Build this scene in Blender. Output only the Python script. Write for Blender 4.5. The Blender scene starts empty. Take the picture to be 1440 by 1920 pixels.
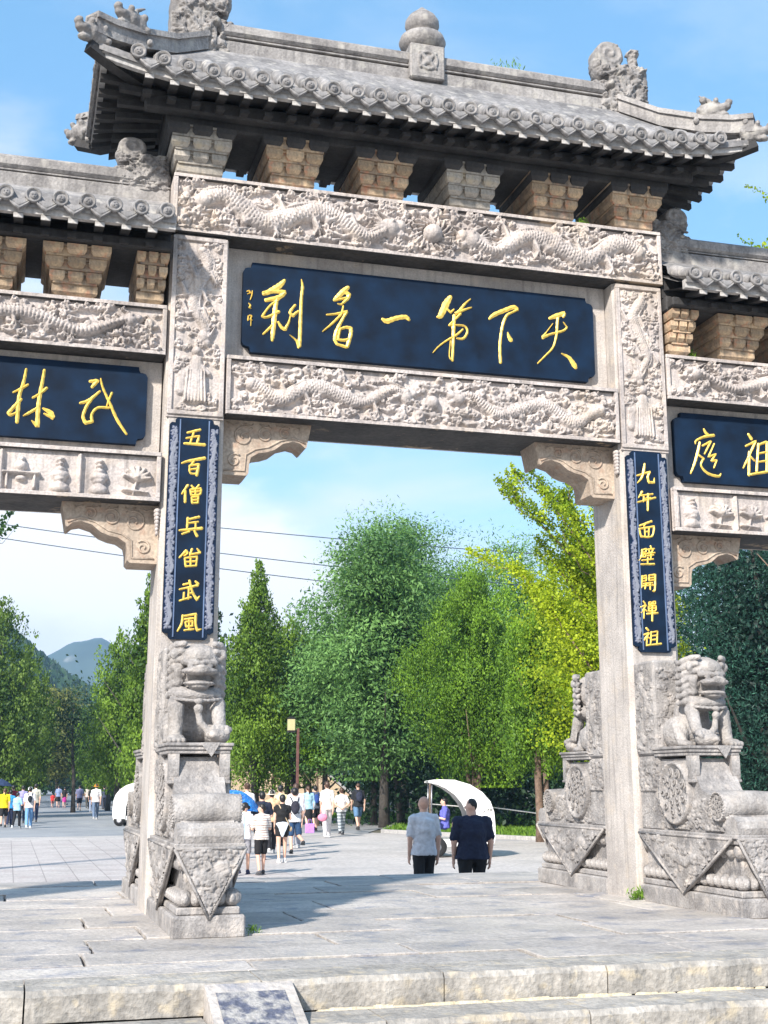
import bpy, bmesh, math, random
import numpy as np
from mathutils import Vector, Matrix, noise
R = math.radians
rnd = random.Random(7)
rs = np.random.RandomState(11)
scene = bpy.context.scene
COL = scene.collection

# ---------------------------------------------------------------- camera, sky, sun, exposure
cam_d = bpy.data.cameras.new("camera")
cam = bpy.data.objects.new("camera", cam_d); COL.objects.link(cam)
YAW, PITCH, ROLL = -0.283764, 0.230529, -0.002536
Fv = Vector((math.sin(-YAW)*math.cos(PITCH), math.cos(YAW)*math.cos(PITCH), math.sin(PITCH)))
R0 = Vector((math.cos(YAW), math.sin(YAW), 0)); U0 = R0.cross(Fv)
Rv = R0*math.cos(ROLL)+U0*math.sin(ROLL); Uv = -R0*math.sin(ROLL)+U0*math.cos(ROLL)
M = Matrix(((Rv.x, Uv.x, -Fv.x, -3.81685), (Rv.y, Uv.y, -Fv.y, -11.81275), (Rv.z, Uv.z, -Fv.z, 1.1), (0, 0, 0, 1)))
cam.matrix_world = M
cam_d.sensor_fit = 'HORIZONTAL'; cam_d.sensor_width = 36.0
cam_d.lens = 2428.73/1440*36.0
cam_d.shift_x = (720-740.71)/1440; cam_d.shift_y = (895.68-960)/1440
cam_d.clip_start = 0.1; cam_d.clip_end = 9000
scene.camera = cam

SUN_EL, SUN_AZ = R(34), R(42)          # azimuth measured from the gate's front normal towards its left
sun_dir = Vector((-math.sin(SUN_AZ)*math.cos(SUN_EL), -math.cos(SUN_AZ)*math.cos(SUN_EL), math.sin(SUN_EL)))
world = bpy.data.worlds.new("World"); scene.world = world; world.use_nodes = True
nt = world.node_tree; nt.nodes.clear()
wo = nt.nodes.new('ShaderNodeOutputWorld'); bg = nt.nodes.new('ShaderNodeBackground')
sky = nt.nodes.new('ShaderNodeTexSky'); sky.sky_type = 'NISHITA'; sky.sun_disc = False
sky.sun_elevation = SUN_EL; sky.sun_rotation = math.atan2(sun_dir.x, sun_dir.y)
sky.air_density = 1.0; sky.dust_density = 0.6; sky.ozone_density = 1.5
tc = nt.nodes.new('ShaderNodeTexCoord'); mp = nt.nodes.new('ShaderNodeMapping')
mp.inputs['Scale'].default_value = (1.0, 1.0, 2.6); mp.inputs['Location'].default_value = (0.35, 0.1, 0.2)
nz = nt.nodes.new('ShaderNodeTexNoise'); nz.inputs['Scale'].default_value = 3.6; nz.inputs['Detail'].default_value = 7; nz.inputs['Roughness'].default_value = 0.5; nz.inputs['Distortion'].default_value = 0.4
sep = nt.nodes.new('ShaderNodeSeparateXYZ')
elr = nt.nodes.new('ShaderNodeMapRange'); elr.inputs['From Min'].default_value = 0.02; elr.inputs['From Max'].default_value = 0.46
elr.inputs['To Min'].default_value = 0.34; elr.inputs['To Max'].default_value = -0.26
# hazier towards the west (left), clearer blue to the right
sx = nt.nodes.new('ShaderNodeMapRange'); sx.inputs['From Min'].default_value = -0.15; sx.inputs['From Max'].default_value = 0.55
sx.inputs['To Min'].default_value = 0.24; sx.inputs['To Max'].default_value = -0.14
ad = nt.nodes.new('ShaderNodeMath'); ad.operation = 'ADD'; ad2 = nt.nodes.new('ShaderNodeMath'); ad2.operation = 'ADD'
cr = nt.nodes.new('ShaderNodeMapRange'); cr.inputs['From Min'].default_value = 0.42; cr.inputs['From Max'].default_value = 0.80; cr.interpolation_type = 'SMOOTHSTEP'
cr.inputs['To Max'].default_value = 0.97
tint = nt.nodes.new('ShaderNodeMix'); tint.data_type = 'RGBA'; tint.inputs['Factor'].default_value = 0.42; tint.inputs['B'].default_value = (0.9, 2.75, 4.7, 1)
mix = nt.nodes.new('ShaderNodeMix'); mix.data_type = 'RGBA'
mix.inputs['B'].default_value = (4.2, 4.35, 4.5, 1)
L = nt.links.new
L(tc.outputs['Generated'], mp.inputs['Vector']); L(mp.outputs['Vector'], nz.inputs['Vector'])
L(tc.outputs['Generated'], sep.inputs[0]); L(sep.outputs['Z'], elr.inputs['Value']); L(sep.outputs['X'], sx.inputs['Value'])
L(nz.outputs['Fac'], ad.inputs[0]); L(elr.outputs['Result'], ad.inputs[1]); L(ad.outputs[0], ad2.inputs[0]); L(sx.outputs['Result'], ad2.inputs[1])
L(ad2.outputs[0], cr.inputs['Value']); L(cr.outputs['Result'], mix.inputs['Factor'])
L(sky.outputs['Color'], tint.inputs['A']); L(tint.outputs['Result'], mix.inputs['A']); n2 = nt.nodes.new('ShaderNodeTexNoise'); n2.inputs['Scale'].default_value = 3.1; n2.inputs['Detail'].default_value = 8; n2.inputs['Roughness'].default_value = 0.55; n2.inputs['Distortion'].default_value = 0.3
m2_ = nt.nodes.new('ShaderNodeMapping'); m2_.inputs['Scale'].default_value = (1, 1, 2.2); m2_.inputs['Location'].default_value = (1.3, 0.2, 0.15)
c2_ = nt.nodes.new('ShaderNodeMapRange'); c2_.interpolation_type = 'SMOOTHSTEP'; c2_.inputs['From Min'].default_value = 0.46; c2_.inputs['From Max'].default_value = 0.60
e2_ = nt.nodes.new('ShaderNodeMapRange'); e2_.inputs['From Min'].default_value = 0.22; e2_.inputs['From Max'].default_value = 0.46; e2_.inputs['To Min'].default_value = 0.92; e2_.inputs['To Max'].default_value = 0.12
mm_ = nt.nodes.new('ShaderNodeMath'); mm_.operation = 'MULTIPLY'; cl_ = nt.nodes.new('ShaderNodeMix'); cl_.data_type = 'RGBA'; cl_.inputs['B'].default_value = (5.0, 5.05, 5.15, 1)
L(tc.outputs['Generated'], m2_.inputs['Vector']); L(m2_.outputs[0], n2.inputs['Vector']); L(n2.outputs['Fac'], c2_.inputs['Value']); L(sep.outputs['Z'], e2_.inputs['Value'])
L(c2_.outputs[0], mm_.inputs[0]); L(e2_.outputs[0], mm_.inputs[1]); L(mm_.outputs[0], cl_.inputs['Factor']); L(mix.outputs['Result'], cl_.inputs['A']); L(cl_.outputs['Result'], bg.inputs['Color']); L(bg.outputs[0], wo.inputs[0])
bg.inputs['Strength'].default_value = 0.14

sd = bpy.data.lights.new("sun", 'SUN'); sd.energy = 4.2; sd.angle = R(2.6); sd.color = (1.0, 0.93, 0.84)
so = bpy.data.objects.new("sun", sd); COL.objects.link(so)
so.rotation_euler = sun_dir.to_track_quat('Z', 'Y').to_euler()
scene.view_settings.view_transform = 'Standard'; scene.view_settings.look = 'None'
scene.view_settings.exposure = 0.88; scene.view_settings.gamma = 1.0; scene.view_settings.use_curve_mapping = False
scene.cycles.max_bounces = 6; scene.cycles.diffuse_bounces = 4; scene.cycles.transparent_max_bounces = 8

# ---------------------------------------------------------------- materials
MATS = {}
def stone_mat(name, c1, c2, c3=None, scale=3.0, bump=0.5, rough=0.85, streak=0.0, tint=0.0, fine=60.0, blotch=0.0, blotch_col=(0.5, 0.42, 0.3), grain=1.0):
    m = bpy.data.materials.new(name); m.use_nodes = True; n = m.node_tree; N = n.nodes; K = n.links.new
    b = N['Principled BSDF']; b.inputs['Roughness'].default_value = rough
    t = N.new('ShaderNodeTexCoord')
    a = N.new('ShaderNodeTexNoise'); a.inputs['Scale'].default_value = scale; a.inputs['Detail'].default_value = 8; a.inputs['Roughness'].default_value = 0.62
    K(t.outputs['Object'], a.inputs['Vector'])
    r = N.new('ShaderNodeValToRGB'); r.color_ramp.elements[0].color = (*c1, 1); r.color_ramp.elements[1].color = (*c2, 1)
    r.color_ramp.elements[0].position = 0.35; r.color_ramp.elements[1].position = 0.65
    K(a.outputs['Fac'], r.inputs[0]); col = r.outputs[0]
    f = N.new('ShaderNodeTexNoise'); f.inputs['Scale'].default_value = fine; f.inputs['Detail'].default_value = 4
    K(t.outputs['Object'], f.inputs['Vector'])
    def mixc(fac, A, Bc, mode='MIX'):
        x = N.new('ShaderNodeMix'); x.data_type = 'RGBA'; x.blend_type = mode
        if isinstance(fac, float): x.inputs['Factor'].default_value = fac
        else: K(fac, x.inputs['Factor'])
        K(A, x.inputs['A'])
        if isinstance(Bc, tuple): x.inputs['B'].default_value = (*Bc, 1)
        else: K(Bc, x.inputs['B'])
        return x.outputs['Result']
    fr = N.new('ShaderNodeMapRange'); fr.inputs['From Min'].default_value = 0.3; fr.inputs['From Max'].default_value = 0.7
    fr.inputs['To Min'].default_value = 1-0.22*grain; fr.inputs['To Max'].default_value = 1+0.17*grain
    K(f.outputs['Fac'], fr.inputs['Value'])
    cc = N.new('ShaderNodeCombineColor'); [K(fr.outputs[0], cc.inputs[i]) for i in range(3)]
    col = mixc(1.0, col, cc.outputs[0], 'MULTIPLY')
    if c3:
        g = N.new('ShaderNodeTexNoise'); g.inputs['Scale'].default_value = scale*2.7; g.inputs['Detail'].default_value = 5
        mm = N.new('ShaderNodeMapping'); mm.inputs['Location'].default_value = (7, 3, 5); K(t.outputs['Object'], mm.inputs[0]); K(mm.outputs[0], g.inputs['Vector'])
        gr = N.new('ShaderNodeMapRange'); gr.inputs['From Min'].default_value = 0.55; gr.inputs['From Max'].default_value = 0.72; K(g.outputs['Fac'], gr.inputs['Value'])
        col = mixc(gr.outputs[0], col, c3)
    if blotch:
        g = N.new('ShaderNodeTexNoise'); g.inputs['Scale'].default_value = 1.3; g.inputs['Detail'].default_value = 6; g.inputs['Roughness'].default_value = 0.7
        mm = N.new('ShaderNodeMapping'); mm.inputs['Location'].default_value = (1.7, 9, 2); K(t.outputs['Object'], mm.inputs[0]); K(mm.outputs[0], g.inputs['Vector'])
        gr = N.new('ShaderNodeMapRange'); gr.inputs['From Min'].default_value = 0.52; gr.inputs['From Max'].default_value = 0.66; gr.inputs['To Max'].default_value = blotch; K(g.outputs['Fac'], gr.inputs['Value'])
        col = mixc(gr.outputs[0], col, blotch_col)
    if streak:
        s = N.new('ShaderNodeTexNoise'); s.inputs['Scale'].default_value = 5; s.inputs['Detail'].default_value = 6
        mm = N.new('ShaderNodeMapping'); mm.inputs['Scale'].default_value = (3.5, 3.5, 0.25); K(t.outputs['Object'], mm.inputs[0]); K(mm.outputs[0], s.inputs['Vector'])
        sr = N.new('ShaderNodeMapRange'); sr.inputs['From Min'].default_value = 0.5; sr.inputs['From Max'].default_value = 0.7; sr.inputs['To Max'].default_value = streak; K(s.outputs['Fac'], sr.inputs['Value'])
        col = mixc(sr.outputs[0], col, (0.07, 0.068, 0.07))
    if tint:
        oi = N.new('ShaderNodeObjectInfo'); tr = N.new('ShaderNodeMapRange'); tr.inputs['To Min'].default_value = 1-tint; tr.inputs['To Max'].default_value = 1+tint
        K(oi.outputs['Random'], tr.inputs['Value']); c4 = N.new('ShaderNodeCombineColor'); [K(tr.outputs[0], c4.inputs[i]) for i in range(3)]
        col = mixc(1.0, col, c4.outputs[0], 'MULTIPLY')
    K(col, b.inputs['Base Color'])
    if bump:
        ma = N.new('ShaderNodeMath'); ma.operation = 'ADD'; K(a.outputs['Fac'], ma.inputs[0]); K(f.outputs['Fac'], ma.inputs[1])
        bp = N.new('ShaderNodeBump'); bp.inputs['Strength'].default_value = bump; bp.inputs['Distance'].default_value = 0.012
        K(ma.outputs[0], bp.inputs['Height']); K(bp.outputs[0], b.inputs['Normal'])
    MATS[name] = m
    return m
def plain(name, c, rough=0.6, metal=0.0, noise_amt=0.25, scale=12.0, bump=0.0, emit=None):
    m = bpy.data.materials.new(name); m.use_nodes = True; n = m.node_tree; N = n.nodes; K = n.links.new
    b = N['Principled BSDF']; b.inputs['Roughness'].default_value = rough; b.inputs['Metallic'].default_value = metal
    t = N.new('ShaderNodeTexCoord'); a = N.new('ShaderNodeTexNoise'); a.inputs['Scale'].default_value = scale; a.inputs['Detail'].default_value = 5
    K(t.outputs['Object'], a.inputs['Vector'])
    r = N.new('ShaderNodeMapRange'); r.inputs['From Min'].default_value = 0.3; r.inputs['From Max'].default_value = 0.7
    r.inputs['To Min'].default_value = 1-noise_amt; r.inputs['To Max'].default_value = 1+noise_amt*0.6; K(a.outputs['Fac'], r.inputs['Value'])
    x = N.new('ShaderNodeVectorMath'); x.operation = 'SCALE'; x.inputs[0].default_value = c; K(r.outputs[0], x.inputs['Scale'])
    K(x.outputs[0], b.inputs['Base Color'])
    if bump:
        bp = N.new('ShaderNodeBump'); bp.inputs['Strength'].default_value = bump; bp.inputs['Distance'].default_value = 0.01
        K(a.outputs['Fac'], bp.inputs['Height']); K(bp.outputs[0], b.inputs['Normal'])
    MATS[name] = m
    return m
def leaf_mat(name, ca, cb, trans=0.26, rough=0.55):
    m = bpy.data.materials.new(name); m.use_nodes = True; n = m.node_tree; N = n.nodes; K = n.links.new
    b = N['Principled BSDF']; b.inputs['Roughness'].default_value = rough; b.inputs['Specular IOR Level'].default_value = 0.3
    at = N.new('ShaderNodeAttribute'); at.attribute_name = 'tint'
    x = N.new('ShaderNodeMix'); x.data_type = 'RGBA'; x.inputs['A'].default_value = (*ca, 1); x.inputs['B'].default_value = (*cb, 1)
    K(at.outputs['Fac'], x.inputs['Factor']); K(x.outputs['Result'], b.inputs['Base Color'])
    tr = N.new('ShaderNodeBsdfTranslucent'); K(x.outputs['Result'], tr.inputs['Color'])
    ms = N.new('ShaderNodeMixShader'); ms.inputs[0].default_value = trans
    K(b.outputs[0], ms.inputs[1]); K(tr.outputs[0], ms.inputs[2]); K(ms.outputs[0], N['Material Output'].inputs[0])
    MATS[name] = m
    return m
STONE = stone_mat('carved grey stone', (0.33, 0.295, 0.282), (0.56, 0.505, 0.478), (0.58, 0.50, 0.44), 2.2, 0.6, blotch=0.4, blotch_col=(0.50, 0.41, 0.31), fine=45, streak=0.42)
STONE2 = stone_mat('weathered dark stone', (0.175, 0.165, 0.163), (0.40, 0.378, 0.365), (0.44, 0.40, 0.37), 4.0, 0.8, fine=55, blotch=0.2, blotch_col=(0.38, 0.33, 0.27), streak=0.25)
PILLAR = stone_mat('pale chiselled pillar stone', (0.36, 0.33, 0.31), (0.53, 0.488, 0.455), (0.50, 0.44, 0.38), 2.2, 0.6, fine=60, grain=0.7, streak=0.34, blotch=0.4, blotch_col=(0.55, 0.45, 0.34))
TILE = stone_mat('grey roof tile', (0.13, 0.128, 0.132), (0.29, 0.28, 0.28), (0.38, 0.365, 0.34), 3.5, 0.4, tint=0.15, fine=30, streak=0.3)
RIDGE = stone_mat('grey ridge stone', (0.17, 0.16, 0.158), (0.34, 0.322, 0.31), (0.38, 0.36, 0.33), 3.0, 0.7, fine=40, streak=0.45)
BRACK = stone_mat('ochre bracket stone', (0.25, 0.185, 0.135), (0.52, 0.38, 0.24), (0.46, 0.22, 0.13), 4.4, 0.6, tint=0.3, fine=40, streak=0.6, blotch=0.3, blotch_col=(0.33, 0.30, 0.27))
SOFFIT = stone_mat('eave stone in painted shade', (0.018, 0.018, 0.02), (0.045, 0.043, 0.043), None, 3, 0.4, streak=0.3)  # near-black colour paints the deep shade under the eaves
FASCIA = stone_mat('pale eave board', (0.36, 0.35, 0.345), (0.50, 0.48, 0.46), None, 4, 0.3, fine=30, streak=0.3)
CORBEL = stone_mat('tan corbel stone', (0.30, 0.235, 0.185), (0.47, 0.385, 0.305), (0.38, 0.25, 0.18), 3.5, 0.6, fine=40, streak=0.2)
PAVE = stone_mat('worn paving slab', (0.33, 0.305, 0.285), (0.52, 0.475, 0.435), (0.22, 0.225, 0.26), 1.5, 1.0, rough=0.6, tint=0.16, fine=26, blotch=0.5, blotch_col=(0.50, 0.46, 0.40), streak=0.0)
STEP = stone_mat('rough step stone', (0.25, 0.235, 0.215), (0.44, 0.41, 0.37), (0.5, 0.43, 0.32), 3.5, 1.0, tint=0.08, fine=30, streak=0.25)
NAVY = plain('navy sign paint', (0.0018, 0.013, 0.036), 0.75, noise_amt=0.5, scale=5, bump=0.35); NAVY.node_tree.nodes['Principled BSDF'].inputs['Specular IOR Level'].default_value = 0.22
GOLD = plain('gold leaf', (0.88, 0.62, 0.13), 0.42, 0.25, 0.3, 30, bump=0.3)
GROUT = plain('joint dirt', (0.05, 0.046, 0.04), 0.95)
PLAZA = None

STAIN_SHADE = stone_mat('stained underside with painted shade', (0.03, 0.03, 0.032), (0.075, 0.07, 0.068), None, 2.5, 0.5, fine=20, blotch=0.9, blotch_col=(0.33, 0.25, 0.17))  # tan-peeled stain, its dark tone also painting the shade under beams
for nd in STAIN_SHADE.node_tree.nodes:
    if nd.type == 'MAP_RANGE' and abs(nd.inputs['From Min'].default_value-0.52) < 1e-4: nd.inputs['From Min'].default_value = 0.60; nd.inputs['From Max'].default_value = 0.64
def stain_shade_under(o, mat=None, lim=-0.7):
    me = o.data; me.materials.append(mat or STAIN_SHADE); k = len(me.materials)-1
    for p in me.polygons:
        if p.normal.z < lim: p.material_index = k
# ---------------------------------------------------------------- objects and meshes
def link(name, me, mat=None, parent=None, kind=None):
    o = bpy.data.objects.new(name, me); COL.objects.link(o)
    if mat is not None and me is not None and not me.materials: me.materials.append(mat)
    if parent is not None: o.parent = parent
    if kind: o['kind'] = kind
    return o
def thing(name, label, cat, loc=(0, 0, 0), rz=0.0, group=None, s=1.0):
    o = bpy.data.objects.new(name, None); COL.objects.link(o); o.empty_display_size = 0.2
    o.location = loc; o.rotation_euler = (0, 0, rz); o.scale = (s, s, s)
    o['label'] = label; o['category'] = cat
    if group: o['group'] = group
    return o
def tag(o, label, cat, group=None):
    o['label'] = label; o['category'] = cat
    if group: o['group'] = group
    return o
class MB:
    def __init__(s): s.v = []; s.f = []; s.sm = []
    def add(s, v, f, smooth=False):
        b = len(s.v); s.v += [tuple(p) for p in v]; s.f += [tuple(i+b for i in q) for q in f]; s.sm += [smooth]*len(f); return s
    def box(s, x0, x1, y0, y1, z0, z1, M=None):
        v = [(x0,y0,z0),(x1,y0,z0),(x1,y1,z0),(x0,y1,z0),(x0,y0,z1),(x1,y0,z1),(x1,y1,z1),(x0,y1,z1)]
        if M is not None: v = [M @ Vector(p) for p in v]
        return s.add(v, [(0,3,2,1),(4,5,6,7),(0,1,5,4),(1,2,6,5),(2,3,7,6),(3,0,4,7)])
    def bbox(s, x0, x1, y0, y1, z0, z1, b=0.01):      # chamfered box
        bm = bmesh.new(); bmesh.ops.create_cube(bm, size=1)
        for v in bm.verts: v.co = Vector(((x0+x1)/2+v.co.x*(x1-x0), (y0+y1)/2+v.co.y*(y1-y0), (z0+z1)/2+v.co.z*(z1-z0)))
        bmesh.ops.bevel(bm, geom=bm.edges[:], offset=b, segments=1, affect='EDGES')
        bm.verts.index_update(); s.add([v.co.copy() for v in bm.verts], [[v.index for v in f.verts] for f in bm.faces]); bm.free(); return s
    def prism(s, pts, y0, y1, axis='Y'):              # polygon in XZ (or YZ for axis X) pushed along the axis
        n = len(pts)
        if axis == 'Y': v = [(x, y0, z) for x, z in pts]+[(x, y1, z) for x, z in pts]
        else: v = [(y0, y, z) for y, z in pts]+[(y1, y, z) for y, z in pts]
        f = [tuple(range(n)), tuple(range(2*n-1, n-1, -1))]+[(i, i+n, (i+1) % n+n, (i+1) % n) for i in range(n)]
        return s.add(v, f)
    def tube(s, pts, rad, n=8, smooth=True, cap=True):
        pts = [Vector(p) for p in pts]; k = len(pts)
        if not hasattr(rad, '__len__'): rad = [rad]*k
        v = []; prev = None
        for i, p in enumerate(pts):
            t = (pts[min(i+1, k-1)]-pts[max(i-1, 0)]).normalized()
            if prev is None: a = t.orthogonal().normalized()
            else: a = (prev-t*prev.dot(t)).normalized()
            prev = a; b = t.cross(a)
            for j in range(n):
                q = 2*math.pi*j/n; v.append(p+(a*math.cos(q)+b*math.sin(q))*rad[i])
        f = [(i*n+j, i*n+(j+1) % n, (i+1)*n+(j+1) % n, (i+1)*n+j) for i in range(k-1) for j in range(n)]
        if cap: f += [tuple(range(n-1, -1, -1)), tuple(range((k-1)*n, k*n))]
        return s.add(v, f, smooth)
    def lathe(s, prof, c=(0, 0, 0), n=24, ax='Z'):
        v = []
        for r, h in prof:
            for j in range(n):
                q = 2*math.pi*j/n
                if ax == 'Z': v.append((c[0]+r*math.cos(q), c[1]+r*math.sin(q), c[2]+h))
                elif ax == 'Y': v.append((c[0]+r*math.cos(q), c[1]+h, c[2]+r*math.sin(q)))
                else: v.append((c[0]+h, c[1]+r*math.cos(q), c[2]+r*math.sin(q)))
        k = len(prof); f = [(i*n+j, i*n+(j+1) % n, (i+1)*n+(j+1) % n, (i+1)*n+j) for i in range(k-1) for j in range(n)]
        return s.add(v, f+[tuple(range(n)), tuple(range((k-1)*n, k*n))], True)
    def ball(s, c, r, seg=8, rings=6):
        if not hasattr(r, '__len__'): r = (r, r, r)
        v = [(c[0], c[1], c[2]-r[2])]; f = []
        for i in range(1, rings):
            a = math.pi*i/rings-math.pi/2
            for j in range(seg):
                q = 2*math.pi*j/seg; v.append((c[0]+r[0]*math.cos(a)*math.cos(q), c[1]+r[1]*math.cos(a)*math.sin(q), c[2]+r[2]*math.sin(a)))
        v.append((c[0], c[1], c[2]+r[2])); T = len(v)-1
        for j in range(seg):
            f.append((0, 1+(j+1) % seg, 1+j)); f.append((T, T-seg+j, T-seg+(j+1) % seg))
            for i in range(rings-2):
                a = 1+i*seg; f.append((a+j, a+(j+1) % seg, a+seg+(j+1) % seg, a+seg+j))
        return s.add(v, f, True)
    def mesh(s, name):
        me = bpy.data.meshes.new(name); me.from_pydata(s.v, [], s.f); me.polygons.foreach_set('use_smooth', s.sm); me.update(); return me
    def obj(s, name, mat, parent=None, kind=None): return link(name, s.mesh(name), mat, parent, kind)
def np_mesh(name, V, Fq, smooth=True, attr=None, attr_name='tint'):
    me = bpy.data.meshes.new(name); V = np.asarray(V, np.float32); Fq = np.asarray(Fq, np.int32); k = Fq.shape[1]
    me.vertices.add(len(V)); me.vertices.foreach_set('co', V.ravel()); me.loops.add(Fq.size); me.loops.foreach_set('vertex_index', Fq.ravel())
    me.polygons.add(len(Fq)); me.polygons.foreach_set('loop_start', np.arange(0, Fq.size, k, dtype=np.int32)); me.polygons.foreach_set('loop_total', np.full(len(Fq), k, np.int32))
    me.polygons.foreach_set('use_smooth', np.full(len(Fq), smooth)); me.update(calc_edges=True)
    if attr is not None:
        a = me.attributes.new(attr_name, 'FLOAT', 'POINT'); a.data.foreach_set('value', np.asarray(attr, np.float32))
    return me
# ---- fused sculpt: a distance field of many solids, meshed as one continuous skin (surface nets)
def _poly_sdf(px, py, pts):
    d = np.full(px.shape, 1e9); s = np.ones(px.shape); n = len(pts)
    for i in range(n):
        ax, ay = pts[i]; bx, by = pts[i-1]; ex, ey = bx-ax, by-ay; wx, wy = px-ax, py-ay
        t = np.clip((wx*ex+wy*ey)/(ex*ex+ey*ey+1e-12), 0, 1); d = np.minimum(d, (wx-ex*t)**2+(wy-ey*t)**2)
        c1 = py >= ay; c2 = py < by; c3 = ex*wy > ey*wx
        s = np.where((c1 & c2 & c3) | (~c1 & ~c2 & ~c3), -s, s)
    return s*np.sqrt(d)
def _prim(p):
    k = p[0]
    if k == 's':
        r = np.array(p[2] if hasattr(p[2], '__len__') else (p[2],)*3, float); c = np.array(tuple(p[1]), float)
        def f(X, Y, Z):
            q = np.sqrt(((X-c[0])/r[0])**2+((Y-c[1])/r[1])**2+((Z-c[2])/r[2])**2); g_ = np.sqrt(((X-c[0])/r[0]**2)**2+((Y-c[1])/r[1]**2)**2+((Z-c[2])/r[2]**2)**2)+1e-9
            return q*(q-1)/g_
        return f, c-r, c+r
    if k == 'c':
        a, ra, b, rb = np.array(tuple(p[1]), float), p[2], np.array(tuple(p[3]), float), p[4]; e = b-a; L2 = e@e+1e-12
        def f(X, Y, Z):
            t = np.clip(((X-a[0])*e[0]+(Y-a[1])*e[1]+(Z-a[2])*e[2])/L2, 0, 1)
            return np.sqrt((X-a[0]-e[0]*t)**2+(Y-a[1]-e[1]*t)**2+(Z-a[2]-e[2]*t)**2)-(ra+(rb-ra)*t)
        m = max(ra, rb); return f, np.minimum(a, b)-m, np.maximum(a, b)+m
    if k == 'b':
        x0, x1, y0, y1, z0, z1 = p[1]
        def f(X, Y, Z): return np.maximum(np.maximum(np.maximum(x0-X, X-x1), np.maximum(y0-Y, Y-y1)), np.maximum(z0-Z, Z-z1))
        return f, np.array((x0, y0, z0)), np.array((x1, y1, z1))
    if k == 'p':
        pts = p[1]; y0, y1 = p[2], p[3]; xs = [q[0] for q in pts]; zs = [q[1] for q in pts]
        def f(X, Y, Z): X, Y, Z = np.broadcast_arrays(X, Y, Z); return np.maximum(_poly_sdf(X, Z, pts), np.maximum(y0-Y, Y-y1))
        return f, np.array((min(xs), y0, min(zs))), np.array((max(xs), y1, max(zs)))
    if k == 'l':
        c = p[2]; pts = list(p[1]); R_ = max(q[0] for q in pts); h0 = min(q[1] for q in pts); h1 = max(q[1] for q in pts)
        poly = pts+[(-q[0], q[1]) for q in reversed(pts)]
        def f(X, Y, Z):
            if p[3] == 'Z': r = np.sqrt((X-c[0])**2+(Y-c[1])**2); h = Z-c[2]
            else: r = np.sqrt((X-c[0])**2+(Z-c[2])**2); h = Y-c[1]
            r, h = np.broadcast_arrays(r, h); return _poly_sdf(r, h, poly)
        if p[3] == 'Z': return f, np.array((c[0]-R_, c[1]-R_, c[2]+h0)), np.array((c[0]+R_, c[1]+R_, c[2]+h1))
        return f, np.array((c[0]-R_, c[1]+h0, c[2]-R_)), np.array((c[0]+R_, c[1]+h1, c[2]+R_))
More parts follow.
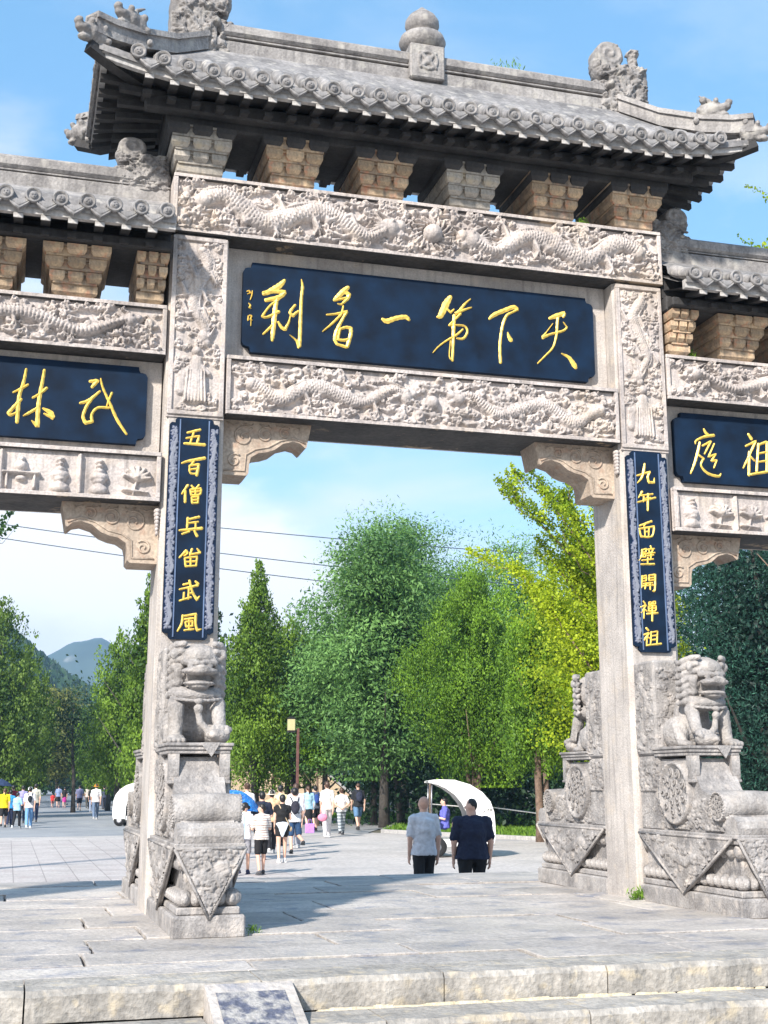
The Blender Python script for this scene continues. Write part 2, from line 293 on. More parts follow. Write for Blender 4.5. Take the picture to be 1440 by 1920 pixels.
def blob(prims, voxel=0.02, smooth=2, name='sculpt', rough=0.0, rscale=8.0, k=None):
    if k is None: k = voxel*0.9
    fs = [_prim(p) for p in prims]; lo = np.min([f[1] for f in fs], 0)-voxel*3; hi = np.max([f[2] for f in fs], 0)+voxel*3
    n = np.ceil((hi-lo)/voxel).astype(int)+1
    ax = [lo[i]+np.arange(n[i])*voxel for i in range(3)]
    D = np.full(tuple(n), voxel*3.0)
    for f, a, b in fs:
        m = voxel*3+k; i0 = np.maximum(0, ((a-m-lo)/voxel).astype(int)); i1 = np.minimum(n, ((b+m-lo)/voxel).astype(int)+2)
        sl = tuple(slice(i0[q], i1[q]) for q in range(3))
        d = f(ax[0][sl[0]][:, None, None], ax[1][sl[1]][None, :, None], ax[2][sl[2]][None, None, :])
        o = D[sl]; h = np.maximum(k-np.abs(o-d), 0)/k; D[sl] = np.minimum(o, d)-h*h*k*0.25
    S = D < 0; cnt = np.zeros(tuple(n-1)); acc = np.zeros(tuple(n-1)+(3,))
    c_ = [slice(0, -1), slice(1, None)]
    for axis in range(3):
        oth = [q for q in range(3) if q != axis]
        for u in (0, 1):
            for v in (0, 1):
                s0 = [None]*3; s1 = [None]*3; s0[axis] = c_[0]; s1[axis] = c_[1]
                for q, w in zip(oth, (u, v)): s0[q] = s1[q] = c_[w]
                a, b = D[tuple(s0)], D[tuple(s1)]; cr_ = (a < 0) != (b < 0); t = np.where(cr_, a/(a-b+1e-12*(a == b)), 0)
                cnt += cr_; acc[..., axis] += t*cr_
                for q, w in zip(oth, (u, v)): acc[..., q] += w*cr_
    act = cnt > 0; idx = np.full(act.shape, -1); idx[act] = np.arange(act.sum()); ijk = np.argwhere(act)
    V = lo+(ijk+acc[act]/cnt[act][:, None])*voxel
    F_ = []
    for axis in range(3):
        u, v = [(1, 2), (2, 0), (0, 1)][axis]
        s0 = [slice(1, -1)]*3; s1 = [slice(1, -1)]*3; s0[axis] = slice(0, -1); s1[axis] = slice(1, None)
        A, B = S[tuple(s0)], S[tuple(s1)]; e = np.argwhere(A != B); sg = A[A != B]
        base = e.copy()
        for q in range(3):
            if q != axis: base[:, q] += 1
        def cell(du, dv): c = base.copy(); c[:, u] -= du; c[:, v] -= dv; return idx[c[:, 0], c[:, 1], c[:, 2]]
        q4 = np.stack([cell(1, 1), cell(0, 1), cell(0, 0), cell(1, 0)], 1); q4[~sg] = q4[~sg][:, ::-1]; F_.append(q4)
    F_ = np.concatenate(F_); F_ = F_[(F_ >= 0).all(1)]
    for _ in range(smooth):
        su = np.zeros_like(V); cn = np.zeros(len(V))
        for a in range(4):
            np.add.at(su, F_[:, a], V[F_[:, (a+1) % 4]]); np.add.at(cn, F_[:, a], 1)
        V = V*0.5+0.5*su/np.maximum(cn, 1)[:, None]
    me = np_mesh(name, V, F_, True)
    if rough:
        nn = np.zeros(len(V)*3, np.float32); me.vertices.foreach_get('normal', nn); nn = nn.reshape(-1, 3)
        dd = np.array([noise.noise(Vector(p)*rscale)*rough+noise.noise(Vector(p)*rscale*3)*rough*0.6 for p in V.tolist()])
        me.vertices.foreach_set('co', (V+nn*dd[:, None]).astype(np.float32).ravel()); me.update()
    return me
# ---- carved relief: a height field on a fine grid
class Relief:
    def __init__(s, w, h, res=0.01, seed=1):
        s.w, s.h, s.res = w, h, res; s.nx, s.ny = int(w/res)+1, int(h/res)+1
        s.X, s.Y = np.meshgrid(np.linspace(0, w, s.nx), np.linspace(0, h, s.ny)); s.H = np.zeros_like(s.X); s.r = np.random.RandomState(seed)
    def win(s, x, y, r):
        i0 = max(0, int((x-r)/s.w*(s.nx-1))); i1 = min(s.nx, int((x+r)/s.w*(s.nx-1))+2); j0 = max(0, int((y-r)/s.h*(s.ny-1))); j1 = min(s.ny, int((y+r)/s.h*(s.ny-1))+2)
        return (slice(j0, j1), slice(i0, i1)) if i1 > i0 and j1 > j0 else None
    def dome(s, x, y, r, h, base=0.0, sx=1.0):
        w = s.win(x, y, r*max(1, sx))
        if w is None: return
        d = (((s.X[w]-x)/sx)**2+(s.Y[w]-y)**2)/(r*r); s.H[w] = np.maximum(s.H[w], np.where(d < 1, base+h*np.sqrt(np.clip(1-d, 0, 1)), 0))
    def cut(s, x, y, r, depth):
        w = s.win(x, y, r)
        if w is None: return
        d = ((s.X[w]-x)**2+(s.Y[w]-y)**2)/(r*r); s.H[w] -= np.where(d < 1, depth*np.sqrt(np.clip(1-d, 0, 1)), 0)
    def line(s, pts, r0, r1, h, base=0.0):
        for a, b in zip(pts[:-1], pts[1:]):
            Ls = math.hypot(b[0]-a[0], b[1]-a[1]); k = max(1, int(Ls/(s.res*0.9)))
            for i in range(k+1):
                t = i/k; s.dome(a[0]+(b[0]-a[0])*t, a[1]+(b[1]-a[1])*t, r0+(r1-r0)*t, h, base)
    def arc(s, cx, cy, r, a0, a1, wd, h, base=0.0, shrink=0.0):
        k = max(4, int(abs(a1-a0)*r/s.res)); 
        for i in range(k+1):
            t = i/k; a = a0+(a1-a0)*t; q = r*(1-shrink*t); s.dome(cx+q*math.cos(a), cy+q*math.sin(a), wd, h, base)
    def cloud(s, x, y, r, h=0.03):
        n = s.r.randint(2, 5)
        for i in range(n):
            a = s.r.uniform(0, 6.28); q = r*s.r.uniform(0.45, 0.7); cx, cy = x+math.cos(a)*r*0.8, y+math.sin(a)*r*0.5
            s.dome(cx, cy, q, h*0.7); s.arc(cx, cy, q*0.75, a, a+4.6, max(q*0.17, s.res*0.9), h*0.45, h*0.6, 0.75)
        d = s.r.choice([-1, 1]); s.line([(x, y-r*0.3), (x+d*r*1.3, y-r*0.5), (x+d*r*2.3, y-r*0.25)], r*0.3, r*0.1, h*0.8)
    def dragon(s, x0, x1, yc, amp, waves, rad, h=0.05, phase=0.0, vert=False):
        N = 260; P = []; seed_ = x0*7
        for i in range(N):
            t = i/(N-1); u = x0+(x1-x0)*t; v = yc+amp*math.sin(phase+waves*2*math.pi*t)*(0.75+0.25*math.sin(9*t))
            P.append((v, u) if vert else (u, v))
        for i in range(N):
            t = i/(N-1); r = rad*(0.45+0.75*math.sin(math.pi*min(1, t*0.75+0.22)))
            x, y = P[i]; s.dome(x, y, r*(1+0.10*math.sin(t*31+seed_)), h, 0.008)
        for i in range(2, N-2, 3):
            t = i/(N-1); x, y = P[i]; tx, ty = P[i+1][0]-P[i-1][0], P[i+1][1]-P[i-1][1]; l = math.hypot(tx, ty)+1e-6; nx_, ny_ = -ty/l, tx/l
            if ny_ < 0 and not vert: nx_, ny_ = -nx_, -ny_
            r = rad*(0.45+0.75*math.sin(math.pi*min(1, t*0.75+0.22)))
            s.dome(x+nx_*r, y+ny_*r, rad*0.26, h*0.8)
            pass
        for i in range(3, N-3, 4):
            t = i/(N-1); x, y = P[i]; tx, ty = P[i+1][0]-P[i-1][0], P[i+1][1]-P[i-1][1]; l = math.hypot(tx, ty)+1e-6; nx_, ny_ = -ty/l, tx/l
            r = rad*(0.45+0.75*math.sin(math.pi*min(1, t*0.75+0.22))); st = (i//4) % 2
            for q in ((-0.62, -0.12, 0.38), (-0.37, 0.13, 0.6))[st]:
                cx, cy = x+nx_*r*q, y+ny_*r*q
                for an in (-0.9, -0.3, 0.3, 0.9):
                    rr = max(rad*0.20, s.res*1.3); s.cut(cx+(tx/l*math.cos(an)-ty/l*math.sin(an))*rr, cy+(ty/l*math.cos(an)+tx/l*math.sin(an))*rr, max(rad*0.07, s.res*0.8), h*0.16)
        for t in (0.28, 0.5, 0.72):
            x, y = P[int(t*(N-1))]
            for d in (-1, 1):
                ex, ey = x+d*rad*2.3, y-rad*1.4*d
                s.line([(x, y), (x+d*rad*1.4, y+rad*0.5*d), (ex, ey)], rad*0.5, rad*0.28, h*0.95)
                for a in (-0.7, 0, 0.7, 2.6): s.line([(ex, ey), (ex+math.cos(a-1.2*d)*rad*0.85*d, ey+math.sin(a-1.2*d)*rad*0.85)], rad*0.2, rad*0.1, h*0.9)
        hx, hy = P[-1]; d = 1 if x1 > x0 else -1
        def p(a, b): return (hx+b, hy+d*a) if vert else (hx+d*a, hy+b)
        s.dome(*p(0, 0), rad*1.35, h*1.15); s.dome(*p(rad*1.2, rad*0.35), rad*0.85, h); s.dome(*p(rad*1.1, -rad*0.8), rad*0.5, h*0.8)
        s.dome(*p(rad*0.1, rad*0.6), rad*0.36, h*0.5, h*0.75); s.line([p(-rad*0.3, rad), p(-rad*1.9, rad*1.8)], rad*0.3, rad*0.12, h)
        for a in range(6): s.line([p(-rad*0.7, 0), p(-rad*(2.0+0.3*a), rad*(1.6-0.6*a))], rad*0.28, rad*0.08, h*0.95)
        s.line([p(rad*1.6, rad*0.2), p(rad*2.6, rad*1.1), p(rad*3.2, rad*0.3)], rad*0.16, rad*0.07, h*0.8)
    def fill(s, size, n, h=0.03, thr=0.012):
        for _ in range(n*6):
            x, y = s.r.uniform(0.02, s.w-0.02), s.r.uniform(0.02, s.h-0.02)
            if s.H[min(s.ny-1, int(y/s.h*(s.ny-1))), min(s.nx-1, int(x/s.w*(s.nx-1)))] < thr:
                s.cloud(x, y, size*s.r.uniform(0.7, 1.25), h); n -= 1
                if n <= 0: break
    def mesh(s, name, origin, u=(1, 0, 0), n=(0, -1, 0), v=(0, 0, 1), scale=1.0):
        H = s.H*scale; H[0, :] = H[-1, :] = 0; H[:, 0] = H[:, -1] = 0
        o, u, n, v = (np.array(q, float) for q in (origin, u, n, v))
        V = o+s.X[..., None]*u+s.Y[..., None]*v+H[..., None]*n; V = V.reshape(-1, 3)
        i = np.arange((s.ny-1)*s.nx).reshape(s.ny-1, s.nx)[:, :-1].ravel()
        Fq = np.stack([i, i+1, i+s.nx+1, i+s.nx], 1)
        if np.dot(np.cross(u, v), n) < 0: Fq = Fq[:, ::-1]
        return np_mesh(name, V, Fq, True, H.ravel(), 'height')
# ================================================================ GROUND
def slab_mesh(x0, x1, y0, y1, z0, z1, b=0.008, rough=0.0, nx=0):
    mb = MB(); mb.bbox(x0, x1, y0, y1, z0, z1, b); return mb
plat_body = MB().box(-11, 11, -4.04, 4.12, -0.72, -0.05).obj('platform', GROUT, None, 'structure')
plat_front = MB().box(-11, 11, -4.44, -4.04, -0.9, -0.21)
plat_front.box(-11, 11, -5.8, -4.44, -1.1, -0.37); plat_front.obj('step_bed', GROUT, None, 'structure')
def course(y0, y1, xs, z1, depth, mat, parent, name, b=0.012, gap=0.006, jit=0.0):
    for a, c in zip(xs[:-1], xs[1:]):
        j = rnd.uniform(-jit, jit)
        mb = MB(); g = gap*rnd.uniform(0.5, 1.6)
        # irregular block: chamfered box with a few wavy cuts along its length
        n = max(2, int((c-a)/0.05)); dy = gap
        rows = []
        prof = [(y0+dy+0.004, z1-depth), (y0+dy, z1-b*1.6), (y0+dy+b*1.2, z1), (y0+dy+0.06, z1), (y1-dy-b, z1), (y1-dy, z1-b), (y1-dy, z1-depth)]
        for i in range(n+1):
            x = a+g+(c-a-2*g)*i/n; w = noise.noise(Vector((x*2.1, y0*3.3, z1*9)))*0.022; w2 = noise.noise(Vector((x*9.3, y0*5.3, 3.1)))*0.016
            rows.append([(x, y+(w+w2 if k < 3 else (w*0.2 if k == 3 else 0)), z+j+((w2*0.6) if 0 < k < 4 else 0)) for k, (y, z) in enumerate(prof)])
        V = [p for r_ in rows for p in r_]; m = len(prof)
        F_ = [(i*m+k, (i+1)*m+k, (i+1)*m+k+1, i*m+k+1) for i in range(n) for k in range(m-1)]
        F_ += [tuple(range(m))[::-1], tuple(range(n*m, n*m+m))]
        mb.add(V, [tuple(reversed(q)) for q in F_]); mb.obj(name, mat, parent)
course(-4.10, -3.62, [-10.6, -8.1, -6.2, -3.66, -2.36, -1.27, -0.22, 1.35, 3.4, 5.6, 8.0, 10.6], 0.0, 0.17, STEP, plat_body, 'edge_stone', 0.02, 0.005)
course(-4.56, -4.12, [-10.6, -7.9, -5.8, -4.9, -2.70], -0.17, 0.17, STEP, plat_body, 'step_stone', 0.02)
course(-4.56, -4.12, [-2.18, -1.75, -0.55, 0.62, 2.4, 4.5, 6.7, 9.0], -0.17, 0.17, STEP, plat_body, 'step_stone', 0.02)
course(-5.02, -4.57, [-10.6, -8.4, -6.3, -4.2, -2.70], -0.33, 0.17, STEP, plat_body, 'step_stone', 0.02)
course(-5.02, -4.57, [-2.18, -0.9, 0.3, 2.0, 3.9, 6.0, 8.3], -0.33, 0.17, STEP, plat_body, 'step_stone', 0.02)
# sloping ramp slab set into the steps
rp = MB(); rp.add([(-2.69, -4.10, -0.006), (-2.19, -4.10, -0.006), (-2.19, -5.6, -0.52), (-2.69, -5.6, -0.52), (-2.69, -4.10, -0.3), (-2.19, -4.10, -0.3), (-2.19, -5.6, -0.8), (-2.69, -5.6, -0.8)],
   [(0, 3, 2, 1), (0, 4, 7, 3), (1, 2, 6, 5), (2, 3, 7, 6), (0, 1, 5, 4)])
rp.obj('ramp_stone', PAVE, plat_body)
MOTTLED = stone_mat('dark mottled stone surface', (0.09, 0.10, 0.145), (0.36, 0.345, 0.33), None, 11, 1.0, fine=40)  # dark blue-grey mottling over lighter grey
for nd in MOTTLED.node_tree.nodes:
    if nd.type == 'VALTORGB': nd.color_ramp.elements[0].position = 0.42; nd.color_ramp.elements[1].position = 0.58
MB().add([(-2.64, -4.20, -0.0365), (-2.25, -4.20, -0.0365), (-2.25, -5.58, -0.5095), (-2.64, -5.58, -0.5095)], [(0, 3, 2, 1)]).obj('mottled_strip', MOTTLED, plat_body)
y = -3.61; k = 0
rows_y = [-3.61, -3.12, -2.55, -1.75, -0.95, -0.1, 0.9, 1.75, 2.5, 3.35, 4.1]
for j in range(len(rows_y)-1):
    x = -10.4+rnd.uniform(0, 1.0); xs = [x]
    while x < 10.2: x += rnd.uniform(1.0, 2.3); xs.append(x)
    for a, c in zip(xs[:-1], xs[1:]):
        dz = rnd.uniform(-0.016, 0.0); gx = rnd.uniform(0.004, 0.014); gy = rnd.choice((0.006, 0.012, 0.022, 0.036)); ya, yb = rows_y[j]+gy*0.3, rows_y[j+1]-gy
        def ed(x, y): return (x+noise.noise(Vector((x*3, y*6, 2)))*0.022, y+noise.noise(Vector((x*5, y*3, 7)))*0.020+noise.noise(Vector((x*17, y*9, 7)))*0.008)
        nx_ = max(3, int((c-a)/0.10)); ny_ = max(2, int((yb-ya)/0.12)); O = []
        O += [ed(a+gx+(c-a-2*gx)*k/nx_, ya) for k in range(nx_)]; O += [ed(c-gx, ya+(yb-ya)*k/ny_) for k in range(ny_)]
        O += [ed(c-gx-(c-a-2*gx)*k/nx_, yb) for k in range(nx_)]; O += [ed(a+gx, yb-(yb-ya)*k/ny_) for k in range(ny_)]
        mx_, my_ = (a+c)/2, (ya+yb)/2; n_ = len(O)
        V = [(x, y, -0.06) for x, y in O]+[(x, y, dz-0.005) for x, y in O]+[(x+(mx_-x)*0.012, y+(my_-y)*0.012, dz) for x, y in O]
        MB().add(V, [tuple(range(2*n_, 3*n_))]+[(r_*n_+k, r_*n_+(k+1) % n_, (r_+1)*n_+(k+1) % n_, (r_+1)*n_+k) for r_ in (0, 1) for k in range(n_)]).obj('paving_slab', PAVE, plat_body)
# rubble wedged under the edge stones
rb = MB()
for i in range(150):
    x = rnd.uniform(-2.0, 6); w = rnd.uniform(0.03, 0.16); hh = rnd.uniform(0.006, 0.02); yy = -4.118-rnd.uniform(0, 0.02)
    n_ = 6; V = [(x+w*math.cos(k*1.047+0.3)*rnd.uniform(.6, 1.1), yy+0.02*math.sin(k*1.047+0.3)*rnd.uniform(.5, 1.1), -0.172) for k in range(n_)]; V += [(a_*0.85+x*0.15, b_*0.6+yy*0.4, -0.17+hh*rnd.uniform(0.5, 1)) for a_, b_, c_ in V]
    rb.add(V, [tuple(range(n_, 2*n_))]+[(k, (k+1) % n_, n_+(k+1) % n_, n_+k) for k in range(n_)])
rb.obj('mortar_rubble', stone_mat('crumbling mortar', (0.5, 0.42, 0.28), (0.6, 0.53, 0.4), None, 9, 0.6), plat_body)['kind'] = 'stuff'

# lower ground: one sheet to the horizon, plaza paving and road as sheets above it
def ground_mat():
    m = stone_mat('plaza paver', (0.44, 0.40, 0.375), (0.56, 0.51, 0.48), (0.44, 0.38, 0.36), 0.9, 0.15, fine=14, blotch=0.3, blotch_col=(0.42, 0.38, 0.36))
    n = m.node_tree; N = n.nodes; K = n.links.new; b = N['Principled BSDF']
    t = N.new('ShaderNodeTexCoord'); br = N.new('ShaderNodeTexBrick'); br.inputs['Scale'].default_value = 1.0
    br.inputs['Brick Width'].default_value = 0.6; br.inputs['Row Height'].default_value = 0.6; br.offset = 0.0; br.inputs['Mortar Size'].default_value = 0.012
    br.inputs['Color1'].default_value = (1, 1, 1, 1); br.inputs['Color2'].default_value = (0.9, 0.88, 0.88, 1); br.inputs['Mortar'].default_value = (0.62, 0.6, 0.6, 1)
    K(t.outputs['Object'], br.inputs['Vector']); old = b.inputs['Base Color'].links[0].from_socket
    x = N.new('ShaderNodeMix'); x.data_type = 'RGBA'; x.blend_type = 'MULTIPLY'; x.inputs['Factor'].default_value = 1
    K(old, x.inputs['A']); K(br.outputs['Color'], x.inputs['B']); K(x.outputs['Result'], b.inputs['Base Color']); return m
PLAZA = ground_mat()
EARTH = stone_mat('earth and litter', (0.09, 0.085, 0.06), (0.16, 0.14, 0.10), None, 0.8, 0.6, fine=6)
ROAD = stone_mat('grey road', (0.24, 0.25, 0.265), (0.33, 0.335, 0.345), (0.38, 0.37, 0.36), 0.35, 0.2, fine=30)
FLAG = stone_mat('smooth concrete apron', (0.42, 0.385, 0.36), (0.54, 0.495, 0.465), (0.38, 0.36, 0.35), 0.4, 0.2, fine=10)
def sheet(name, pts, z, mat, kind='structure'):
    return MB().add([(x, y, z) for x, y in pts], [tuple(range(len(pts)))]).obj(name, mat, None, kind)
sheet('ground', [(-1500, -60), (2300, -60), (2300, 2400), (-1500, 2400)], -0.75, EARTH)
sheet('forecourt', [(-14, -30), (14, -30), (14, -4.9), (-14, -4.9)], -0.52, PAVE)
sheet('plaza', [(-16, 4), (16, 4), (16.2, 21), (12.2, 28.2), (9.2, 36), (4.2, 37), (-16, 34)], -0.726, FLAG)
sheet('plaza_paving', [(-16, 4.1), (2.6, 4.1), (0.9, 30), (0.2, 33.4), (-16, 33.4)], -0.722, PLAZA)
sheet('road', [(-14, 33.5), (4.3, 36.6), (9.1, 36.2), (12.3, 44), (9.5, 62), (8, 100), (9, 320), (-5, 320), (-6, 90), (-14, 60)], -0.73, ROAD)
# kerb along the far side of the plaza and the lawn behind it
kerb = MB()
kp = [(17, 20.5), (12.4, 28.4), (9.6, 36.2), (12.5, 44.2), (9.9, 62)]
for (ax, ay), (bx, by) in zip(kp[:-1], kp[1:]):
    d = Vector((bx-ax, by-ay)).normalized(); nn = Vector((d.y, -d.x))*0.14
    kerb.add([(ax, ay, -0.75), (bx, by, -0.75), (bx+nn.x, by+nn.y, -0.75), (ax+nn.x, ay+nn.y, -0.75), (ax, ay, -0.62), (bx, by, -0.62), (bx+nn.x, by+nn.y, -0.62), (ax+nn.x, ay+nn.y, -0.62)], [(0, 1, 5, 4), (4, 5, 6, 7), (2, 3, 7, 6), (0, 4, 7, 3), (1, 2, 6, 5)])
kerb.obj('kerb', FASCIA, None, 'structure')
# ================================================================ THE GATE
gate = thing('memorial_archway', 'tall carved grey stone archway with tiled roofs, navy name boards and gold characters', 'archway', (0, 0, 0))
def frame(x0, x1, z0, z1, y, t=0.035, d=0.03, mb=None):     # raised border round a carved panel
    mb = mb or MB()
    mb.bbox(x0, x1, y, y+d, z1-t, z1, 0.006); mb.bbox(x0, x1, y, y+d, z0, z0+t, 0.006)
    mb.bbox(x0, x0+t, y+0.002, y+d, z0+t-0.004, z1-t+0.004, 0.005); mb.bbox(x1-t, x1, y+0.002, y+d, z0+t-0.004, z1-t+0.004, 0.005); return mb
def carved_beam(name, x0, x1, z0, z1, yf, yb, R_, back=True, mat=STONE):
    b = MB().bbox(x0, x1, yf+0.05, yb-0.03 if back else yb, z0, z1, 0.012).obj(name, mat, gate); stain_shade_under(b)
    stain_shade_under(frame(x0, x1, z0, z1, yf, 0.042, 0.056).obj('border', mat, b))
    if back: frame(x0, x1, z0, z1, yb-0.036, 0.042, 0.036).obj('border', mat, b)
    me = R_.mesh('relief', (x0+0.04, yf+0.047, z0+0.035), scale=1.7); link('relief_carving', me, mat, b)
    return b
# --- pillars
def pillar(cx, big=True):
    zt = 6.28 if big else 5.55
    mb = MB(); w = 0.2825; z0 = -0.03
    bm = bmesh.new(); bmesh.ops.create_cube(bm, size=1)
    for v in bm.verts: v.co = Vector((cx+v.co.x*2*w, 0.37+v.co.y*0.74, z0+(v.co.z+0.5)*(zt-z0)))
    ve = [e for e in bm.edges if abs(e.verts[0].co.z-e.verts[1].co.z) > 1]
    bmesh.ops.bevel(bm, geom=ve, offset=0.045, segments=1, affect='EDGES')
    bmesh.ops.bisect_plane(bm, geom=bm.verts[:]+bm.edges[:]+bm.faces[:], plane_co=(0, 0, 4.46), plane_no=(0, 0, 1))
    bm.verts.index_update(); mb.add([v.co.copy() for v in bm.verts], [[v.index for v in f.verts] for f in bm.faces]); bm.free()
    return mb.obj('pillar', PILLAR, gate)
P_ = {}
for cx in (-2.3375, 2.3375): P_[cx] = pillar(cx)
for cx in (-5.75, 5.75): pillar(cx, False)
# pillar head panels with dragons
for k, cx in enumerate((-2.3375, 2.3375)):
    frame(cx-0.265, cx+0.265, 4.46, 6.262, -0.03, 0.045, 0.05).obj('panel_border', STONE, P_[cx])
    r = Relief(0.45, 1.72, 0.007, 20+k)
    r.dragon(1.62, 0.75, 0.22, 0.085, 1.2, 0.052, 0.05, 0.5+k*2, vert=True)
    # a standing immortal below the dragon
    r.line([(0.22, 0.5), (0.21, 0.18)], 0.055, 0.11, 0.045, 0.01); r.dome(0.22, 0.6, 0.045, 0.05, 0.01); r.line([(0.2, 0.45), (0.1, 0.36), (0.08, 0.2)], 0.035, 0.05, 0.04); r.line([(0.25, 0.46), (0.34, 0.38)], 0.03, 0.025, 0.045)
    for q in range(7): r.line([(0.14+q*0.026, 0.4), (0.12+q*0.032, 0.1)], 0.008, 0.01, 0.012, 0.045)
    r.fill(0.05, 46, 0.034, 0.01)
    link('relief_carving', r.mesh('relief', (cx-0.225, -0.004, 4.5)), STONE, P_[cx])
    MB().bbox(cx-0.27, cx+0.27, -0.012, 0.01, 4.435, 4.462, 0.003).obj('band', STONE, P_[cx])

# --- main carved beams
r = Relief(5.16, 0.54, 0.009, 3)
r.dragon(0.25, 2.15, 0.26, 0.13, 1.9, 0.085, 0.06, 0.6); r.dragon(4.92, 3.03, 0.26, 0.13, 1.9, 0.085, 0.06, 0.4)
r.dome(2.6, 0.24, 0.105, 0.09, 0.01)
for a in range(18):
    q = a/18*2*math.pi; r.line([(2.6+0.13*math.cos(q), 0.24+0.12*math.sin(q)), (2.6+0.24*math.cos(q+0.3), 0.24+0.2*math.sin(q+0.3))], 0.018, 0.008, 0.05)
r.fill(0.075, 95, 0.042, 0.012); r.fill(0.035, 60, 0.025, 0.006)
top_beam = carved_beam('top_beam', -2.62, 2.62, 6.29, 6.90, -0.06, 0.80, r)
r = Relief(4.02, 0.52, 0.009, 5)
r.dragon(0.2, 1.75, 0.25, 0.09, 2.0, 0.06, 0.042, 2.5); r.dragon(3.85, 2.3, 0.25, 0.1, 2.0, 0.06, 0.042, 2.2)
r.dome(2.02, 0.24, 0.08, 0.06)
r.fill(0.078, 75, 0.034, 0.012); r.fill(0.035, 50, 0.022, 0.006)
low_beam = carved_beam('lower_beam', -2.05, 2.05, 4.50, 5.09, -0.03, 0.77, r)
# --- recessed wall and the name board
MB().bbox(-2.053, 2.053, 0.22, 0.52, 5.092, 6.288, 0.005).obj('recess_wall', PILLAR, gate)
def notched(x0, x1, z0, z1, nx=0.085, nz=0.11):
    p = []
    def corner(cx, cz, sx, sz, rev):
        q = [(cx+sx*nx*1.0, cz), (cx+sx*nx*0.98, cz+sz*nz*0.25), (cx+sx*nx*0.82, cz+sz*nz*0.5), (cx+sx*nx*0.42, cz+sz*nz*0.55), (cx+sx*nx*0.2, cz+sz*nz*0.62), (cx, cz+sz*nz*0.9)]
        return q[::-1] if rev else q
    p += corner(x0, z0, 1, 1, True); p += corner(x1, z0, -1, 1, False); p += corner(x1, z1, -1, -1, True); p += corner(x0, z1, 1, -1, False)
    return p
def stroke_mesh(strokes, y, th=0.012):
    mb = MB()
    for st in strokes:
        pts = [Vector((a, b)) for a, b, c in st]; ws = [max(c*1.12, 0.004) for a, b, c in st]
        # Catmull-Rom through the points
        P, W = [], []
        for i in range(len(pts)-1):
            p0, p1, p2, p3 = pts[max(i-1, 0)], pts[i], pts[i+1], pts[min(i+2, len(pts)-1)]
            # no rounding at sharp turns
            s1 = 0.5 if i == 0 or (p1-p0).normalized().dot((p2-p1).normalized()) > 0.2 else 0.0
            s2 = 0.5 if i == len(pts)-2 or (p2-p1).normalized().dot((p3-p2).normalized()) > 0.2 else 0.0
            m1, m2 = (p2-p0)*s1, (p3-p1)*s2
            k = 6
            for j in range(k+(i == len(pts)-2)):
                t = j/k; t2, t3 = t*t, t*t*t
                P.append(p1*(2*t3-3*t2+1)+m1*(t3-2*t2+t)+p2*(-2*t3+3*t2)+m2*(t3-t2)); W.append(ws[i]+(ws[i+1]-ws[i])*t)
        n = len(P); v = []
        for i in range(n):
            d = (P[min(i+1, n-1)]-P[max(i-1, 0)])
            d = d.normalized() if d.length > 1e-6 else Vector((1, 0)); q = Vector((-d.y, d.x))
            w = W[i]*(1+0.08*math.sin(i*2.1))
            a, b_ = P[i]+q*w, P[i]-q*w
            v += [(a.x, y, a.y), (P[i].x, y-th, P[i].y), (b_.x, y, b_.y)]
        f = []
        for i in range(n-1):
            o = i*3; f += [(o, o+3, o+4, o+1), (o+1, o+4, o+5, o+2)]
        mb.add(v, f)
        for e in (0, n-1):
            w = W[e]; c = P[e]; m = 8
            vv = [(c.x, y-th, c.y)]+[(c.x+w*math.cos(q*2*math.pi/m), y-0.0005, c.y+w*math.sin(q*2*math.pi/m)) for q in range(m)]
            mb.add(vv, [(0, 1+q, 1+(q+1) % m) for q in range(m)])
    return mb
